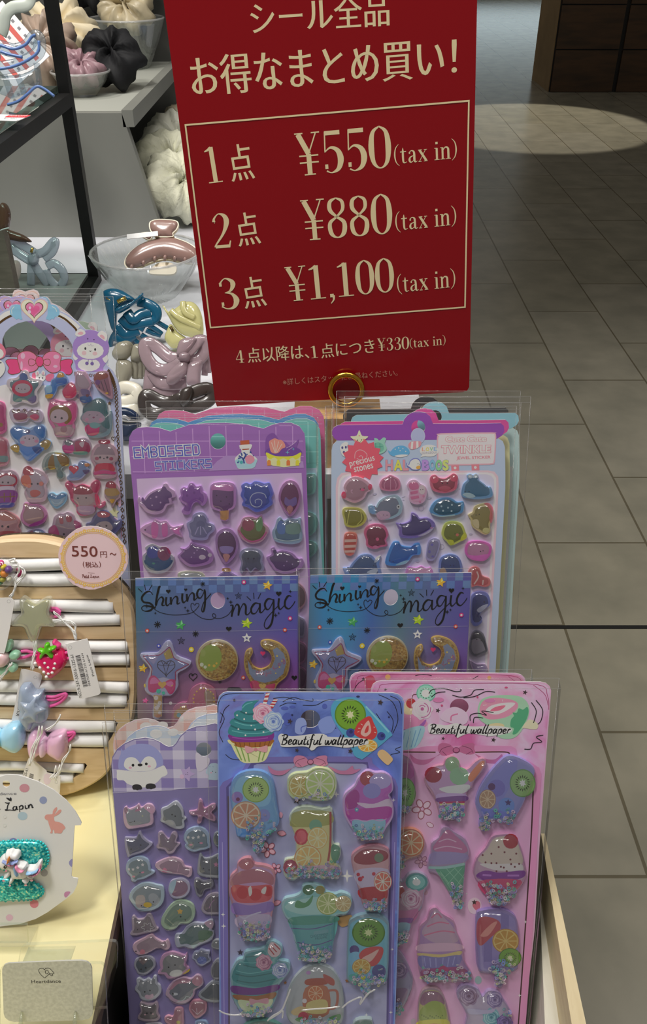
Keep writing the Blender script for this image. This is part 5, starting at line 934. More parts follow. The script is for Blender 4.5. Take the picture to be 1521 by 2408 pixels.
mb = MB(); pts = loc(PB, B2, BO); card(mb, pts, M('7f93c8', .4), hole=bhole)
mb.plate(loc(PB, B2, [(x + (10 if x < 700 else -10), y + (10 if y < 700 else -6)) for x, y in BO]), 5e-5, wc_blue, bhole)
A = Art(PB, B2, 8e-5, mb)
A.fill('262,645 300,605 330,596 760,590 1190,592 1235,600 1245,645 1300,690 1370,720 1420,770 1440,830 1432,1257 1412,1980 1395,2980 72,2980 60,1980 48,1257 55,830 80,790 140,760 215,720', '6f66a8', False)
A.fill('300,640 760,632 1205,635 1215,680 1290,722 1370,765 1398,830 1392,1257 1376,1980 1362,2980 118,2980 120,1980 112,1257 105,830 150,780 240,735', '524a80', False)
A.fill('320,660 345,650 760,644 1165,648 1195,655 1200,690 1280,735 1350,775 1380,830 1376,1257 1360,1980 1346,2980 134,2980 136,1980 130,1257 125,830 160,795 255,750 315,700', wc_body, False)
A.line('120,900 122,1257 126,1980 128,2980', 6, M('6a5a3a', .3, .5))
A.line('75,1257 84,1980 92,2980|1415,1257 1395,1980 1380,2980', 5, '9c94c8')
for x, y, r in ((1405, 930, 18), (960, 885, 26), (1395, 2090, 14), (80, 1820, 18), (85, 1910, 22), (1385, 2580, 16), (1045, 1520, 52), (1195, 2600, 16)): A.fill(star(x, y, r, r * .28, 4), 'd8dae8', False)
A.line('40,250 50,160 120,105 400,100|60,330 90,230 130,190|80,480 50,400 90,300 60,250|1380,120 1450,160 1470,260|1290,110 1400,170 1440,300 1400,410|1270,255 1312,330 1296,410|1355,240 1402,310 1392,400|545,165 620,132 700,150 775,160 778,140|700,192 800,192 900,150 1052,165|520,200 580,175 650,180|880,400 868,360 920,335 1000,340 1080,320|905,410 900,375 960,370|1370,600 1390,575 1455,558 1420,535 1465,515|100,575 150,610 250,620|470,140 560,130 640,150', 5, ink)
A.fill('640,400 650,310 700,290 730,330 720,390 690,420', '8a9ad4').line('690,400 690,365 730,350', 8, '4c5cb0').fill('820,330 870,285 930,280 960,330 930,400 850,410', '7f92d2')
A.dots('870,200,20 560,215,30,14 620,205,25,10 580,300,40,50', '4c5cae').dots('1130,125,14,8 618,268,8 1370,285,7', '1c2050')
# cupcake
A.fill('130,470 150,490 300,500 445,490 475,470 440,560 402,625 320,640 215,625', 'd4d8a0').line('175,500 225,620|215,505 255,630|262,505 285,632|380,500 355,630|425,495 385,622', 10, '7fa050', smooth=False)
A.fill('130,462 200,470 300,475 470,458 455,500 440,512 330,520 220,520 160,500', '9c6028').line('175,480 185,505|210,482 218,515|245,482 252,518|285,482 290,520|330,482 330,520|370,480 366,518|410,475 400,515|445,470 432,508', 5, '6a3c18', smooth=False)
A.fill('115,465 130,460 150,480 175,495 150,500 125,485', 'd4d8a0').fill('120,425 160,415 300,430 420,420 472,405 474,445 440,470 330,478 190,478 135,458', '7a2c84').line('150,440 250,455 350,455 430,445', 8, '9c4ca4')
A.fill('125,415 124,375 140,345 132,325 150,300 172,292 165,255 195,232 225,232 230,195 262,165 310,158 360,150 325,185 322,215 350,230 395,255 420,300 470,330 476,395 440,425 330,436 200,440', '358088')
A.line('140,350 220,380 340,385 460,365|165,295 240,325 330,330 420,310|215,240 270,262 330,258', 13, '236068').line('150,390 260,410 380,408 460,390|170,320 250,345 330,348|230,215 260,185 310,170', 8, '5fa8ac')
A.dots('260,250,7 245,300,7 200,378,7 330,380,8 255,425,7 190,270,7 320,300,7 395,400,7 300,350,6', 'd8d4d0')
for a in ((385, 190, 415, 95, 445, 95, 412, 207), (432, 205, 480, 142, 508, 146, 466, 217)):
    A.fill([(a[0], a[1]), (a[2], a[3]), (a[4], a[5]), (a[6], a[7])], 'b03038', False)
    for f in (.2, .52, .84):
        q = lambda i, j, g: (a[i] + (a[j] - a[i]) * g, a[i + 1] + (a[j + 1] - a[i + 1]) * g); A.fill([q(0, 2, f - .09), q(0, 2, f + .06), q(6, 4, f + .15), q(6, 4, f)], 'ecdcdc', False)
rose(A, 390, 255, 78, 'dc9cb4', 'f0c4d0', 'b05c80'); rose(A, 472, 318, 78, '9cb0e4', 'c4d2f4', '5c74b8')
A.fill('250,508 290,515 335,530 380,515 425,505 420,555 380,552 335,540 300,558 262,560', 'dc98a0').dots('335,535,14', 'c47c88')
# popsicle
A.fill('920,250 925,190 960,150 1050,128 1120,135 1180,180 1380,395 1365,450 1180,600 1150,608 1100,580 1060,490 950,330', '4f9cc0').fill('1280,575 1322,535 1398,602 1382,640 1350,652', 'cfae80').line('1190,200 1370,400', 14, '7fbcd8', smooth=False)
kiwi(A, 1070, 265, 122, '55801f', '6f9c2c', 'd8e0a8')
A.dots('1072,405,35 1310,432,33', '3a4490').dots('1075,398,14 1318,428,14', '242c68')
A.fill('1100,400 1130,330 1190,285 1228,280 1252,330 1280,400 1252,452 1190,462 1120,432', 'c03a3c').fill('1150,410 1175,350 1210,310 1225,345 1230,400 1190,435', 'e8a8a0').fill('1180,405 1195,360 1212,350 1208,395', 'c03a3c')
A.line('1125,400 1140,395|1130,370 1148,370|1150,335 1165,345|1255,400 1270,405|1250,360 1262,362', 4, 'f0c8c0')
citrus(A, 1205, 505, 76, 'd08c30', 'ecd8a0', 'd89a38', 50)
for x, y, r in ((600, 315, 23), (1303, 168, 25), (655, 540, 18), (1070, 547, 22), (168, 150, 14)): A.fill(star(x, y, r, r * .42, rot=-75), '3a2c30', False)
A.fill('508,445 520,418 545,412 600,430 690,425 760,415 850,412 885,425 900,435 1000,440 1180,450 1208,470 1205,492 1150,505 1050,520 980,515 900,505 820,510 790,535 765,542 745,520 700,510 600,515 535,512 525,490', 'd8dae4')
A.text('Beautiful wallpaper', (532, 522), (1204, 522), 110, ink, 'script', .15, slant=.12)
bow(A, 'bc7898', '6a3450', 'b07094')
flower(A, 430, 1310, 62, 'd0a4b4', '8a3c50'); flower(A, 490, 1460, 45, 'c8a0b8', '8a3c50')
A.fill('515,1050 525,1018 545,1035 535,1065', 'c08a9c').fill('505,1175 545,1165 570,1190 540,1205 515,1195', 'c08a9c').line('505,1175 545,1165 570,1190 540,1205 515,1195', 4, '8a3c50', True).fill('478,1720 500,1705 530,1715 510,1740 482,1745', 'c08a9c').line('478,1720 500,1705 530,1715 510,1740 482,1745', 4, '8a3c50', True)
A.fill(star(655, 930, 32, 13, rot=-75), '3a2c30', False); A.fill(star(975, 1822, 28, 12), '3a2030', False); A.fill('960,1850 1050,1820 1085,1830 1060,1890 1000,1910', 'b08a58'); A.fill(star(215, 2110, 26, 11), '3a3040', False); A.fill(star(1045, 2330, 20, 8), '8a5a30', False); A.fill(star(565, 2345, 16, 7), '8a5a30', False)
mb.build('backing_card', t)
Dk = '2a2028'
quick(t, PB, B2, '140,880 150,780 200,715 290,685 380,690 450,730 480,800 500,950 520,1070 490,1130 420,1180 400,1230 388,1300 355,1322 322,1300 312,1200 200,1192 180,1130 155,1000', '6f9cd0', '6c9cc8', [('f', '170,900 185,780 250,720 380,720 440,770 455,900 400,960 250,950', '7fb0d8'), ('kiwi', 338, 830, 104, '7c9c48', '9cb868', 'd8dcd0', 100), ('d', '195,890,45', '8a70b8'), ('d', '200,905,15', '6a1c50'), ('d', '400,1030,50', '7c84c0'), ('cit', 262, 1030, 116, 'b08468', 'd8c0a8', 'bf8668', 110), ('f', '190,1140 230,1130 300,1150 320,1190 205,1190', '4a8cd8')], seq=(270, 1040, 500, 1300, 62))
quick(t, PB, B2, '580,820 585,750 630,710 700,700 740,695 800,665 880,670 940,710 965,790 940,880 880,910 780,910 720,890 640,900 590,860', 'c4d0a0', 'b4bc80', [('cit', 680, 800, 88, 'b0a048', 'd8d0a0', 'b8a058'), ('cit', 835, 785, 118, '9cb458', 'dce4b8', 'b0c478')], seq=(650, 850, 920, 905, 14), H=.0045)
quick(t, PB, B2, '1010,920 1030,860 1100,800 1130,740 1200,685 1260,700 1330,700 1390,745 1400,830 1370,870 1400,940 1400,1040 1350,1120 1290,1210 1150,1215 1080,1130 1020,1030', 'c8a4dc', 'b05cb0', [('d', '1200,745,58', 'a03844'), ('d', '1300,765,85,60', 'a898cc'), ('d', '1235,840,70,60', '8a84c4'), ('f', '1030,900 1100,830 1140,870 1120,960 1050,980', '9c2c88'), ('f', '1120,930 1250,940 1370,900 1385,980 1280,990 1180,970', 'd0b8e0'), ('f', '1035,1000 1120,980 1250,970 1370,960 1390,1010 1340,1060 1180,1070 1070,1060', 'b03c9c'), ('f', '1080,1075 1200,1070 1340,1065 1290,1200 1150,1205', '8cb8cc'), ('l', '1070,1068 1120,1060 1180,1075 1240,1062 1300,1072 1350,1055', 6, 'd0a0d8'), ('d', '1118,985,16', '4c94b0'), ('d', '1118,985,7', 'd8e0e8')], seq=(1080, 1110, 1330, 1205, 46))
quick(t, PB, B2, '595,1050 640,985 730,962 850,985 930,990 932,1240 985,1262 995,1330 970,1400 995,1450 990,1500 940,1515 700,1500 640,1525 580,1515 550,1470 560,1380 620,1365 645,1330 640,1200 610,1110', 'b8c4b0', 'c8c088', [('f', '610,1060 650,1000 900,1000 915,1100 630,1120', '9c9c58'), ('d', '690,1195,55,65', 'b83848'), ('d', '690,1195,40,50', 'd0606c'), ('d', '800,1110,50', '6c9c80'), ('cit', 815, 1205, 78, 'd0a458', 'e8d8a8', 'd8b878', 85), ('cit', 740, 1360, 105, 'c88850', 'e4d0a0', 'd8ac68', 100), ('d', '605,1430,55,60', '983048'), ('d', '600,1450,30', 'e06880'), ('l', '915,1000 915,1230 895,1400', 16, 'a04840'), ('f', '930,1255 985,1275 985,1340 950,1400 920,1340', '5c8c70'), ('f', '640,1450 760,1420 960,1420 980,1500 700,1495', 'c8a4b4')], seq=(580, 1395, 985, 1500, 90))
quick(t, PB, B3, '130,340 140,250 190,200 195,150 240,110 300,105 330,150 400,160 470,190 490,260 480,340 480,440 455,600 440,700 400,735 260,735 215,690 180,540 140,420', 'c88a94', 'b88cb4', [('d', '265,150,60,45', 'b06470'), ('f', '150,320 160,250 240,200 380,190 470,240 470,310 380,290 250,300', 'a86474'), ('f', '145,350 180,310 300,320 450,310 470,370 440,430 330,450 190,440', 'c45058'), ('d', '235,370,45,50 335,385,50,48 430,360,40', 'b8303c'), ('f', '280,340 300,320 310,370 290,400', 'e8c8c4'), ('f', '390,340 420,325 410,380 380,370', 'e8c8c4'), ('f', '160,450 300,470 460,440 450,520 180,540', '8c70b4'), ('f', '190,560 440,540 430,640 220,650', 'b8a8c4'), ('l', '210,550 250,570 300,545 380,520', 12, 'c0b8d0')], seq=(205, 590, 440, 730, 70))
quick(t, PB, B3, '1075,110 1100,60 1180,15 1280,5 1350,30 1375,80 1370,300 1360,440 1340,490 1240,505 1170,480 1140,380 1090,200', 'b8808c', 'c0949c', [('f', '1095,120 1120,70 1200,30 1340,50 1355,110 1250,150 1140,150', '8c3444'), ('f', '1110,200 1360,190 1340,350 1150,330', 'bcaec8'), ('f', '1140,340 1340,330 1335,430 1160,420', 'a82c38'), ('cit', 1320, 285, 70, 'c06058', 'ecd0c4', 'cc6c5c', 80), ('d', '1130,230,14 1145,265,18 1165,250,10 1250,225,14', 'b83048'), ('d', '1290,100,36', '6c7c64')], seq=(1165, 410, 1345, 495, 48))
quick(t, PB, B3, '535,480 560,420 640,400 690,370 700,320 780,305 860,330 880,365 950,385 1000,370 1070,400 1080,460 1040,530 960,545 945,600 940,760 900,870 800,895 690,885 650,800 600,600 560,550', '9cc0c4', '7cb4b4', [('d', '745,350,45,40', '3a6c48'), ('d', '835,350,38,34', '8a8448'), ('f', '560,480 700,420 900,400 1000,420 950,520 700,540', '9cc4c0'), ('f', '640,480 660,430 720,450 780,390 760,460 700,490', '508c60'), ('cit', 895, 455, 88, '94a048', 'ccd4a0', 'a0b068'), ('cit', 1015, 455, 62, 'b09458', 'd8c8a0', 'b8a070'), ('f', '605,570 950,560 935,760 900,860 700,870 640,700', '5c9ca0'), ('f', '620,560 950,550 945,600 630,620', '4c9080'), ('l', '612,645 780,650 935,610|660,755 800,775 930,735', 7, '5c4888'), ('t', 'CHOCOMINT', (762, 720), (900, 702), 24, '3c6c78'), ('t', 'FRAPPE', (800, 736), (890, 724), 20, '3c6c78'), ('p', '785,670 900,652 902,678 787,696', '6c9ca4')], seq=(670, 745, 930, 885, 64))
quick(t, PB, B3, '1040,960 1050,640 1090,570 1180,540 1290,545 1355,590 1370,660 1360,1000 1330,1070 1240,1070 1222,1150 1190,1168 1162,1140 1142,1070 1050,1050', '7c9ca8', '6cacc0', [('kiwi', 1210, 680, 128, '44701c', '5c8c2c', 'c8d098', 112), ('d', '1100,815,38', '50407c'), ('f', '1060,850 1130,830 1150,900 1080,950', '78b0d0'), ('f', '1135,860 1190,800 1310,790 1320,850 1270,930 1190,935', 'bc4448'), ('f', '1160,880 1230,840 1290,810 1240,890 1190,915', 'e0a8a0'), ('cit', 1155, 945, 72, 'b88430', 'd8c080', 'c09440', 62), ('d', '1290,980,55', '4c4c88'), ('f', '1060,1010 1120,1000 1150,1050 1070,1050', '58a8a0'), ('h', (1168, 1030, 20), 'e8d830')], seq=(1090, 980, 1340, 1140, 52))
quick(t, PB, B3, '140,1000 190,900 240,880 260,830 400,800 420,760 470,745 540,790 540,840 510,890 590,910 605,960 570,1020 520,1080 500,1180 450,1270 380,1320 270,1320 210,1280 150,1170 145,1080', '8ab0b8', '60989c', [('f', '160,1050 190,930 250,900 270,850 400,820 440,900 500,960 510,1060 350,1100', '3f8488'), ('l', '180,1000 300,1020 480,990|190,1050 320,1070 490,1040|240,930 340,950 440,930|260,870 330,860 390,835', 10, '2c686c'), ('l', '185,975 300,995 470,965|215,905 320,915 400,890', 6, '6cb0b0'), ('rose', 400, 910, 62, 'b88098', 'd8a8b8', '8c4c70'), ('rose', 525, 970, 62, '94a0c8', 'c4cce4', '5c6ca0'), ('f', '430,830 445,765 480,755 530,800 520,850 470,870', 'c8b0b4'), ('l', '450,775 500,830|440,800 480,850|480,765 525,810', 9, 'a03038'), ('f', '155,1090 330,1110 510,1080 500,1130 340,1160 170,1150', '6c2c80'), ('f', '165,1160 340,1170 490,1140 470,1190 350,1210 200,1200', '9c6438'), ('f', '200,1200 350,1215 470,1195 430,1280 350,1310 250,1290', 'c4d0a8'), ('f', '290,1190 350,1200 430,1185 430,1230 350,1220 300,1240', 'd098a4')], seq=(220, 1240, 460, 1315, 30))
quick(t, PB, B3, '570,1300 580,1150 640,1030 740,945 850,935 940,980 1000,1090 1020,1220 1010,1360 940,1395 700,1395 610,1370', 'a8b0b0', 'a8acb0', [('f', '720,1110 890,1100 900,1310 720,1320', 'b06c50'), ('f', '735,1040 880,1035 885,1080 730,1085', 'a04c3c'), ('cit', 800, 1150, 62, 'b86038', 'd8b090', 'c07048'), ('f', '740,1220 880,1200 880,1300 740,1300', 'c8b878'), ('l', '890,1130 960,1130 970,1200 950,1260 890,1270', 20, 'b06858'), ('f', '610,1290 680,1250 740,1270 720,1310 640,1320', 'c8b080'), ('d', '705,1330,40,38', 'b0304c'), ('f', '860,1000 940,1040 940,1090 880,1060', 'a85048'), ('f', '640,1350 700,1330 680,1370', '4c8c50'), ('f', '900,1340 990,1310 980,1360', '4c8c50'), ('d', '715,1208,18', 'e0c8cc'), ('d', '745,990,18,14', 'b080b8')], seq=(690, 1330, 980, 1390, 44))
quick(t, PB, B3, '240,1415 320,1370 440,1365 540,1415 570,1500 540,1590 300,1600 220,1500', '5c8c80', '5c7c70', [('f', '330,1400 430,1390 480,1450 350,1480', '9c4450')]); quick(t, PB, B3, '1080,1450 1110,1365 1220,1352 1245,1400 1250,1600 1090,1600', '9cacac', '70887c', [])
sleeve(t, pts, .0085, .0032, .0046, .001, 0, .010)

mb = MB()
for q in ('430,1310 470,1270 540,1225 575,1150 610,1060', '1000,1210 1060,1160 1150,1125 1140,1180 1200,1100 1260,1065', '60,1225 110,1250 180,1262 240,1255', '690,1225 800,1215 900,1208 990,1195', '440,1300 520,1250 550,1230 545,1290'):
    mb.tube(spline([(*PB(*B3(x, y)), .0087) for x, y in nums(q)], False, 5), [.0001] + [.00055] * (5 * (len(nums(q)) - 1) - 1) + [.0001], clear('ffffff', .45, .06, .2), seg=6, r2=[.0001] + [.0003] * (5 * (len(nums(q)) - 1) - 1) + [.0001])
mb.build('sleeve_crease', t)
# pink ones
PKK = Pl(1080, 1600, .4955, 25, base=(1070, 2520))
KO = [(158, 185), (172, 150), (200, 130), (240, 122), (800, 125), (1372, 132), (1412, 142), (1438, 165), (1447, 195), (1365, 1278), (1330, 1900), (1253, 2580), (1230, 2900), (330, 2900), (300, 2580), (230, 1278)]
khole = loc(PKK, B4, ell(790, 312, 67, 60, n=26))
wc_pink = noisemat('watercolour_pink', [(.28, 'c4609c'), (.42, 'dc98c4'), (.55, 'e6b4d4'), (.68, 'd890b8'), (.8, 'e4a8b8')], 26, .4, dist=1.4)
wc_rose = noisemat('watercolour_rose', [(.28, 'a85484'), (.45, 'c87aa4'), (.6, 'd490b0'), (.75, 'b8648c')], 26, .4, dist=1.4)
wc_pbody = noisemat('watercolour_pink_lilac', [(.3, 'b87ca8'), (.5, 'c69cc0'), (.65, 'cfa8c8'), (.8, 'b06c98')], 12, .4, dist=.8)
def pink(pl, label, full):
    t = thing('sticker_sheet', label, 'sticker sheet', pl.M(), 'pink Beautiful wallpaper sheets')
    mb = MB(); pts = loc(PKK, B4, KO); card(mb, pts, M('e0a4c4', .4), hole=khole)
    mb.plate(loc(PKK, B4, [(x + (10 if x < 800 else -10), y + (10 if y < 1000 else -6)) for x, y in KO]), 5e-5, wc_pink if full else wc_rose, khole)
    A = Art(PKK, B4, 8e-5, mb)
    A.line('200,250 215,180 290,145 800,142 1340,150 1420,230 1430,330|1320,155 1400,220 1425,300', 4, 'a03468')
    if not full:
        A.line('180,280 230,200 330,160|640,150 700,140 760,150|1100,150 1060,175', 5, ink); A.fill(star(262, 175, 16, 7), '3a2c30', False); A.dots('440,160,20 1180,165,14', 'd8a060').fill('270,170 330,150 350,220 290,260', 'b83c58')
        mb.build('backing_card', t); sleeve(t, pts, .0085, .004, .0035, .001, 0, .010); return t
    for q in ((262, 186, 14), (637, 337, 20), (1260, 207, 20), (674, 537, 14), (1034, 547, 20)): A.fill(star(*q, q[2] * .42, rot=-75), '3a2c30', False)
    A.fill('240,460 330,420 420,300 400,280 430,250 450,330 540,400 560,440 470,480 330,500', 'd888b0').fill('330,470 470,465 550,400 540,440 500,470 380,500', '9c5cac').fill('370,490 540,450 480,600 300,610', '9cc4dc').line('400,490 375,600|440,485 410,600|480,478 445,600|515,465 470,595', 6, '6c9cc0', smooth=False).fill('395,300 430,250 450,310 460,360 400,360', 'dcc49c').dots('445,285,36', 'b03038').line('450,255 460,225 490,222', 5, '5c2028')
    A.dots('552,212,70,64', '6cb4a0').dots('552,212,62,56', '94ccb8').dots('550,214,30,28', 'e0e8e0'); A.dots([(552 + 40 * math.cos(a * .52), 213 + 36 * math.sin(a * .52), 4) for a in range(12)], '28302c', 6)
    rose(A, 525, 325, 75, 'e8c4d8', 'f4e4ec', 'b05c90')
    A.fill('920,350 930,290 960,250 1050,228 1200,230 1270,270 1290,340 1260,440 1200,520 1130,540 1060,520 1000,450 935,400', '9cc4a8').fill('935,320 965,265 1040,245 1160,258 1210,290 1190,340 1120,385 1010,400 950,370', 'e08ca8').fill('980,340 1020,300 1120,280 1190,285 1130,335 1050,365', 'f4ccd0').fill('1010,340 1050,310 1120,300 1080,335', 'd46c88').line('960,300 985,295|990,270 1005,280|1040,255 1050,270|1100,258 1100,272', 4, 'f8dce0')
    A.fill('1160,400 1180,375 1170,350 1200,352 1215,320 1245,330 1275,310 1285,345 1270,400 1240,450 1200,500 1170,505 1180,465 1155,450', '4fa078').fill('1240,455 1290,400 1350,430 1340,470 1260,462', 'e0ccb0').fill('1000,440 1060,425 1110,440 1090,480 1020,480', 'd8c498')
    A.line('572,215 600,185 680,178 760,200 800,195 798,180|590,240 630,210 690,202|740,225 800,240 870,225 900,190 965,185|820,245 900,235 980,200 1045,205|868,410 870,370 920,355 985,370 950,340 1035,350|890,425 900,385 960,390|1305,278 1340,340 1320,425|1338,262 1385,330 1375,405 1350,435|1255,612 1300,610 1320,570 1380,560 1340,525 1390,512', 6, ink)
    A.fill('660,400 680,340 760,310 840,350 850,410 800,440', 'e8b8d0').line('730,410 735,375 780,360', 10, 'c86c98').dots('665,300,8 920,240,7 1125,172,12,7', 'c04878').dots('1010,265,40,14 640,260,40,18', 'cc7cac')
    A.fill('565,455 580,430 640,435 700,440 770,425 800,440 900,450 1050,445 1150,460 1165,480 1130,500 1010,520 960,512 860,500 800,520 775,532 755,505 640,505 580,500', 'e4dce4')
    A.text('Beautiful wallpaper', (576, 520), (1156, 522), 92, ink, 'script', .15, slant=.12)
    A.fill('300,640 560,590 900,585 1160,590 1195,610 1205,660 1290,700 1360,745 1376,790 1350,1278 1316,1900 1240,2890 340,2890 300,2000 240,1278', 'cc88b4', False)
    A.fill('300,640 560,628 1130,628 1160,650 1165,690 1240,735 1310,780 1328,810 1305,1278 1265,1900 1190,2890 350,2890 300,2000 240,1278', wc_pbody, False)
    A.line('390,632 620,634|900,634 1110,632 1150,645', 10, M('4a2c1c', .35)); A.line('1320,805 1314,1000 1301,1278 1262,1880 1190,2880', 10, M('3c1c20', .35))
    mm = Zm(820 + (760 / 3.307 - 760 / 3.042) * 0 - 760 * 0 + 0, 1560, 3.042); A.z = lambda x, y: B4(x + 8, y - 12); bow(A, 'b4648e', '6a2c50', 'ac6490'); A.z = B4
    flower(A, 525, 1040, 72, 'e0b8cc', '9c5c70'); A.fill('555,1140 580,1135 605,1155 595,1172 570,1165', 'e0b8cc').line('555,1140 580,1135 605,1155 595,1172 570,1165', 4, '9c5c70', True)
    A.z = B5; flower(A, 265, 190, 45, 'b890a4', '8a5c74'); A.dots('630,495,48,58', 'd8b8c8').fill('615,490 640,460 668,475 665,515 640,525', 'c06878').fill(star(628, 470, 20, 9), '3a2c2c', False); A.fill('275,395 295,385 310,405 290,420', 'b890a4').dots('655,1005,24,28', '8fa8ac').fill(star(845, 985, 16, 7), '5a2030', False); A.dots('210,1290,20,22', 'b0a0b0')
    for q in ((980, 605, 12), (940, 1110, 14), (575, 410, 8)): A.fill(star(*q, q[2] * .3, 4), 'e8d8e4', False)
    mb.build('backing_card', t)
    quick(t, PKK, B4, '535,830 560,760 620,720 670,710 690,670 740,650 780,690 800,740 850,740 900,690 950,665 978,690 950,750 890,820 875,870 840,890 830,1000 790,1090 660,1095 620,990 580,900', 'b8889c', 'b890b8', [('d', '600,780,62,58', '902038'), ('d', '735,705,52,55', '88a880'), ('d', '785,790,70,65', '88b08c'), ('f', '850,790 930,690 965,690 930,760 870,830', 'd87c5c'), ('f', '640,880 720,860 850,850 850,890 780,920 700,910', 'e4d4dc'), ('f', '625,920 700,910 830,920 820,960 640,960', 'c0a0d0'), ('f', '630,945 830,930 825,970 640,975', '7c4890'), ('p', '640,972 825,968 823,982 642,986', 'b02860'), ('p', '645,986 822,982 820,998 648,1000', 'd8d488'), ('f', '650,1000 820,998 780,1085 665,1090', 'b090cc'), ('d', '748,990,14', '3c6c90')], seq=(640, 990, 810, 1090, 50))
    quick(t, PKK, B4, '900,990 930,880 1000,770 1080,680 1140,645 1230,670 1315,730 1310,800 1240,980 1160,1110 1100,1115 1010,1100 990,1160 950,1180 925,1150 930,1080', '8c8cc4', '8484bc', [('f', '930,960 1010,800 1120,680 1200,690 1150,850 1050,1000', '7c7cc0'), ('kiwi', 1235, 840, 92, '608c50', '84a868', 'e0e4d4', 100), ('d', '1050,875,62', '7068b4'), ('d', '1015,865,26', '502060'), ('cit', 985, 955, 60, '9c7458', 'c8b094', 'a88468', 70), ('d', '1120,1000,58', '6484c8'), ('s', (1132, 978, 26, 12), '3c2468'), ('f', '940,1020 1100,1040 1150,1080 1000,1085', '6c74c4')], seq=(930, 1040, 1180, 1160, 48))
    quick(t, PKK, B4, '300,660 400,645 450,700 475,800 465,950 430,1040 300,1060', 'a06c94', 'a05c90', [('f', '360,720 440,700 460,790 370,830', 'a03c88'), ('kiwi', 400, 910, 75, '4c7c34', '6ca04c', 'd8dcc8', 110)], seq=(360, 990, 440, 1040, 16))
    quick(t, PKK, B5, '60,60 90,-20 140,-45 205,-48 260,-15 285,50 250,125 165,155 110,240 60,260', 'c88c70', 'b8807c', [('cit', 190, 45, 90, 'b86038', 'dcb894', 'c47048', 92), ('f', '70,100 110,90 130,160 80,230', 'b04870')], seq=(70, 80, 150, 240, 30))
    quick(t, PKK, B5, '300,200 325,130 330,50 380,10 400,-50 440,-60 480,-30 560,20 590,100 570,170 555,300 545,440 520,495 490,480 440,370 370,260 310,235', 'b090b4', '9c88a8', [('f', '340,90 390,10 440,-45 500,0 560,60 570,110 450,120', 'b86c98'), ('l', '380,40 440,20 500,40|350,90 440,70 540,90', 8, 'd8a8c4'), ('f', '320,190 340,110 560,120 570,170 450,190', '9888b8'), ('p', '350,215 560,200 550,320 525,480 500,475', '5c9c80'), ('l', '390,240 520,420|430,220 545,350|480,210 555,290|540,215 440,330|500,210 410,290|555,260 470,390|550,340 495,450', 4, '8cc0a4'), ('l', '310,215 420,215 560,190', 20, '94bcb8')], seq=(440, 340, 540, 480, 30))
    quick(t, PKK, B5, '615,250 640,150 700,80 740,10 800,-10 890,-5 940,70 970,200 975,280 900,400 830,460 740,455 690,370 640,300', 'b888a8', 'b894ac', [('f', '650,170 710,90 770,10 890,10 935,90 950,190 800,210', 'c4b4a8'), ('d', '872,35,52', 'a02838'), ('f', '660,190 800,190 940,190 950,240 850,240 750,230', 'd8c8c8'), ('d', ' '.join('%g,%g,7' % q for q in ((680, 130), (700, 180), (740, 185), (775, 185), (805, 210), (825, 215), (870, 160), (900, 210), (875, 192), (930, 190), (790, 75), (740, 120), (775, 240), (845, 240), (910, 120), (830, 110))), '6c2030'), ('f', '635,270 700,235 800,250 960,235 960,280 850,310 700,310', '7c2c90'), ('l', '680,265 740,270|850,270 930,270', 14, 'b070c0'), ('f', '650,310 940,300 890,390 820,440 740,440', 'c04070'), ('l', '690,320 720,400|740,325 760,430|800,325 800,440|850,320 840,430', 6, 'e090b0')], seq=(680, 330, 900, 455, 66))
    quick(t, PKK, B5, '60,330 130,310 180,260 240,250 300,285 310,330 280,380 270,470 210,560 160,700 100,745 60,740', 'a0a0b4', 'b084a0', [('d', '228,315,76,62', '4c9090'), ('d', '228,315,60,48', '78b4b0'), ('d', '228,315,28,24', 'd8dcd8'), ('d', '110,385,40', 'a82c38'), ('rose', 190, 430, 70, 'c8a0b8', 'e4c8d4', 'a05880'), ('f', '60,510 160,510 240,500 210,580 80,590', 'bc6c9c'), ('f', '60,570 200,560 180,600 60,610', '8c4c98'), ('f', '60,610 185,600 140,720 60,740', '94b8cc')], seq=(60, 650, 190, 740, 34))
    quick(t, PKK, B5, '230,800 240,700 250,620 300,570 320,510 360,490 400,530 480,580 500,650 540,740 550,830 570,880 605,940 600,985 520,985 300,990 250,950', 'b888a8', 'a880b0', [('f', '265,670 310,580 360,500 420,560 490,640 510,720 380,740', 'b898b0'), ('l', '300,620 380,590 450,600|280,680 400,650 490,660|330,560 370,530 400,560', 10, 'c86c90'), ('f', '255,740 510,735 530,780 250,790', 'd8a8c0'), ('f', '245,800 400,810 530,785 520,815 380,830 250,820', 'd0b878'), ('f', '245,820 380,830 530,815 510,890 400,910 260,900', '7c74b0'), ('l', '280,830 290,890|320,835 325,895|360,835 362,900|410,832 405,900|450,830 440,895|490,825 475,885', 7, '9c98cc'), ('f', '260,920 400,900 540,900 590,950 520,975 300,980', 'a04880'), ('f', '370,920 410,885 450,920', 'b83c70')], seq=(260, 900, 590, 980, 54))
    quick(t, PKK, B5, '635,560 680,510 800,500 880,530 920,600 930,850 900,910 840,930 820,1010 795,1030 765,1010 760,935 680,925 640,880', '8878b0', '8c7cb8', [('p', '690,600 745,600 745,860 690,860', '7868a8'), ('p', '805,520 860,540 860,640 805,640', '7868a8'), ('f', '645,580 700,550 790,580 800,640 740,690 670,750 640,700', 'b04450'), ('f', '665,680 740,600 780,590 720,680', 'd88880'), ('cit', 838, 718, 92, 'b07c28', 'd4b46c', 'b88834', 84), ('kiwi', 868, 832, 78, '44701c', '6c9c34', 'd0d8a8', 66)], seq=(720, 860, 900, 1010, 44))
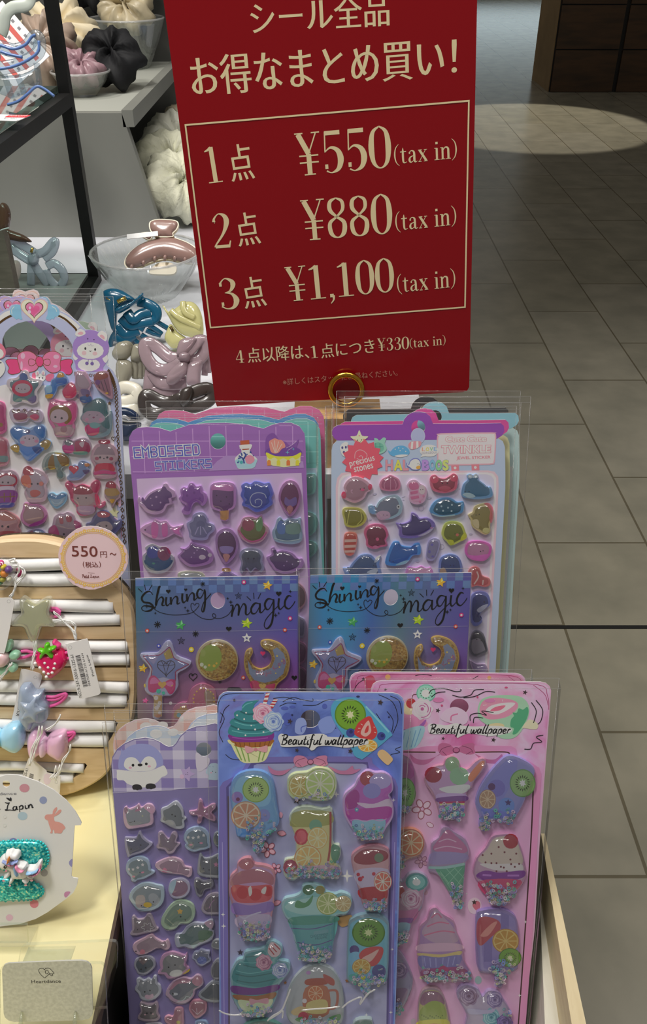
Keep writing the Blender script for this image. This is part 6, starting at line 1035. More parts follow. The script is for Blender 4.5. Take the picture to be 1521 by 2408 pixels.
    quick(t, PKK, B5, '60,800 110,790 160,860 190,930 205,990 170,1100 110,1200 60,1215', '9c98b0', '8c84a4', [('rose', 110, 920, 60, '8a6c9c', 'b8a0c4', '5c4478'), ('f', '60,1060 170,1050 110,1190 60,1200', '84648c')], seq=(60, 1130, 130, 1205, 14))
    quick(t, PKK, B5, '235,1310 240,1150 270,1060 330,1040 390,1060 430,1140 460,1310 480,1560 230,1560', 'a89098', 'b8b070', [('f', '255,1150 280,1070 380,1070 420,1150 340,1160', '90647c'), ('f', '255,1190 330,1130 410,1150 430,1250 340,1270 255,1260', '94a44c'), ('d', ' '.join('%g,%g,4' % (265 + 14 * i, 1225 + (i * 7) % 22) for i in range(11)), '4c6028'), ('f', '250,1265 430,1255 440,1300 245,1300', 'd0c848'), ('f', '245,1300 450,1298 460,1420 240,1420', 'b85c60')])
    quick(t, PKK, B5, '505,1100 520,1040 580,1020 650,1050 680,1100 720,1060 790,1070 830,1130 870,1200 885,1310 870,1500 560,1500 560,1310 570,1220', 'a090b4', 'b4a4c0', [('rose', 585, 1095, 66, '94789c', 'c0a8c4', '70486c'), ('rose', 765, 1120, 56, '8c78ac', 'b8a8cc', '604c84'), ('rose', 740, 1240, 60, '78b0c0', 'a8d0d8', '4c8898'), ('rose', 830, 1275, 55, '6c509c', '9880c0', '442c70'), ('f', '580,1180 700,1190 760,1180 740,1210 600,1220', 'b8b0dc')], seq=(820, 1170, 870, 1215, 8))
    sleeve(t, pts, .0085, .0032, .0046, .001, 0, .010)
    return t
pink(PKK, 'pink Beautiful wallpaper sheet with sundae and popsicle shakers, beside the wooden tray rim', True)
pink(PKK.moved(-.0105, B4(1447, 195), B4(1266, 132)), 'rose pink wallpaper sheet whose top edge peeks out behind the pink Beautiful wallpaper sheet', False)
# ------------------------------------------------------------------ arched die-cut sheets at the left
C1, C2 = Zm(0, 680, 4.906), Zm(0, 980, 4.906)
PC = Pl(140, 900, .535, 19, base=(140, 1700))
CO = '-320,900 -300,640 -190,430 -60,330 0,272 60,236 100,230 110,200 135,180 180,172 235,182 236,140 258,104 295,95 345,104 382,122 425,104 480,94 530,112 552,150 552,185 600,174 650,186 680,222 692,250 800,300 900,380 985,465 1040,468 1090,476 1130,490 1160,480 1205,484 1238,525 1240,590 1258,660 1250,730 1232,775 1248,815 1240,850 1225,870 1300,940 1355,1040 1385,1150 1398,1300 1408,1500 1425,1963 1450,2500 1480,2950 1540,4000 1560,4900 -320,4900'
_v = 1500
while PC.hit(140, _v).z > ZY + .001: _v += 1
CO = CO.replace('4900', '%d' % ((_v - 680) * 4.906))
CH = '25,620 30,570 60,500 120,440 200,395 290,372 380,362 480,368 560,395 640,438 720,500 790,570 830,640 838,700 832,750 820,785 700,790 600,792 480,795 300,792 150,790 60,788 40,740 28,690'
chole = loc(PC, C1, CH)
foilbrown = M('6a4a22', .3, .6, k=1.3)
def arch(pl, label, base, hood, heartc, full):
    t = thing('sticker_sheet', label, 'sticker sheet', pl.M(), 'arched die-cut sheets with a heart on top')
    pts = loc(PC, C1, CO); mb = MB(); card(mb, pts, M(base, .4), 'f0eef4', chole)
    A = Art(PC, C1, 5e-5, mb)
    # rainbow bands follow the arch
    A.line('-60,420 0,350 80,290 160,268|650,285 740,325 830,385 905,455', 62, 'e6e2ec')
    A.line('-60,440 0,385 70,335 160,290|665,300 750,345 820,405 870,455 885,485', 24, foilbrown)
    A.fill('130,215 150,190 190,180 235,188 245,300 258,345 235,352 215,338 190,350 165,330 150,318 120,290 116,250', '7fb2e2').fill('555,188 600,180 640,190 672,225 688,272 680,300 650,318 635,318 620,345 595,340 575,358 548,350 530,340 548,290', '7fb2e2').line('140,290 135,240 165,200', 8, 'c4dcf2').line('600,200 640,225 655,260', 8, 'c4dcf2')
    A.fill(heart(395, 232, 158), 'e0a898', True, 2).fill(heart(395, 232, 148), 'ecd0bc' if full else base, True, 2).fill(heart(395, 230, 106), foilbrown, True, 2).fill(heart(395, 230, 96), heartc, True, 2).fill(heart(388, 240, 70), 'd85a90', True, 2); A.dots('345,215,15,18 338,262,20,22', 'f2b8d0')
    # the hooded figure on the right
    A.fill('850,800 862,770 1000,790 1220,770 1232,830 1190,900 1180,940 1040,950 890,930 870,870', hood).dots('1025,872,130,76', 'ecebf0')
    A.fill('1180,790 1230,760 1246,810 1215,850', 'ecebf0').fill('845,790 850,750 900,790 870,820', 'ecebf0')
    A.fill('838,680 846,620 870,575 925,515 990,478 1055,470 1120,488 1180,520 1235,580 1258,660 1245,730 1200,785 1120,812 1000,812 900,795 858,755', hood).dots('1042,710,156,98', 'eeedf2')
    A.fill('868,525 885,480 925,460 975,480 985,515 950,535 905,548', 'ecebf0').fill('1125,530 1150,490 1190,484 1232,520 1236,570 1215,600 1170,570', 'ecebf0').fill('895,515 930,488 962,505 940,528', 'e0a0ac').fill('1150,540 1175,525 1205,550 1200,580', 'e0a0ac')
    A.dots('985,685,11,16 1098,695,11,16', '2c2834').dots('1012,572,8 1084,582,8', '4a3866').dots('970,736,27,25 1095,742,28,22', 'eeb0b8').line('1032,708 1042,720 1053,708', 6, '2c2834').line('1015,622 1018,645 1035,650 1050,630 1055,655 1080,650', 5, 'b0a8bc').line('1020,812 1015,850|1062,815 1065,850', 5, '5c4a80').dots('1003,855,20 1063,858,20', '6f5a9c')
    if full:
        A.fill('-320,1200 60,1100 300,1140 500,1110 700,1105 850,1230 950,1290 1150,1270 1270,1330 1300,1500 1330,1963 1350,2500 1390,2950 1430,4000 1440,4880 -320,4880', 'cfcdd4', False)
        def gl(p, c, o='8a5a30'):
            A.line(p, 12, M('8a5a30', .3, .5), True); A.fill(p, c)
        gl('70,835 110,810 200,815 218,850 235,930 220,962 140,980 95,955 108,905', 'e0447c'); gl('712,825 800,810 836,830 815,888 832,950 790,985 700,942 690,870', 'e0447c')
        gl('203,790 225,745 270,722 340,720 400,752 430,800 440,890 405,938 325,955 240,930 222,870', 'e8749c'); gl('492,800 530,745 580,722 640,722 690,750 702,790 690,860 695,925 640,960 575,952 510,890', 'e8749c')
        A.dots('265,770,26,36 250,880,14,50 650,780,34,26 640,890,26,16', 'f4a8c2'); gl('332,835 345,810 380,812 410,832 405,860 370,880 340,872', 'e8749c'); gl('500,832 530,812 570,815 578,850 560,876 520,868', 'e8749c'); gl('415,830 430,788 475,785 498,820 495,860 470,888 435,880', 'e0447c')
        A.fill('370,985 400,960 430,1010 420,1050 380,1040', 'e46a88').fill('530,1000 600,970 625,1000 590,1060 535,1050', 'e46a88').dots('470,1020,58,48 432,972,22,34 500,970,22,34', 'f0eef2').dots('434,972,10,18 500,972,10,18', 'e8a0b0').dots('455,1022,8 492,1024,8', '30283a')
        A.text('Rainbow', (862, 1002), (1120, 1012), 50, '6a4a22'); A.text('sticker', (960, 1090), (1130, 1096), 46, '6a4a22'); A.fill(star(880, 975, 22, 9), '6a4a22', False)
        ch = []
        for k in range(40):
            f = k / 39
            q = spline(nums('1255,950 1300,1040 1335,1180 1350,1400 1362,1700 1380,1963 1398,2300 1420,2700 1445,3000'), False, 5); q = q[int(f * (len(q) - 1))]
            A.line('%g,%g %g,%g %g,%g %g,%g' % (q[0], q[1] - 26, q[0] + 17, q[1], q[0], q[1] + 26, q[0] - 17, q[1]), 9, foilbrown, True, False)
        A.fill('-40,820 0,815 50,860 60,930 20,1000 -40,1020', 'eceaf0').dots('12,848,9', '30283a').fill('-60,640 20,630 70,720 40,790 -60,800', 'e8748c').fill('-60,700 10,690 45,740 20,790 -60,795', 'f0ecf0')
        A.fill(star(1265, 1315, 26, 11), '6a4a22', False); A.z = C2; A.fill(star(1315, 1105, 62, 36), 'e0d0a4', True, 3).line('1320,1160 1390,1240 1400,1400|1205,190 1215,250', 7, 'c88aa0').fill('1330,640 1370,700 1400,1000 1360,1000', 'd8b0cc')
        A.line(' '.join('%g,%g' % q for q in heart(1312, 250, 26)), 6, foilbrown, True); A.dots('1352,1000,18', '8a6a40').z = C1
    else:
        A.dots('215,850,110,80 450,830,95,80 640,860,100,75', foilbrown).dots('215,850,104,74 450,830,89,74 640,860,94,69', 'b0748e')
    mb.build('backing_card', t)
    if full:
        K = '2a2430'
        w_, wi = 'c4bcd0', '9c94a4'
        for z, o, r, i, ex in (
            (C1, '85,1080 110,1030 190,1020 235,980 280,930 330,945 350,1000 400,1030 480,1040 495,1090 440,1170 440,1230 445,1300 380,1330 310,1310 250,1305 180,1335 130,1310 135,1220 150,1170 105,1130', 'd4cce0', '5c7c84', [('f', '150,1160 165,1090 230,1050 310,1050 370,1090 385,1150 350,1210 270,1235 190,1210', 'b82850'), ('d', '272,1140,90,58', 'a8a0a8'), ('d', '225,1140,6 262,1150,5 298,1150,6', K), ('f', '235,990 280,960 325,1000 320,1040 250,1040', '3a5a98'), ('f', '170,1290 180,1230 250,1250 260,1290', '5c8c8c'), ('f', '330,1270 420,1220 420,1290 370,1310', '6c6494')]),
            (C1, '525,1130 590,1100 600,1040 650,1010 690,950 740,960 790,1040 770,1095 680,1120 660,1180 610,1250 540,1255 530,1190', '7fa8d8', '3a7cc0', [('f', '665,1010 690,960 735,965 750,1000 710,1015', 'c8962c'), ('f', '535,1215 620,1205 600,1250 545,1255', 'd8a42c'), ('f', '650,1045 770,1025 770,1085 680,1090', '2c64b0'), ('f', '540,1110 600,1110 610,1180 550,1190', '88b8e0')]),
            (C1, '725,1170 760,1110 820,1065 870,1080 880,950 960,945 1000,960 1060,1090 1040,1160 1060,1230 1060,1300 960,1310 920,1260 910,1200 850,1260 760,1255', 'c8a4b8', '9c8494', [('f', '730,1170 800,1085 870,1100 890,1200 840,1250 760,1245', 'c82c60'), ('f', '900,1000 980,1000 1040,1090 1010,1140 910,1110', 'a494a0'), ('f', '930,1240 1050,1230 1060,1290 960,1305', '2c5c98'), ('f', '940,1150 1030,1160 1040,1220 960,1220', '6c5c88'), ('d', '1015,1222,18', '6c3040')]),
            (C1, '1090,1010 1120,960 1180,940 1260,970 1310,1230 1270,1255 1150,1170 1100,1100', 'b890a0', '8c5c70', [('f', '1095,1000 1150,950 1240,970 1240,1020 1100,1050', '8c4030'), ('l', '1130,1060 1160,1140|1170,1050 1210,1170|1210,1040 1260,1200', 10, '4c2c40'), ('d', '1135,1070,30', '6c3c80'), ('d', '1240,1195,18,12', 'd8a838')]),
            (C1, '555,1420 570,1330 590,1275 640,1265 700,1285 760,1290 810,1285 860,1290 895,1350 890,1480 860,1540 870,1600 830,1690 750,1700 650,1690 620,1600 570,1520', 'd87ca8', 'a0888c', [('f', '565,1400 600,1300 740,1290 870,1310 890,1400 860,1530 800,1560 640,1540 580,1480', 'cc4c88'), ('f', '580,1440 600,1370 680,1330 780,1350 830,1420 830,1500 760,1560 740,1480 640,1520 590,1500', '7c5c18'), ('f', '590,1460 620,1400 700,1380 780,1420 790,1500 700,1540 610,1520', 'b4a4ac'), ('d', '648,1470,13 720,1484,13', K), ('f', '680,1545 770,1550 760,1575 690,1575', 'd03c90'), ('f', '640,1590 850,1590 830,1680 660,1680', 'b49ca0'), ('d', '745,1610,40', '9c7880')]),
            (C1, '935,1490 960,1420 970,1340 1050,1290 1130,1250 1200,1270 1240,1330 1240,1440 1290,1400 1290,1600 1240,1690 1100,1710 1010,1680 990,1560', '7c9ca4', '6c7c84', [('f', '960,1420 1000,1320 1130,1260 1220,1300 1250,1440 1270,1600 1180,1560 1150,1420 1040,1400', '3c6c70'), ('f', '950,1490 1000,1410 1090,1400 1170,1420 1220,1490 1160,1540 1020,1540', 'a494a4'), ('l', '1030,1450 1050,1440|1120,1450 1140,1445', 6, K), ('d', '1088,1475,14,10', '7c3860'), ('d', '1010,1500,22 1170,1500,22', 'c08aa4'), ('f', '990,1580 1060,1550 1150,1580 1140,1660 1060,1685 1000,1650', 'c02c70'), ('f', '1040,1550 1100,1530 1170,1560 1120,1600 1060,1590', '6ca0a0')]),
            (C1, '120,1410 160,1370 230,1385 310,1370 330,1400 370,1380 470,1390 505,1450 490,1520 420,1530 350,1490 310,1530 200,1540 140,1500', w_, 'a08c98', [('f', '165,1440 250,1425 320,1440 310,1490 200,1500', '904060'), ('f', '360,1450 430,1435 460,1470 420,1505 370,1490', 'c04470'), ('d', '165,1400,20 225,1395,18 290,1390,18 380,1395,14 440,1400,14', '5c3c30')]),
            (C1, '-40,1310 40,1300 70,1350 65,1440 80,1560 75,1640 0,1670 -40,1600', 'cc5c94', 'b03c78', [('d', '20,1560,24', '8c6c30')]),
            (C2, '125,150 180,100 260,110 340,130 390,110 480,85 535,130 530,230 490,280 540,250 600,290 570,360 500,390 440,450 350,515 280,460 235,400 170,390 130,340 180,310 220,310 150,240', '88acd8', '5c88c0', [('f', '130,160 190,115 260,120 270,200 200,260', '2c74b8'), ('f', '400,120 490,95 530,140 510,240 420,180', '2c74b8'), ('d', '350,270,115,70', 'b4acbc'), ('d', '330,165,30,26', '2c3474'), ('d', '300,240,8 395,240,8 348,252,9', K), ('d', '270,290,26,20 430,275,24,18', 'c88aa8'), ('f', '130,345 180,310 230,330 225,400 170,392', 'b09430'), ('f', '470,300 540,255 598,290 560,365 510,370', 'a08c48'), ('f', '240,350 330,340 440,340 520,360 430,450 350,505 280,450', '4c84cc'), ('f', '380,350 470,340 490,390 430,420', '2c5090')]),
            (C2, '-40,250 60,245 100,290 95,380 110,450 100,540 20,570 -40,560', 'c08898', '9c6470', [('f', '0,450 100,450 95,510 10,510', '6c8c8c'), ('f', '0,300 80,270 90,400 10,430', 'a85468')]),
            (C2, '490,560 510,480 560,420 640,400 740,415 800,460 815,530 770,560 720,600 755,660 740,705 680,710 660,670 660,610 600,600 570,600 520,620', '9cacA4'.lower(), '6c8480', [('f', '570,590 570,500 620,425 640,560 650,600', '80601c'), ('f', '660,430 740,425 805,480 800,540 720,560', '80601c'), ('l', '590,600 640,590|760,560 800,545|640,410 720,420', 12, 'e0b830'), ('d', '705,665,32,40', '5c8080')]),
            (C2, '725,330 750,260 800,245 850,270 900,250 980,235 1040,280 1050,340 1020,420 900,430 780,415 735,390', 'b8a4b8', '8c6478', [('f', '730,330 850,320 850,400 760,410', 'c02c88'), ('f', '750,290 800,255 850,290 800,330', '6c7880'), ('f', '870,300 920,270 1030,300 1040,400 900,410', '9c2c58'), ('f', '920,300 980,280 960,350', 'b8a8b0'), ('f', '860,400 1010,395 1000,430 880,430', '5c9484')]),
            (C2, '780,690 810,650 805,590 860,545 900,560 920,510 990,505 1045,540 1020,570 1045,620 1000,660 930,720 830,730 790,720', '94a8cc', '7088b4', [('h', (860, 600, 58), 'c02c48'), ('d', '965,545,42', '6c88b0'), ('f', '985,530 1040,535 1030,565 990,565', 'c88850'), ('f', '960,610 1040,610 1000,660', '584c78'), ('d', '962,540,7', K)]),
            (C2, '1050,480 1070,380 1110,320 1150,300 1150,260 1260,255 1270,300 1330,340 1365,420 1360,500 1330,530 1350,620 1340,690 1210,710 1100,690 1075,640 1090,560', 'c0a0ac', '94808a', [('f', '1150,265 1260,262 1265,305 1160,305', 'b02c50'), ('f', '1085,440 1340,440 1350,500 1250,530 1120,520', 'b8a4a8'), ('d', '1162,463,13 1245,463,13 1206,475,8', K), ('d', '1125,475,24,20 1290,478,24,20', 'a04c64'), ('f', '1130,540 1290,535 1330,620 1200,600 1100,625', 'c02848'), ('f', '1095,630 1200,610 1340,630 1320,660 1210,650 1105,665', 'c83c80')]),
            (C2, '245,720 260,660 280,590 330,560 380,590 440,600 530,650 565,730 540,790 560,870 530,960 440,980 340,970 290,870 310,810 260,780', 'c8b0bc', 'a89ca8', [('f', '275,640 290,580 340,562 390,600 390,660 310,670', 'a82c40'), ('f', '250,730 280,670 350,680 370,800 290,790', 'c86c58'), ('f', '470,690 520,680 550,740 520,760', 'c0b4c8'), ('d', '375,768,11 445,766,11', K), ('d', '345,790,24 485,765,26', 'd08478'), ('f', '360,850 430,835 480,870 430,915 370,910', 'b8605c')]),
            (C2, '555,920 575,880 620,870 665,895 720,865 775,885 780,950 740,1010 665,1055 600,1010', '7cb4d8', '88a8bc', [('f', '560,910 600,880 660,905 730,880 770,900 700,940 620,940', '3c7cac'), ('l', '600,960 640,995 690,990 730,950', 12, 'a4c4d8')]),
            (C2, '755,780 790,740 840,770 880,800 950,770 1040,800 1060,760 1120,725 1160,760 1150,840 1130,900 1160,990 1210,970 1220,1010 1160,1050 1110,1030 1100,1090 1020,1130 930,1130 890,1090 880,1010 820,950 810,870', 'd05c84', 'b08890', [('f', '760,775 840,765 860,850 840,940 800,860', 'b83060'), ('f', '1060,780 1120,735 1155,780 1130,860 1080,860', 'b83060'), ('f', '850,870 890,800 960,780 1040,810 1080,870 960,890', '8c1c38'), ('f', '860,960 900,900 1040,900 1090,960 1040,1010 920,1010', 'a89898'), ('d', '908,932,10 1002,928,10', K), ('f', '900,1030 1090,1030 1080,1110 940,1115', 'b49cb4'), ('f', '1100,890 1140,900 1160,1000 1120,1020', 'd04068'), ('l', '890,820 960,800 1030,820', 16, 'c8586c')]),
            (C2, '1210,870 1220,800 1240,745 1300,735 1350,770 1390,850 1395,920 1350,960 1300,1050 1280,980 1220,930', 'c0a4ac', '94847c', [('f', '1230,800 1245,750 1300,738 1345,780 1330,820', 'a82840'), ('f', '1220,830 1340,820 1385,880 1300,910 1225,890', 'b0904c'), ('f', '1275,945 1330,945 1310,985 1285,985', 'd8a428')]),
            (C2, '-40,640 60,620 150,610 210,660 220,740 200,800 205,900 170,1030 60,1045 -40,1030', 'b098a8', '7c5878', [('f', '-20,690 80,645 190,670 210,740 170,790 0,800', 'a02848'), ('f', '-10,720 80,670 180,700 180,760 100,780 0,770', 'a89ca4'), ('d', '42,750,11 105,752,11', K), ('f', '0,800 160,795 170,850 20,850', 'c8c0d0'), ('f', '0,850 200,850 180,980 20,990', '80308c'), ('l', '60,870 60,970|130,870 130,960|10,920 190,910', 14, '7c5838'), ('f', '0,990 170,985 150,1035 10,1040', '4c50a0')]),
            (C2, '245,1130 270,1060 285,990 330,990 370,1005 450,1010 520,1050 550,1120 530,1200 440,1250 340,1260 265,1210', 'c884b4', 'a07880', [('f', '285,1130 330,1065 450,1065 505,1120 480,1190 380,1200 310,1190', 'a08488'), ('f', '490,1180 550,1120 530,1200 440,1250 340,1255 400,1215', 'a03c90'), ('d', '310,1010,18', 'c89880')]),
            (C2, '560,1300 610,1240 630,1150 690,1110 740,1110 790,1090 850,1120 880,1180 940,1220 945,1290 900,1330 860,1390 850,1480 600,1480', 'b8a0b4', '94808c', [('f', '690,1150 730,1150 740,1220 700,1220', '9c3c50'), ('f', '770,1140 830,1140 830,1200 780,1200', '9c3c50'), ('f', '570,1300 640,1240 690,1330 680,1420 600,1400', 'b02c74'), ('f', '860,1190 940,1225 940,1290 890,1300', 'a83878'), ('d', '745,1345,12 830,1330,12', K)]),
            (C2, '995,1230 1050,1210 1080,1150 1140,1090 1220,1075 1290,1120 1340,1190 1400,1180 1410,1250 1350,1330 1250,1420 1080,1340 1020,1290', '5c6094', '3c4478', [('f', '1130,1100 1200,1080 1275,1110 1250,1150 1150,1150', 'a84458'), ('f', '1100,1270 1150,1210 1250,1200 1305,1260 1280,1310 1150,1320', 'a09498'), ('d', '1155,1255,12 1235,1250,12', K)]),
            (C2, '-40,1120 40,1070 110,1090 200,1140 240,1200 220,1260 250,1330 210,1450 -40,1450', 'c48c90', 'b4888c', [('f', '-20,1130 60,1085 170,1130 190,1180 40,1190', 'b47064'), ('d', '38,1255,13 105,1260,13', K), ('f', '0,1320 200,1320 200,1420 0,1420', 'a83c48'), ('f', '170,1330 240,1320 240,1380 190,1400', 'c0586c')]),
            (C2, '310,1340 360,1300 440,1285 520,1310 560,1400 540,1480 330,1480', 'a8a0bc', '7c8cac', [('f', '320,1350 390,1310 400,1450 330,1450', '8c4060'), ('f', '400,1305 500,1300 540,1400 420,1420', '6c88b4'), ('f', '500,1400 560,1380 550,1450 510,1460', 'b08c38')])):
            gelsticker(t, PC, z, o, r, i, 'e2dce4', ex)
    sleeve(t, pts, .004, .004, -.001, .0005)
    return t
arch(PC, 'periwinkle arched sheet with a pink bow and a purple hooded bear, right behind the rack', 'aab0de', '9a7cc0', 'e27aa4', True)
src = C1(395, 110)
arch(PC.moved(-.0075, src, C1(142, 88)), 'lavender arched sheet directly behind the periwinkle one, its heart showing at the upper left', 'b09cd0', 'd08aa0', 'd87898', False)
arch(PC.moved(-.0150, src, C1(300, 18)), 'cream-hearted arched sheet at the back of the stack behind the hair tie rack', 'e0c0c0', '9cb09c', 'e0a0a4', False)
# ------------------------------------------------------------------ round wooden rack of hair ties
A5, A6, A7, A8 = Zm(0, 1230, 4.474), Zm(0, 1550, 4.474), Zm(0, 1800, 4.474), Zm(0, 2100, 4.474)
yb = flat(ZY).hit(110, 1882)
PD = Pl.__new__(Pl); _q = Pl(110, 1882, 1, 19); PD.N, PD.X, PD.Y, PD.o = _q.N, _q.X, _q.Y, yb
maple = noisemat('maple_wood', [(.25, 'b99a72'), (.45, 'cfb48c'), (.6, 'd8bf9a'), (.8, 'c4a67e')], 16, .45, (1.2, 9, 9), detail=6, dist=.7, k=1.25)
leather = noisemat('white_leather', [(.3, 'e4e1d8'), (.7, 'ebe8e0')], 160, .6, bump=.1, k=1.5)
rk = thing('hair_tie_rack', 'round maple rack with white padded rollers in slots, standing on the yellow board', 'rack', PD.M())
DO = '-150,1560 -150,1420 -90,1335 -40,1287 0,1271 67,1268 110,1272 150,1283 205,1312 265,1368 300,1410 316,1450 320,1543 318,1662 298,1738 261,1807 223,1843 156,1872 60,1884 -60,1880 -140,1800 -160,1690'
SL = ['-72,1311 215,1311 232,1335 240,1381 -112,1381', '-124,1408 252,1408 272,1440 284,1474 -138,1474', '-140,1502 296,1503 305,1540 306,1571 -140,1570', '-140,1596 303,1601 304,1640 292,1668 -140,1662', '-140,1687 270,1694 277,1700 262,1735 244,1761 -140,1757', '-134,1783 200,1795 205,1800 196,1815 156,1842 -100,1848']
outd = loc(PD, PX, DO, True, 4); mb = MB()
def inset(p, d):
    cx = sum(q[0] for q in p) / len(p); cy = sum(q[1] for q in p) / len(p); o = []
    for x, y in p: l = math.hypot(x - cx, y - cy); o.append((cx + (x - cx) * (l - d) / l, cy + (y - cy) * (l - d) / l))
    return o
holes = [loc(PD, PX, h) for h in SL]
def multi(mb, p, h, mat, hs):
    vs, fl = list(p), [list(range(len(p)))]
    for L in hs: b = len(vs); vs += L; fl.append(list(range(b, b + len(L))))
    r = delaunay_2d_cdt([Vector(q) for q in vs], [], fl, 2, 1e-7)
    mb.add([(q.x, q.y, h) for q in r[0]], [t if area2([r[0][i] for i in t]) > 0 else list(t)[::-1] for t in r[2]], mat)
if area2(outd) < 0: outd = outd[::-1]
ins = inset(outd, .0016); n = len(outd)
multi(mb, ins, 0, maple, holes)
mb.add([(x, y, 0) for x, y in ins] + [(x, y, -.0016) for x, y in outd] + [(x, y, -.014) for x, y in outd], [(n + i, n + (i + 1) % n, (i + 1) % n, i) for i in range(n)] + [(2 * n + i, 2 * n + (i + 1) % n, n + (i + 1) % n, n + i) for i in range(n)], maple)
for L in holes:
    k = len(L); L2 = L if area2(L) < 0 else L[::-1]
    mb.add([(x, y, -.010) for x, y in L2] + [(x, y, 0) for x, y in L2], [(i, (i + 1) % k, k + (i + 1) % k, k + i) for i in range(k)], maple)
mb.build('wooden_disc', rk)
mb = MB(); mb.prism(outd, -.0142, -.0102, M('3a2c20', .7, k=1)); mb.build('back_panel', rk)
for a, b, w_ in (((-80, 1328), (238, 1329), 32), ((-100, 1364), (240, 1364), 32), ((-126, 1424), (266, 1427), 32), ((-134, 1458), (282, 1459), 31), ((-138, 1519), (300, 1520), 30), ((-138, 1553), (304, 1555), 30), ((-138, 1611), (303, 1619), 33), ((-138, 1646), (298, 1651), 32), ((-138, 1703), (270, 1711), 34), ((-138, 1739), (253, 1744), 32), ((-128, 1801), (196, 1806), 27), ((-108, 1834), (172, 1832), 24)):
    P, Q = PD(*a), PD(*b); r = Art(PD, PX).sc(100, 1500) * w_ / 2; mb = MB()
    N = 26; pts = []
    for i in range(N + 1):
        f = i / N; sag = math.sin(f * 7 + a[1]) * .0006
        pts.append((P[0] + (Q[0] - P[0]) * f, P[1] + (Q[1] - P[1]) * f + sag, -.0030))
    mb.tube(pts, r * 1.06, leather, seg=16, r2=.0052, up=(0, 0, 1)); mb.build('padded_roller', rk)
# price disc leaning on the rack
PP = PD.off(.006)
pr = thing('price_tag', 'round pink price disc with an orange lace border reading 550 yen', 'price tag', PP.M(), None)
mb = MB(); tg = loc(PP, A5, '612,330 625,265 650,212 690,155 740,108 800,66 865,42 950,30 1025,38 1100,58 1165,88 1220,130 1275,195 1315,245 1342,300 1352,355 1346,420 1325,480 1290,535 1250,580 1180,630 1090,670 1000,698 930,700 850,682 770,645 720,600 680,545 650,500 622,430')
mb.prism(tg, -.0006, 0, M('f0ccd4', .5, k=1.12), M('f0e8e6', .5, k=1.25)); A = Art(PP, A5, 5e-5, mb); orange = M('e8b468', .5, k=1.25)
for k in range(44):
    a = 2 * math.pi * k / 44; cx, cy = 980 + 322 * math.cos(a), 367 + 290 * math.sin(a); ca, sa = math.cos(a), math.sin(a)
    A.fill([(cx - 20 * sa - 18 * ca, cy + 20 * ca - 16 * sa), (cx + 20 * sa - 18 * ca, cy - 20 * ca - 16 * sa), (cx + 22 * sa + 10 * ca, cy - 22 * ca + 10 * sa), (cx + 30 * ca * (1 if k % 2 else .55), cy + 28 * sa * (1 if k % 2 else .55)), (cx - 22 * sa + 10 * ca, cy + 22 * ca + 10 * sa)], orange, False)
    A.h -= A.dh * .6
A.h += 1e-5
A.dots([(980 + 318 * math.cos(i * .0714), 367 + 288 * math.sin(i * .0714), 5) for i in range(88)], 'f6e4cc', 8); A.line(' '.join('%g,%g' % q for q in ell(980, 367, 296, 264, n=40)), 5, orange, True)
brown = M('7a3c38', .5, k=1.1)
A.text('550', (757, 352), (1030, 356), 120, brown, bold=.008); A.text('円', (1058, 362), (1128, 360), 66, brown); A.text('〜', (1156, 342), (1226, 338), 30, brown, bold=.01); A.text('(', (874, 470), (892, 470), 72, brown); A.text('税込', (900, 468), (1036, 464), 62, brown, bold=.008); A.text(')', (1045, 468), (1063, 468), 72, brown)
A.line('925,521 995,526', 3, brown); A.text('Petit', (866, 577), (940, 575), 40, brown, 'script', .16); A.text('Lapin', (952, 582), (1044, 584), 44, brown, 'script', .16)
mb.build('printed_disc', pr)
mb = MB(); mb.prism([(x, y) for x, y in loc(PP, A5, ell(980, 560, 90, 50, n=16))], -.0062, -.0006, M('e8e6e0', .5)); mb.build('foam_pad', pr)

# hair ties: charm, elastic, swing tag on white strings
pinkc, white = M('d85a9c', .5, k=1.3), M('e8e6e4', .5, k=1.3)
PT1 = PD.off(.0015)
string = M('e2dedc', .7, k=1.3)
def T3(z, t, h=.006, pl=None):
    pl = pl or PD; o = []
    for q in nums(t):
        x, y = pl(*z(q[0], q[1])); o.append((x, y, q[2] / 1000 if len(q) > 2 else h))
    return spline(o, False, 5)
def elastic(t, z, paths, colr=pinkc, h=.003):
    mb = MB()
    for p in paths: mb.tube(T3(z, p, h), .0011, colr, seg=8)
    mb.build('elastic', t)
def cords(t, z, paths, h=.0075):
    mb = MB()
    for p in paths:
        for d in (0, 1): 
            q = T3(z, p, h); mb.tube([(x + d * .0009 * math.sin(i * .5), y + d * .0007, k + .0004 * math.sin(i)) for i, (x, y, k) in enumerate(q)], .00042, string, seg=6)
    mb.build('cord', t)
def swing(t, z, o, h, art=None, hole=None):
    mb = MB(); mb.prism(loc(PD, z, o, True, 2), h - .0005, h, M('dcd9e0', .5, k=1.3), M('ecebee', .5, k=1.3))
    A = Art(PD, z, h + 3e-5, mb)
    if hole: A.dots([hole], 'a8a4ac', 14).dots([(hole[0], hole[1], hole[2] * .8)], 'e2e0e4', 14)
    if art: art(A)
    mb.build('swing_tag', t)
blk = M('1c1a1e', .5, k=1)
def tie(label): return thing('hair_tie', label, 'hair tie', PD.M(), 'hair ties on the maple rack')
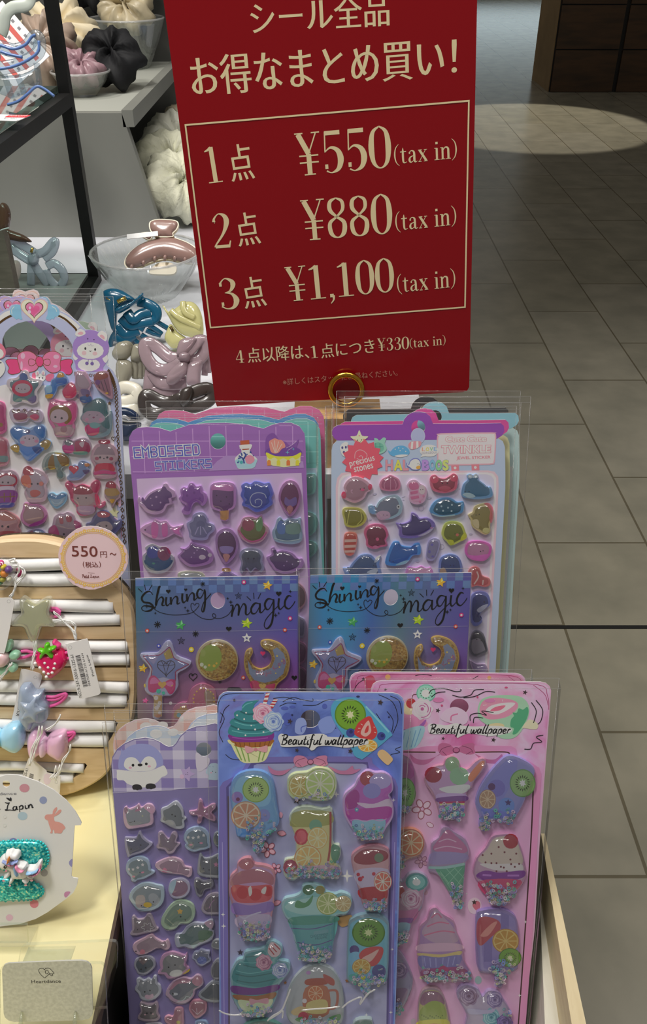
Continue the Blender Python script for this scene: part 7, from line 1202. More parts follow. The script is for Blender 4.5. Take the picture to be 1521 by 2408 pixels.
# yellow star
t = tie('clear acrylic hair tie charm with a pale yellow star, below the round price disc'); S1o = '245,770 262,742 290,738 330,765 370,792 410,802 460,775 515,748 555,746 575,772 568,830 552,900 590,960 620,1010 618,1035 580,1042 480,1042 455,1100 435,1165 402,1195 365,1190 335,1140 310,1080 288,1042 190,1035 165,1020 175,990 230,930 262,893 250,830'
p = loc(PD, A5, S1o, True, 2); mb = MB(); mb.dome([(x, y) for x, y in p], .004, clear('f6f6ee', .05, .09, .12), .0072, .5, 18); mb.prism(p, .0032, .0072, clear('eceee0', .35, .08, .1), bottom=False); mb.build('acrylic_shell', t)
mb = MB(); cx = sum(q[0] for q in p) / len(p); cy = sum(q[1] for q in p) / len(p); mb.prism([(cx + (x - cx) * .77, cy + (y - cy) * .77) for x, y in p], .0030, .0066, M('e4e0a4', .35, k=1.6)); mb.build('star_core', t); elastic(t, A5, ['540,900 600,900 640,930 610,965 540,960', '560,880 610,885 650,920'])
cords(t, A5, ['600,890 660,950 760,1030 815,1110 835,1180', '590,980 680,975 760,985 810,1020 830,1100 838,1180', '600,990 700,1000 780,1060 830,1180'])
def art1(A):
    A.text('NO:9-247-50016-1225-61', (905, 1757), (815, 1318), 32, blk)
    rn = random.Random(3)
    def along(f, off): return (942 - 82 * f + off * .98, 1650 - 325 * f - off * .2)
    f = .0
    while f < 1:
        wv = rn.choice((.006, .01, .016)); a, b, c, d = along(f, -25), along(f, 25), along(f + wv, 25), along(f + wv, -25); A.h -= A.dh; A.fill([a, b, c, d], blk, False); f += wv + rn.choice((.008, .012, .018))
    A.up(); A.text('9247500161225 61634', (995, 1640), (915, 1300), 22, blk); A.text('Petit Lapin', (1040, 1535), (972, 1318), 30, blk)
swing(t, A5, '738,1222 748,1208 850,1178 940,1155 962,1160 985,1240 1040,1480 1093,1690 1090,1718 1070,1735 980,1758 892,1777 870,1765 850,1700 790,1450', .0095, art1, (782, 1243, 20))
# strawberry
t = tie('bright pink strawberry hair tie charm with a green leafy cap'); p = loc(PD, A5, '403,1400 412,1350 435,1315 470,1290 520,1300 565,1310 620,1290 665,1300 705,1345 725,1400 715,1450 690,1490 640,1540 590,1580 555,1584 525,1560 470,1500 425,1450', True, 3)
mb = MB(); mb.prism(p, .002, .005, M('d4145a', .25, k=1.2), bottom=False); mb.dome(p, .006, M('d81860', .22, k=1.2, coat=.5), .005, .7, 16); mb.build('berry', t)
mb = MB(); mb.dome(loc(PD, A5, '438,1268 470,1248 505,1255 515,1215 540,1192 568,1202 572,1235 600,1228 635,1232 630,1262 590,1285 612,1330 605,1350 575,1345 535,1305 500,1345 470,1360 465,1320 480,1295', True, 3), .0035, M('58b41c', .25, k=1.2, coat=.5), .0085, .6, 16); mb.build('leaf_cap', t)
mb = MB()
for q in nums('425,1400 525,1395 630,1400 475,1445 560,1440 620,1450 540,1540 562,1505 515,1490 600,1495'):
    c = PD(*A5(*q)); mb.dome([(c[0] + .0011 * math.cos(a), c[1] + .0011 * math.sin(a)) for a in [i * .7 for i in range(9)]], .0011, M('e8e4e6', .25), .0104, 1, 4)
mb.build('seed_dots', t); mb = MB(); mb.dome(loc(PD, A5, '575,1215 590,1190 615,1190 632,1215 660,1235 665,1260 640,1290 600,1260', True, 3), .004, M('d84080', .25), .004, .8, 10); mb.build('back_berry', t)
elastic(t, A5, ['690,1350 750,1335 790,1350', '700,1410 760,1395 800,1380', '240,1330 300,1325 360,1340 420,1330', '200,1400 280,1390 360,1360 420,1370'])
# flower
t = tie('mint petalled flower hair tie charm with a pale pink centre, left of the strawberry'); 
for e in ((125, 1255, 42, 66, 20), (185, 1350, 62, 48, -5), (165, 1480, 52, 48, 30), (70, 1510, 55, 56, 0), (-10, 1280, 50, 60, -20), (-30, 1430, 55, 50, 0)):
    mb = MB(); mb.dome(loc(PD, A5, ell(*e, n=22)), .004, M('93c4a8', .25, k=1.25, coat=.4), .004, .6, 12); mb.build('petal', t)
mb = MB(); mb.dome(loc(PD, A5, ell(55, 1382, 84, 82, n=28)), .005, M('d8b8bc', .25, k=1.25, coat=.4), .006, .7, 14); mb.build('centre', t)
def art0(A): A.text('税込価格', (38, 1010), (10, 858), 36, blk)
swing(t, A5, '-60,740 60,732 150,728 190,745 205,775 195,830 150,1080 105,1285 85,1303 40,1300 -60,1275', .0094, art0, (147, 765, 18)); cords(t, A6, ['170,-10 120,60 60,150 -10,260', '150,0 90,80 30,190 -20,250'])
# dome with fruit pieces
t = tie('clear round hair tie charm full of tiny coloured fruit pieces, above the yellow star'); p = loc(PD, A5, ell(62, 492, 138, 178, n=34)); mb = MB(); mb.dome(p, .010, clear('ffffff', .03, .07, .10), .004, 1, 18); mb.build('clear_globe', t)
for x, y, r, c in ((40, 390, 32, 'e03c8c'), (70, 430, 30, 'e8d020'), (20, 420, 26, 'e8e0d0'), (120, 460, 42, '6a3c8c'), (75, 500, 45, 'e88a24'), (30, 500, 28, '8cb428'), (10, 380, 24, 'e04030'), (60, 560, 34, 'a8a838'), (130, 555, 26, 'd8d8c0'), (20, 560, 26, 'b02820'), (10, 610, 26, 'e04848'), (0, 460, 30, 'e8e8e4'), (40, 600, 20, '2c7c5c')):
    mb = MB(); c0 = PD(*A5(x, y)); k = Art(PD, A5).sc(50, 500); mb.dome([(c0[0] + r * k * math.cos(a), c0[1] + r * k * math.sin(a)) for a in [i * .5 for i in range(12)]], .0035, M(c, .3, k=1.2), .0045, 1, 8); mb.build('fruit_piece', t)
cords(t, A5, ['140,355 190,345 225,380 238,450 210,540 205,600 185,680 155,740', '170,420 240,420 290,440 300,500 250,570 200,640 160,740', '150,380 215,385 270,440 275,500 215,580']); elastic(t, A5, ['195,470 230,480 240,510 200,540'], M('8c2450', .5))
# blue star
t = tie('frosted pale blue double star hair tie charm, below the strawberry'); p = loc(PD, A6, '232,335 240,270 258,228 300,218 345,218 375,262 405,290 450,288 488,283 490,330 488,370 515,400 540,452 535,555 500,608 440,612 385,612 350,690 300,655 262,610 235,555 245,480 222,440', True, 2)
mb = MB(); mb.prism(p, .003, .0065, clear('c4d6f0', .5, .1, .08), bottom=False); mb.dome(p, .0055, clear('ccdcf4', .5, .1, .1), .0065, .7, 18); mb.build('frosted_star', t)
mb = MB(); mb.dome(loc(PD, A6, star(400, 440, 150, 75, rot=-75), True, 2), .003, clear('d4e2f6', .45, .1, .1), .0118, .6, 14); mb.build('front_star', t)
elastic(t, A6, ['490,400 560,405 640,390 700,345 710,365 660,420 600,455 530,475', '500,370 580,375 660,350 705,340'])
def art2(A): A.text('¥550', (212, 588), (240, 468), 34, blk)
swing(t, A6, '228,108 245,92 275,92 415,130 445,150 452,180 420,290 330,640 250,650 140,640 150,560 190,350', .0022, art2, (383, 175, 18)); cords(t, A5, ['420,1190 418,1290 400,1380 395,1480', '395,1190 400,1330 385,1490'], .0085)
# bows
def bowtie(label, z, o, knot, hx, hx2):
    t = tie(label)
    for s_, L in (('bow_loop', o[0]), ('bow_loop', o[1])):
        p = loc(PD, z, L, True, 3); mb = MB(); mb.prism(p, .002, .0045, M(hx, .2, k=1.25, coat=.6), bottom=False); mb.dome(p, .0075, M(hx, .2, k=1.25, coat=.6), .0045, .9, 16); mb.build(s_, t)
    p = loc(PD, z, ell(*knot, n=24), True, 1); mb = MB(); mb.dome(p, .0085, M(hx2, .2, k=1.25, coat=.6), .0045, .9, 12); mb.build('knot', t); return t
t = bowtie('pearly light blue bow hair tie charm, left of the pink bow', A6, ('20,740 60,690 130,640 200,628 245,645 280,740 275,860 225,925 160,925 90,890 40,850', '-120,650 -40,680 30,720 30,860 -40,900 -120,920'), (22, 785, 46, 95), '98c6e0', 'a4d0e8')
t = bowtie('pearly pink bow hair tie charm, right of the light blue bow', A6, ('520,790 560,745 620,720 690,712 722,740 735,830 725,940 690,1000 640,1006 585,975 545,950 510,900', '318,850 325,780 350,725 400,690 450,720 500,780 490,920 450,950 400,985 360,985 330,930'), (492, 862, 52, 98), 'dcb0cc', 'e6bed6')
elastic(t, A6, ['700,780 750,775 785,750 795,765 770,800 725,840', '715,755 760,750 790,742'])
cords(t, A6, ['510,600 495,690 460,790 420,900 385,1000', '480,600 455,720 410,860 375,1000', '700,480 640,580 560,640', '800,790 780,870 730,960 690,1060 650,1150', '650,1010 630,1090 600,1145', '690,1000 670,1070 640,1150'], .0135)
def art3(A):
    A.text('9-1225-61', (285, 1245), (330, 1105), 30, blk); 
    for i in range(12): A.h -= A.dh; A.fill([(318 + 4.2 * i * .55, 1255 - 9 * i), (372 + 4.2 * i * .25, 1265 - 9 * i), (373 + 4.2 * i * .25, 1260 - 9 * i), (319 + 4.2 * i * .55, 1250 - 9 * i)], blk, False)
    A.up(); A.text('apin', (440, 1280), (460, 1215), 26, blk)
swing(t, A6, '322,1010 340,998 380,1010 500,1110 520,1140 500,1250 460,1330 380,1320 240,1280 250,1230', .0058, art3)
def art4(A): A.text('税込', (515, 1330), (525, 1262), 34, blk); A.dots('530,1200,40,60', 'cfc0dc')
swing(t, A6, '512,1140 530,1135 640,1165 668,1180 665,1230 645,1420 560,1440 470,1310 480,1240', .0068, art4, (625, 1232, 17))
# ------------------------------------------------------------------ unicorn snap clip card and the silver card on its clear stand
def stand_at(z, u, v, lean):
    q = Pl(u, v, 1, lean); q.o = flat(z).hit(u, v); return q
PU = stand_at(ZY, 60, 2186, 20)
cdm = M('e6ebe9', .5, k=1.5)
t = thing('hair_clip_card', 'round white notched card printed with dots and a pink rabbit, on the yellow board', 'clip card', PU.M())
mb = MB(); UO = '-330,420 -230,250 -80,140 80,95 180,100 250,118 400,170 560,255 700,370 790,480 845,575 857,605 850,628 785,632 778,720 765,960 752,1165 770,1180 822,1188 810,1260 770,1340 700,1400 600,1472 500,1545 375,1615 210,1668 0,1695 -150,1690 -300,1600'
uh = loc(PU, A7, ell(65, 192, 39, 38, n=20)); mb.prism(loc(PU, A7, UO), -.0006, 0, cdm, None, [uh]); A = Art(PU, A7, 5e-5, mb)
A.dots('258,238,54,45', 'c08a98').dots('455,365,40,40', '8a94b8').dots('238,532,52,44', 'a4bac8').dots('140,790,40,28', '8a88b8').dots('465,1130,38,38', '9a98a0').dots('360,1455,46,44', 'cc7c8c').dots('100,1600,38,34', 'd8aec4').dots('-120,700,50,40', 'c08a98')
A.fill('725,1020 740,995 762,985 758,1062 735,1050', '8a88b8').fill('675,1350 690,1330 720,1325 740,1335 700,1385 680,1380', 'b880a8')
A.fill('470,540 480,522 500,515 550,512 555,490 562,468 580,447 597,438 602,455 590,485 570,510 590,500 610,475 632,463 646,468 640,490 615,515 585,530 568,542 570,570 580,588 620,595 660,615 682,642 688,655 680,668 664,680 655,700 640,715 600,712 575,712 570,690 560,672 553,690 552,712 530,712 530,700 538,690 530,660 518,630 510,600 505,580 485,570 472,556', 'd9968e', True, 2)
dk = M('1f2230', .5, k=1)
A.text('Petit', (-330, 482), (10, 470), 140, dk, 'script', .1); A.text('L', (56, 470), (142, 474), 95, dk, 'script', .15); A.text('apin', (150, 498), (362, 468), 95, dk, 'script', .17); A.fill('65,340 100,345 112,372 95,368', dk).fill('105,360 108,335 122,345 120,375', dk)
A.text('Heartdance', (-190, 314), (176, 306), 30, '6c6c74'); A.dots('52,540,17,17 50,630,17,17', 'c8cac8').dots('54,543,13,13 52,633,13,13', 'f0f0ee')
mb.build('printed_card', t)
glit = noisemat('teal_glitter', [(.3, '0c6c74'), (.45, '1e9ca0'), (.58, '48c4c0'), (.72, 'c8e8a8')], 700, .3, detail=1, metal=.35, k=1.3)
glit2 = M('2fb0b0', .25, .3, k=1.4)
def snap(label, o, scal):
    t = thing('hair_clip', label, 'hair clip', PU.M(), 'glitter snap clips on the rabbit card')
    p = loc(PU, A7, o, True, 4); mb = MB(); mb.prism(p, .0003, .0016, glit2, bottom=False); mb.dome(p, .0018, glit, .0016, .5, 18); mb.build('glitter_pad', t)
    mb = MB(); ring = inset(p, -.0004); L = 0; last = None
    for q in ring:
        if last and math.hypot(q[0] - last[0], q[1] - last[1]) < .0015: continue
        last = q; mb.dome([(q[0] + .0009 * math.cos(a), q[1] + .0009 * math.sin(a)) for a in [i * .63 for i in range(10)]], .0010, glit2, .0009, 1, 4)
    mb.build('scalloped_edging', t); return t
t1 = snap('teal glitter snap clip with a white unicorn, upper one on the rabbit card', '-180,820 0,795 200,785 360,785 430,800 475,840 500,900 508,960 495,1020 455,1065 390,1088 250,1090 0,1075 -180,1060', 1)
snap('plain teal glitter snap clip, lower one on the rabbit card', '-180,1150 0,1165 150,1180 300,1205 400,1240 450,1290 445,1335 400,1375 330,1392 150,1400 -180,1405', 1)
wh = M('eeeae8', .35, k=1.3)
mb = MB()
def puff(o, h, z0, mat, n=14, soft=.9): mb.dome(loc(PU, A7, o, True, 3), h, mat, z0, soft, n)
puff('15,965 25,930 60,890 95,880 150,900 200,940 290,960 325,1000 330,1050 320,1110 270,1130 200,1130 150,1115 140,1050 110,1030 60,1030 25,1000', .005, .0036, wh)
for o in ('140,1040 140,1090 100,1120 78,1110 75,1095 100,1070', '150,1110 180,1120 172,1160 150,1172 132,1162 138,1130', '275,1110 310,1125 335,1155 325,1168 300,1165 265,1135', '320,1060 380,1080 392,1105 375,1122 340,1110 315,1090'): puff(o, .004, .0036, wh, 8)
mb.build('unicorn_body', t1); mb = MB()
puff('90,880 105,830 130,825 165,812 190,825 230,828 250,850 250,895 215,918 170,900 130,905', .005, .0045, wh); puff('310,1040 330,990 400,985 440,940 470,930 475,960 460,1030 410,1050 350,1060', .004, .0042, wh)
puff('210,930 260,930 300,940 328,945 325,985 290,1010 250,980', .004, .0062, wh)
mb.build('mane_and_tail', t1); mb = MB()
puff('85,890 120,905 180,910 240,895 238,912 170,925 100,915', .003, .0085, M('8a9ccc', .35, k=1.3), 10); puff('120,912 180,925 210,915 205,940 160,950 130,935', .003, .0075, M('e08aa8', .35, k=1.3), 10); puff('195,970 215,940 235,1000 250,1050 235,1060 205,1030', .003, .0075, M('8ab4d8', .35, k=1.3), 10); puff('215,945 240,935 270,975 310,985 300,1005 250,1000', .003, .0085, M('e08aa8', .35, k=1.3), 10)
puff('330,1020 400,1015 450,985 440,1020 380,1040 330,1045', .003, .0072, M('8ab4d8', .35, k=1.3), 10); puff('330,1050 400,1045 460,1000 470,950 478,990 455,1040 390,1062', .003, .0070, M('e08aa8', .35, k=1.3), 10); mb.build('coloured_streaks', t1)
mb = MB(); puff('145,885 158,840 172,885', .004, .0095, M('c87a30', .35, k=1.3), 6); mb.build('horn', t1)
mb = MB(); A = Art(PU, A7, .0091, mb); A.dots('112,962,17,17', '201c20').dots('116,957,5,5', 'e8e4e8').dots('122,1000,12,12', 'e8889c').line('28,980 38,995 60,992', 6, '201c20'); A.h = .0078; A.dots('88,1118,14,12 152,1168,14,10 318,1165,16,10 378,1115,16,12', 'e09aa0'); mb.build('face_and_hooves', t1)
acr = clear('fcfdfa', .006, .05, .05); acre = clear('e8ecdc', .14, .08, .1)
t = thing('acrylic_easel', 'clear acrylic ledge holding the round rabbit card on the yellow board', 'display stand', PU.M())
mb = MB(); W = PU.M().inverted()
b0 = W @ flat(ZY).hit(*A8(375, 375))
l = loc(PU, A8, '-200,158 368,158 378,345 -200,350'); mb.prism([(x, y + .0006) for x, y in l], .0125, .0145, acr, acre, bottom=False); mb.build('front_lip', t)
xa, xb = l[0][0], l[1][0]; mb = MB(); mb.add([(xa, 0.0006, -.002), (xb, .0006, -.002), (xb, .0006, .0145), (xa, .0006, .0145), (xa, .0022, -.002), (xb, .0022, -.002), (xb, .0022, .0145), (xa, .0022, .0145)], [(0, 1, 2, 3), (7, 6, 5, 4), (3, 2, 6, 7), (1, 5, 6, 2)], acr); mb.build('ledge', t)

# silver card
PHS = stand_at(ZY, 110, 2452, 17)
t = thing('earring_card', 'blank silver card printed Heartdance, clipped on a clear stand at the yellow board', 'display card', PHS.M())
silver = noisemat('brushed_silver_card', [(.35, 'b8b8a8'), (.65, 'c8c8b8')], 500, .42, detail=2, k=1.35)
mb = MB(); mb.prism(loc(PHS, A8, '22,830 25,790 45,758 90,740 300,730 500,722 700,715 850,712 910,722 950,752 966,795 970,1000 976,1240 968,1290 935,1322 870,1338 500,1350 150,1356 90,1342 52,1310 38,1265'), -.0008, 0, silver, M('d8d8ce', .3, .3, k=1.1)); A = Art(PHS, A8, 5e-5, mb)
k_ = M('2a2826', .5, k=1)
A.line('468,892 440,868 415,838 408,812 418,796 438,790 455,795 468,808 478,795 500,788 522,793 545,815 566,838 560,848 530,848 512,835 505,818 490,812 477,822 478,840 492,850 505,842|470,892 500,868 520,850|545,848 553,860 548,868 530,862 515,850', 6, k_); A.text('Heartdance', (333, 949), (642, 943), 44, k_)
mb.build('printed_card', t)
t = thing('acrylic_easel', 'clear acrylic stand with studs carrying the silver Heartdance card', 'display stand', PHS.M())
mb = MB(); mb.prism([(x, max(y, .0017)) for x, y in loc(PHS.off(-.004), A8, '10,1540 10,790 40,755 500,728 1065,722 1090,735 1108,780 1150,1540', False)], -.0045, -.0025, acr, acre, bottom=False); mb.build('card_plate', t)
q = PHS.off(-.016); mb = MB(); mb.prism([(x, max(y, .0058)) for x, y in loc(q, A8, '190,1540 190,740 212,610 235,570 270,550 700,532 1180,512 1215,520 1232,550 1236,600 1225,800 1155,1540', False)], -.018, -.016, acr, acre, bottom=False); mb.build('back_plate', t)
mb = MB(); mb.prism(loc(PHS.off(-.008), A8, '250,692 755,682 735,712 275,722', False), -.016, -.005, acre, bottom=False); mb.build('spacer', t)
for x in (235, 800):
    c = PHS(*A8(x, 1235)); mb = MB(); s_ = Art(PHS, A8).sc(300, 1200); mb.tube([(c[0] - 5 * s_, c[1] - .0005, .0004), (c[0] - 3 * s_, c[1] - .004, .003), (c[0], c[1] - .0085, .006), (c[0] - 6 * s_, c[1] - .013, .0075)], [.0006, .0012, .0014, .001], acre, seg=10); mb.build('stud', t)
# ------------------------------------------------------------------ hair goods on the white table, black rack, grey display unit
FT = flat(ZT)
def on_y(u, v, y): r = ray(u, v); return CAM + r * (y / r.y)
post = FT.hit(225, 664); xp, yp = post.x, post.y; zs = on_y(165, 217, yp).z
frame = M('070606', .5, k=1)
t = thing('metal_rack', 'black metal rack with a glass shelf, left of the grey display unit', 'rack', Matrix.Translation((xp, yp, ZT)))
def wb(t, name, a, b, mat):
    mb = MB(); o = Vector(t.matrix_world.translation); mb.box(tuple(a[i] - o[i] for i in range(3)), tuple(b[i] - o[i] for i in range(3)), mat); return mb.build(name, t)
w2 = .0052
wb(t, 'post', (xp - w2, yp - w2, ZT), (xp + w2, yp + w2, ZT + .45), frame); wb(t, 'post', (xp - w2, .56, ZT), (xp + w2, .56 + 2 * w2, ZT + .45), frame)
wb(t, 'side_bar', (xp - w2, .56 + 2 * w2, zs - .011), (xp + w2, yp - w2, zs), frame); wb(t, 'side_bar', (xp - w2, .56 + 2 * w2, ZT), (xp + w2, yp - w2, ZT + .008), frame)
wb(t, 'back_bar', (-.8, yp - w2, ZT), (xp - w2, yp + w2, ZT + .008), frame); wb(t, 'back_bar', (-.8, yp - w2, zs - .011), (xp - w2, yp + w2, zs), frame)
wb(t, 'glass_shelf', (-.8, .565, zs + .0005), (xp - w2, yp - w2, zs + .006), clear('a8c0ba', .06, .03, .06))
wb(t, 'lower_panel', (-.8, .575, ZT + .008), (xp - w2, yp - w2, ZT + .011), M('8f9492', .3, k=1))
# grey unit
yg = 1.0; tr_, br = on_y(286, 266, yg), on_y(384, 548, yg); zg = tr_.z
grey = noisemat('grey_painted_board', [(.3, '74756f'), (.6, '80817b'), (.8, '6c6d67')], 5, .5, (1, 1, .3), k=1.2)
greyl = M('a6a8a0', .5, k=1.2)
t = thing('display_unit', 'grey painted display unit with a slanted side, carrying bowls of scrunchies', 'display unit', Matrix.Translation((tr_.x, yg, ZT)))
o = Vector((tr_.x, yg, ZT)); mb = MB()
pr_ = [(-1.0 - o.x, 0), (br.x - o.x, 0), (0, zg - ZT), (-1.0 - o.x, zg - ZT)]
mb.add([(x, 0, z) for x, z in pr_] + [(x, .012, z) for x, z in pr_], [(0, 1, 2, 3), (7, 6, 5, 4), (1, 5, 6, 2), (2, 6, 7, 3), (0, 3, 7, 4)], grey); mb.build('front_panel', t)
mb = MB(); mb.box((-1.0 - o.x, .012, zg - ZT - .012), (.0, .38, zg - ZT), greyl); mb.build('shelf', t)
mb = MB(); mb.box((0, .0, zg - ZT - .014), (.012, .38, zg - ZT + .003), grey); mb.build('shelf_rim', t)
mb = MB(); mb.box((-1.0, yg + .42, 0), (.01, yg + .44, ZT + .52), M('5a5b57', .6, k=1.1)); tag(mb.build('unit_back_board'), kind='structure')  # back board of the grey display unit, built as a separate object
# ---- soft things
def cloth(hx, k=1.3): return noisemat('cloth_' + hx, [(.3, hx), (.7, hx)], 40, .75, bump=.25, k=k)
def scrunchie(label, c, R_, r, hx, tilt=(25, 0, 0), rough=None, ruff=9, amp=.28, seed=1, group=None, sz=1.0):
    rn = random.Random(seed); mb = MB(); U, Vv = 54, 18; vs = []; ph = [rn.uniform(0, 6.28) for _ in range(4)]
    rot = Matrix.Rotation(R(tilt[2]), 3, 'Z') @ Matrix.Rotation(R(tilt[0]), 3, 'X')
    for i in range(U):
        a = 2 * math.pi * i / U
        rr = r * (1 + amp * math.sin(ruff * a + ph[0]) + amp * .5 * math.sin(ruff * 1.7 * a + ph[1]))
        for j in range(Vv):
            b = 2 * math.pi * j / Vv; f = 1 + .16 * math.sin(3 * b + 5 * a + ph[2]) + .10 * math.sin(ruff * 2 * a + 2 * b + ph[3])
            vs.append(rot @ Vector(((R_ + rr * f * math.cos(b)) * math.cos(a), (R_ + rr * f * math.cos(b)) * math.sin(a), rr * f * math.sin(b) * sz)))
    zmin = min(q.z for q in vs)
    mb.add([tuple(q - Vector((0, 0, zmin))) for q in vs], [(i * Vv + j, ((i + 1) % U) * Vv + j, ((i + 1) % U) * Vv + (j + 1) % Vv, i * Vv + (j + 1) % Vv) for i in range(U) for j in range(Vv)], rough or cloth(hx), True)
    ob = mb.build('scrunchie', None, label, Matrix.Translation(c)); tag(ob, label, 'scrunchie', group); return ob
def bowl(label, c, r, h, colr='f0f4f2', flute=.012):
    t = thing('glass_bowl', label, 'bowl', Matrix.Translation(c)); g = clear(colr, .10, .05, .11); mb = MB()
    mb.lathe([(.0, .001), (r * .45, .0), (r * .52, .004), (r * .8, h * .55), (r * .97, h * .93), (r, h), (r * .96, h * 1.0), (r * .93, h * .92), (r * .74, h * .55), (r * .44, .008), (0, .008)], g, 72, flute=flute, nf=24); mb.build('cut_glass_body', t)
    mb = MB(); mb.tube([(r * .985 * math.cos(a), r * .985 * math.sin(a), h) for a in [2 * math.pi * i / 48 for i in range(48)]], .0013, clear('ffffff', .3, .05, .12), True, 8); mb.build('rim', t); return t
shelf = flat(zg)
puck = lambda hx: noisemat('puckered_' + hx, [(.3, hx), (.7, hx)], 75, .55, detail=3, dist=1.2, bump=.9, k=1.25)
satin = lambda hx: noisemat('satin_' + hx, [(.3, hx), (.7, hx)], 14, .32, (1, 1, 3), bump=.3, k=1.25)
scrunchie('fluffy black scrunchie on the shelf rim, in front of the cream one in its bowl', shelf.hit(268, 215) + Vector((0, .012, 0)), .019, .018, '0e0f14', (40, 0, 10), cloth('0c0d12', 1), 5, .14, 3)
scrunchie('grey lilac scrunchie half hidden behind the black one', shelf.hit(262, 165) + Vector((-.062, .05, 0)), .022, .015, '74747f', (40, 0, 0), cloth('74747f', 1.1), 8, .2, 4)
b = shelf.hit(322, 165); bowl('glass bowl with a cream satin scrunchie at the right end of the grey shelf', (b.x - .01, b.y + .02, zg), .05, .06)
scrunchie('cream satin scrunchie in the glass bowl beside the red sign', (b.x - .008, b.y + .02, zg + .032), .022, .0165, 'c4b89c', (55, 0, -20), satin('b8ac90'), 8, .22, 5)
b = shelf.hit(205, 225); bowl('low glass bowl of mauve satin scrunchies behind the black rack post', (b.x - .004, b.y + .0, zg), .034, .026)
scrunchie('shiny mauve satin scrunchie in the low glass bowl', (b.x - .004, b.y, zg + .008), .0135, .0115, '9c7f88', (30, 0, 40), satin('94767e'), 8, .2, 6)
scrunchie('taupe satin scrunchie left of the black rack post', (b.x - .052, b.y + .03, zg + .0), .020, .021, 'a89684', (50, 0, 0), satin('9c8a7c'), 9, .2, 7)
scrunchie('ivory ruffled scrunchie peeping out behind the taupe one', (b.x - .055, b.y + .12, zg + .0), .024, .02, 'd8ccb0', (50, 0, 0), cloth('d0c4a8'), 11, .3, 8)
scrunchie('black velvet scrunchie hanging high at the back board', on_y(222, 36, 1.37), .022, .018, '101114', (75, 0, 0), cloth('0e0f13', 1), 6, .2, 9)
scrunchie('black ribbed scrunchie next to the back board top edge', on_y(330, 10, 1.37), .023, .018, '101114', (75, 0, 30), cloth('0d0e11', 1), 8, .2, 10)
def tagcard(name, label, P3, w_, h_, rot, art=None, cat='price tag', group=None, lean=40, hx='e6e6ea'):
    q = Pl(760, 1200, 1, lean); M4 = q.M(); M4.translation = P3; M4 = M4 @ Matrix.Rotation(R(rot), 4, 'Z')
    mb = MB(); m = MB(); mb.prism([(-w_ / 2, 0), (w_ / 2, 0), (w_ / 2, h_), (-w_ / 2, h_)], -.0003, .0003, M(hx, .5, k=1.25))
    if art: art(mb)
    ob = mb.build(name, None, label, M4); tag(ob, label, cat, group); return ob
def logo(w_, h_):
    def f(mb):
        mb.poly([(.0 * w_, .5 * h_), (.34 * w_, .5 * h_), (.34 * w_, .78 * h_), (0 * w_, .78 * h_)], .0004, M('d0453c', .5)); mb.poly([(.07 * w_, .57 * h_), (.27 * w_, .57 * h_), (.27 * w_, .71 * h_), (.07 * w_, .71 * h_)], .0005, M('e08078', .5))
        mb.poly([(-.3 * w_, .55 * h_), (-.1 * w_, .55 * h_), (-.1 * w_, .72 * h_), (-.3 * w_, .72 * h_)], .0004, M('8a8c88', .5))
    return f
q = shelf.hit(215, 160); tagcard('swing_tag', 'white swing tag with a red square lying behind the rack post', (q.x - .012, q.y + .045, zg + .036), .026, .034, 30, logo(.026, .034))
tagcard('swing_tag', 'white swing tag with a red square tucked against the black scrunchie', (q.x + .012, q.y - .004, zg + .030), .026, .030, 38, logo(.026, .030))
# right of the unit: bags of scrunchies on the table
def tpt(u, v, y): return on_y(u, v, y)
for i, (x, y, R_, r, hx, til, lab) in enumerate((
        (-.198, 1.365, .024, .021, 'c9bea6', 55, 'cream satin scrunchie at the far end of the heap left of the red sign'),
        (-.205, 1.262, .024, .0215, 'd6d6c8', 48, 'ivory lace scrunchie in the heap, under the end of the grey shelf'),
        (-.198, 1.16, .024, .0215, 'd2d2bc', 45, 'puckered off-white scrunchie in the middle of the heap beside the sign'),
        (-.172, 1.062, .023, .021, 'ccccb6', 40, 'pale ivory scrunchie nearest the slanted grey panel edge'),
        (-.105, 1.245, .024, .02, '6c7c98', 60, 'dusty blue scrunchie squeezed between the ivory heap and the sign'),
        (-.098, 1.05, .018, .015, '3c4870', 40, 'navy blue scrunchie behind the taupe hair claw'))):
    scrunchie(lab, (x, y, ZT), R_, r, hx, (til, 0, 17 * i), puck(hx), 9, .07, 20 + i, 'scrunchies heaped beside the sign')
tagcard('swing_tag', 'pale pink tag corner sticking out beside the sign', on_y(432, 492, 1.03), .02, .03, 35, None, hx='d8c4cc')
# glass bowl with the taupe claw
bb = FT.hit(352, 706); bc = Vector((bb.x, bb.y + .012, ZT))
bowl('fluted glass bowl holding a taupe hair claw, left of the red sign', bc, .0535, .045, 'f2f5f4', .028)
acet = lambda hx, body=.75: clear(hx, body, .10, .06)
def claw_teeth(mb, pts, r, mat):
    for a, b in pts: mb.tube([a, tuple((a[i] + b[i]) / 2 + (.0 if i != 2 else .001) for i in range(3)), b], [r, r * .85, r * .4], mat, seg=7)
ZB2 = Zm(0, 350, 2.925)
PCl = Pl(370, 620, 1, 42); PCl.o = bc + Vector((.0, -.004, .012))
t = thing('hair_claw', 'large taupe hair claw with a cream edge, lying in the fluted glass bowl', 'hair claw', PCl.M())
tau, crm = M('8c6f68', .25, k=1.25, coat=.5), M('d6c8a8', .3, k=1.2)
p = loc(PCl, ZB2, '860,790 870,760 900,720 950,680 1010,650 1060,632 1120,620 1200,622 1260,640 1320,668 1370,710 1390,760 1370,800 1250,790 1150,770 1050,790 950,830 890,835 865,815', True, 3)
mb = MB(); mb.prism(p, .000, .004, crm); mb.dome(inset(p, .0012), .007, tau, .0042, .9, 16); mb.build('shell', t)
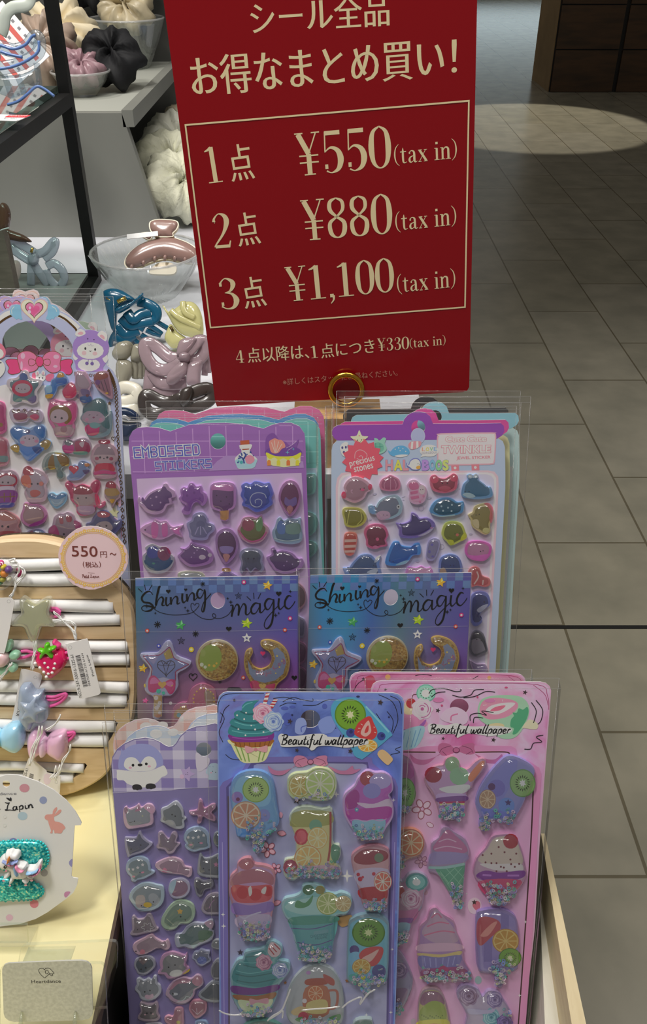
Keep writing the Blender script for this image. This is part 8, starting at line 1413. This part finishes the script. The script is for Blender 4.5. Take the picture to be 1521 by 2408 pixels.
p = loc(PCl, ZB2, '1035,545 1050,520 1100,508 1170,510 1225,520 1238,545 1225,580 1200,605 1195,630 1080,630 1075,610 1045,590', True, 3)
mb = MB(); mb.prism(p, .004, .008, crm); mb.dome(inset(p, .001), .003, tau, .0082, .9, 10); mb.build('finger_tab', t)
p = loc(PCl, ZB2, '962,590 975,575 1035,572 1045,600 1030,625 990,610', True, 3); mb = MB(); mb.prism(p, -.004, .0, crm); mb.dome(inset(p, .0006), .002, tau, .0002, .9, 8); mb.build('finger_tab', t)
p = loc(PCl, ZB2, '1030,860 1045,825 1085,792 1130,784 1180,790 1215,815 1200,862 1120,868', True, 3); mb = MB(); mb.prism(p, -.002, .0015, M('c8b898', .35, k=1.2)); mb.build('inner_jaw', t)
for x, y in ((920, 832), (1000, 805), (1078, 775), (1148, 768), (1215, 772), (1285, 780)):
    c = PCl(*ZB2(x, y)); mb = MB(); mb.tube([(c[0], c[1] + .003, .006), (c[0] - .0005, c[1], .008), (c[0] - .001, c[1] - .003, .006)], [.0016, .0018, .0012], tau, seg=8); mb.build('tooth', t)
q = PCl.o; tagcard('swing_tag', 'small white tag lying across the taupe hair claw', PCl.hit(*ZB2(1000, 650)) + PCl.N * .013, .03, .006, 8, lean=60)
bowlcream = PCl
# ---- claws on the table
C3 = Zm(230, 640, 4.014); A3z = Zm(0, 650, 2.925)
def band(t, pl, z, paths, wd, th, mat, name, closed=False, h0=0.0):
    for pth in paths:
        pts = []
        for q_ in nums(pth):
            x, y = pl(*z(q_[0], q_[1])); pts.append((x, y, h0 + (q_[2] if len(q_) > 2 else 6) / 1000))
        pts = spline(pts, closed, 5); mb = MB(); mb.tube(pts, wd * .86, mat, closed, 10, th * .85, up=(0, 0, 1)); mb.build(name, t)
def patch(t, pl, z, o, H, h0, mat, name, th=.0018, soft=.8):
    p = loc(pl, z, o, True, 3); mb = MB(); mb.prism(p, h0, h0 + th, mat, bottom=False); mb.dome(p, H, mat, h0 + th, soft, 12); mb.build(name, t)
def place(u, v, lean=38): return stand_at(ZT, u, v, lean)
# teal claw with a gold bar
pl = place(330, 812, 35); t = thing('hair_claw', 'dark teal hair claw with a gold spring bar, in front of the fluted bowl', 'hair claw', pl.M(), 'hair claws on the white table')
teal = M('0c4f6c', .2, k=1.3, coat=.5)
patch(t, pl, C3, '70,215 110,185 170,175 240,190 310,230 370,275 360,300 290,320 230,370 200,420 190,560 150,560 110,420 85,300', .006, .006, teal, 'shell')
patch(t, pl, C3, '205,395 260,360 330,335 400,290 455,240 468,250 450,290 380,340 300,390 230,425', .004, .013, teal, 'finger_tab')
band(t, pl, C3, ['400,300,9 480,320,10 560,370,10 575,430,9 540,470,8 450,490,8 400,560,8', '300,400,10 360,470,11 430,420,10 520,400,9', '240,450,8 330,520,8 430,500,9 540,480,8', '200,520,7 280,600,6 400,560,7', '150,600,5 260,640,5 360,600,6'], .0052, .0018, teal, 'bow_band')
for e in ('540,470,8 600,500,5 668,538,2', '500,520,7 560,555,5 608,588,2', '470,560,6 520,580,4 600,600,2', '420,600,5 470,630,3 525,660,1', '330,620,5 370,660,3 400,690,1', '200,560,7 140,640,4 120,720,1'): band(t, pl, C3, [e], .0026, .0022, teal, 'tooth')
mb = MB(); a = pl(*C3(228, 325)); b = pl(*C3(305, 285)); mb.tube([(*a, .0165), (*b, .0165)], .0019, M('d8b868', .2, 1, k=1.2), seg=10); mb.build('gold_pin', t)
mb = MB(); a = pl(*C3(115, 275)); b = pl(*C3(185, 325)); mb.tube([(*a, .013), (*b, .013)], .0008, M('d8b868', .2, 1, k=1.2), seg=8); mb.build('gold_spring', t)
# pale yellow claw
pl = place(455, 828, 35); t = thing('hair_claw', 'pale lemon translucent hair claw tucked under the red sign edge', 'hair claw', pl.M(), 'hair claws on the white table')
lem = clear('e0dca0', .62, .12, .07)
patch(t, pl, C3, '632,350 645,345 690,400 760,360 830,310 900,305 960,350 1000,450 1010,600 960,640 880,630 800,600 740,540 690,450', .006, .008, lem, 'shell')
patch(t, pl, C3, '640,640 660,560 700,500 760,570 830,620 860,650 820,690 760,720 700,720', .005, .003, lem, 'shell'); band(t, pl, C3, ['720,400,16 800,470,17 900,520,16 990,560,14', '830,320,16 850,420,17 940,470,16'], .003, .0014, lem, 'bow_band')
mb = MB(); a = pl(*C3(705, 540)); b = pl(*C3(730, 580)); mb.tube([(*a, .0105), (*b, .0105)], .0012, M('4a3c20', .4, .5), seg=8); mb.build('spring', t)
# olive grey bow claw
pl = place(300, 928, 36); t = thing('hair_claw', 'smoky olive bow hair claw beside the arched sticker sheet', 'hair claw', pl.M(), 'hair claws on the white table')
ol = clear('b0ac9a', .6, .12, .07)
patch(t, pl, C3, '160,800 190,720 240,680 310,670 350,700 350,760 320,820 270,850 200,850', .006, .007, ol, 'bow_loop'); patch(t, pl, C3, '350,720 400,695 450,710 475,760 450,840 380,870 330,840', .005, .006, ol, 'bow_loop'); patch(t, pl, C3, '200,850 290,840 345,880 350,960 300,1060 350,1080 350,1120 230,1090 190,1000', .006, .005, ol, 'shell')
for e in ('360,820,8 370,920,6 360,1010,3', '400,810,8 415,900,6 405,1010,3', '440,800,8 455,880,6 450,990,3', '470,790,6 480,860,5 478,960,2'): band(t, pl, C3, [e], .0032, .002, ol, 'tooth')
# mauve bow claw
pl = place(420, 945, 38); t = thing('hair_claw', 'mauve translucent bow hair claw, in front of the lemon one', 'hair claw', pl.M(), 'hair claws on the white table')
mv = clear('b8a2aa', .62, .12, .07)
band(t, pl, C3, ['820,850,12 700,830,10 600,750,9 520,700,9 470,705,9 465,770,9 500,860,9 570,930,9 660,950,10 760,920,12 830,860,12', '830,830,13 900,760,13 960,690,12 1020,690,10 1025,770,9 960,850,9 880,860,11'], .0058, .0016, mv, 'bow_loop', True)
patch(t, pl, C3, '770,830 780,720 820,670 900,650 960,670 940,730 900,790 850,840', .005, .010, mv, 'bow_loop')
patch(t, pl, C3, '800,820 850,800 900,820 890,880 840,890 800,870', .005, .013, mv, 'knot'); patch(t, pl, C3, '680,1010 740,930 830,870 880,880 870,980 820,1030 740,1090 680,1080', .004, .011, mv, 'bow_tail'); patch(t, pl, C3, '870,900 960,870 1010,880 990,980 980,1090 900,1095 860,1070', .004, .010, mv, 'bow_tail')
band(t, pl, C3, ['520,930,5 500,1060,4 490,1140,2', '530,960,6 600,1050,6 700,1070,7 850,1060,7', '500,1140,3 650,1130,4 760,1170,3'], .006, .002, mv, 'claw_side')
for e in ('1000,800,8 1020,880,5 1010,980,2', '1030,780,7 1050,860,4 1040,950,1'): band(t, pl, C3, [e], .003, .002, mv, 'tooth')
# dark bow claw in front
pl = place(420, 1005, 38); t = thing('hair_claw', 'dark brown bow hair claw right behind the pink cat-eared sheet', 'hair claw', pl.M(), 'hair claws on the white table')
db = M('3a3330', .25, k=1.1, coat=.4)
band(t, pl, C3, ['810,1220,11 700,1250,9 600,1230,8 500,1180,8 460,1210,8 470,1310,7 560,1360,7 700,1320,8 800,1270,11', '860,1200,12 940,1150,11 1040,1120,9 1090,1160,8 1060,1230,8 960,1280,9 880,1290,11'], .0056, .0016, db, 'bow_loop', True); patch(t, pl, C3, '800,1180 830,1130 900,1110 930,1160 900,1250 840,1300 800,1270', .005, .011, db, 'knot')
# ivory claw
pl = place(290, 985, 38); t = thing('hair_claw', 'ivory hair claw with an oval opening, below the smoky olive one', 'hair claw', pl.M(), 'hair claws on the white table')
iv = M('cfcbbc', .3, k=1.2, coat=.3)
band(t, pl, C3, ['215,1120,6 290,1100,7 380,1130,8 385,1200,8 310,1235,7 200,1235,6 170,1180,5'], .0055, .002, iv, 'oval_band', True); patch(t, pl, C3, '200,1255 300,1250 395,1220 410,1300 400,1360 300,1380 210,1340', .003, .004, iv, 'shell')
# navy claws between the sheets
pl = place(290, 1040, 38); t = thing('hair_claw', 'navy hair claw showing between the arched and the cat-eared sheets', 'hair claw', pl.M(), 'hair claws on the white table')
nv = M('1c3050', .25, k=1.2, coat=.4)
patch(t, pl, C3, '200,1310 280,1295 360,1320 420,1380 400,1410 320,1400 220,1390', .005, .007, nv, 'shell'); patch(t, pl, C3, '200,1420 300,1420 420,1430 380,1520 300,1600 200,1560', .005, .003, nv, 'shell'); band(t, pl, C3, ['230,1390,10 290,1385,12 330,1410,10'], .0018, .0018, M('d8dcdc', .2, .6), 'spring')
# frosted blue bow claw behind the sleeves, brown claw and pearl claw at the far left
pl = stand_at(ZT + .011, 110, 668, 30); t = thing('hair_claw', 'frosted pale blue bow hair claw on the lower rack panel', 'hair claw', pl.M()); fb = clear('ccd4e0', .55, .12, .07)
band(t, pl, ZB2, ['240,790,9 160,740,9 100,690,8 90,660,8 150,665,8 230,710,9 270,740,10', '270,740,10 330,720,10 380,660,9 400,655,9 380,720,9 320,770,9'], .005, .0016, fb, 'bow_loop'); band(t, pl, ZB2, ['240,790,9 230,860,7 220,940,3', '250,800,9 300,880,7 340,940,3', '340,820,8 390,800,8 440,840,8 455,900,6 420,950,3', '330,840,7 350,900,5 400,950,3'], .0048, .0016, fb, 'bow_tail'); patch(t, pl, ZB2, '215,760 250,730 290,740 285,800 240,815', .004, .009, fb, 'knot')
mb = MB(); a = pl(*ZB2(262, 705)); b = pl(*ZB2(250, 735)); mb.tube([(*a, .016), (*b, .015)], .0014, M('d0b060', .25, 1, k=1.2), seg=8); mb.build('gold_pin', t)
pl = stand_at(ZT + .011, 30, 668, 25); t = thing('hair_claw', 'glossy brown hair claw with a white cord, left of the frosted blue bow claw', 'hair claw', pl.M()); bw = M('6a4a3a', .2, k=1.2, coat=.5)
patch(t, pl, ZB2, '5,500 15,420 35,382 65,390 88,440 90,500 75,560 30,580', .006, .006, bw, 'shell'); patch(t, pl, ZB2, '60,560 100,570 180,600 232,640 215,650 120,640 60,620', .004, .006, bw, 'finger_tab'); patch(t, pl, ZB2, '20,600 70,590 60,660 80,760 40,760', .004, .002, bw, 'claw_side')
mb = MB(); mb.tube(spline([(*pl(*ZB2(x, y)), .015) for x, y in ((100, 560), (50, 575), (25, 610), (60, 670), (70, 770))], False, 5), .0008, string, seg=6); mb.build('cord', t)
pl = stand_at(ZT + .011, 45, 690, 25); t = thing('hair_claw', 'pearly ivory hair claw under the glossy brown one', 'hair claw', pl.M()); patch(t, pl, ZB2, '70,800 120,770 150,790 155,850 140,900 100,940 80,900', .006, .004, M('cfc4bc', .2, k=1.2, coat=.5), 'shell')
pl = stand_at(ZT + .011, -5, 720, 12); t = thing('display_post', 'grey wooden post at the left edge, beside the brown hair claw', 'post', pl.M()); mb = MB(); mb.prism(loc(pl, ZB2, '-120,600 10,560 30,600 105,960 105,1060 -120,1060', False), -.012, 0, noisemat('grey_driftwood', [(.3, '6c6258'), (.7, '857a6e')], 30, .6, (1, 6, 6), k=1.2)); mb.build('wooden_post', t)
# on the glass shelf
PG = zs + .0065; A1z = Zm(0, 0, 3.042)
pl = stand_at(PG, 50, 252, 25); t = thing('hair_claw', 'clear bow hair claw with blue rims on the glass shelf', 'hair claw', pl.M()); cl = clear('dce6ec', .10, .05, .09); be = M('5a78b0', .25, k=1.3, coat=.4)
band(t, pl, A1z, ['-80,370,10 40,375,12 140,400,12 230,370,12 275,320,13 300,308,14 322,340,14 315,410,13 250,460,12 150,500,11 40,520,11 -80,520,10'], .006, .0014, cl, 'clear_bow'); band(t, pl, A1z, ['-80,360,12 40,368,14 140,395,14 225,365,14 272,315,15 300,304,16', '325,345,16 318,415,15 250,468,14 150,510,13 40,532,13 -80,530,12', '50,410,13 110,430,13 200,450,13'], .0013, .0013, be, 'blue_rim')
patch(t, pl, A1z, '-80,540 60,560 200,540 290,500 300,560 290,620 200,680 100,720 60,700 -80,640', .005, .004, cl, 'clear_jaw'); band(t, pl, A1z, ['70,762,5 150,740,6 220,690,7 280,640,7 330,650,6 400,700,4'], .0013, .0013, be, 'blue_rim'); patch(t, pl, A1z, '-80,390 30,385 40,480 0,510 -80,500', .003, .012, M('6ca0cc', .2, k=1.2), 'holographic_knot')
for e in ('60,560,9 80,640,6 90,700,2', '150,560,9 170,620,6 180,680,2', '290,480,10 295,560,7 290,630,2'): band(t, pl, A1z, [e], .0028, .002, cl, 'tooth')
def strip(mb):
    for i in range(3):
        mb.poly([(-.03 + .02 * i, -.04), (-.023 + .02 * i, -.04), (-.023 + .02 * i, .05), (-.03 + .02 * i, .05)], .0004, M('b8443a', .5))
        for j in range(6): mb.poly([(-.019 + .02 * i, -.034 + .014 * j), (-.015 + .02 * i, -.034 + .014 * j), (-.015 + .02 * i, -.029 + .014 * j), (-.019 + .02 * i, -.029 + .014 * j)], .0004, M('6a6a70', .5))
qq = flat(PG).hit(30, 200); P3 = on_y(30, 105, qq.y + .05)
q = Pl(760, 1200, 1, 30); M4 = q.M(); M4.translation = P3; M4 = M4 @ Matrix.Rotation(R(41), 4, 'Z')
mb = MB(); mb.prism([(-.04, -.048), (.031, -.048), (.031, .056), (-.04, .056)], -.0004, .0003, M('dcdce0', .5, k=1.25)); strip(mb); mb.v = [(x * .62, y * .62, z) for x, y, z in mb.v]; ob = mb.build('price_strip', None, None, M4); tag(ob, 'white slip with red bars leaning behind the clear blue-rimmed hair claw', 'price slip')
P3 = flat(PG).hit(22, 283)
M4 = flat(PG + .0006).M(); M4.translation = Vector((P3.x, P3.y, PG + .0006)); M4 = M4 @ Matrix.Rotation(R(-3), 4, 'Z')
mb = MB(); k = P3.y / ray(22, 283).y / F; mb.prism([(-62 * k, -8 * k), (20 * k, -14 * k), (26 * k, -6 * k), (34 * k, 52 * k), (-62 * k, 60 * k)], -.0004, 0, M('e4e4e8', .5, k=1.25)); mb.poly([(-20 * k, 24 * k), (32 * k, 24 * k), (34 * k, 52 * k), (-17 * k, 52 * k)], .0002, M('c8242c', .5))
V, Fs = fontmesh('40%OFF'); mb.add([(-14 * k + x * 13 * k, 30 * k + y * 24 * k, .0004) for x, y in V], Fs, M('e8c8c8', .5)); V, Fs = fontmesh('¥1,320'); mb.add([(-16 * k + x * 11 * k, 2 * k + y * 18 * k, .0004) for x, y in V], Fs, M('8a8a90', .5)); ob = mb.build('sale_tag', None, None, M4); tag(ob, 'white sale tag with a red band lying on the glass shelf', 'price tag')
pl = stand_at(PG, 20, 150, 10); pl.o = on_y(20, 110, yp - .03); t = thing('hair_claw', 'pale mint ribbon-shaped hair claw at the back of the glass shelf', 'hair claw', pl.M()); band(t, pl, A1z, ['20,250,4 40,200,5 60,110,6 110,60,6 190,45,5 225,5,4 240,-60,4'], .0055, .0014, M('c4ccc4', .35, k=1.2), 'ribbon_band')
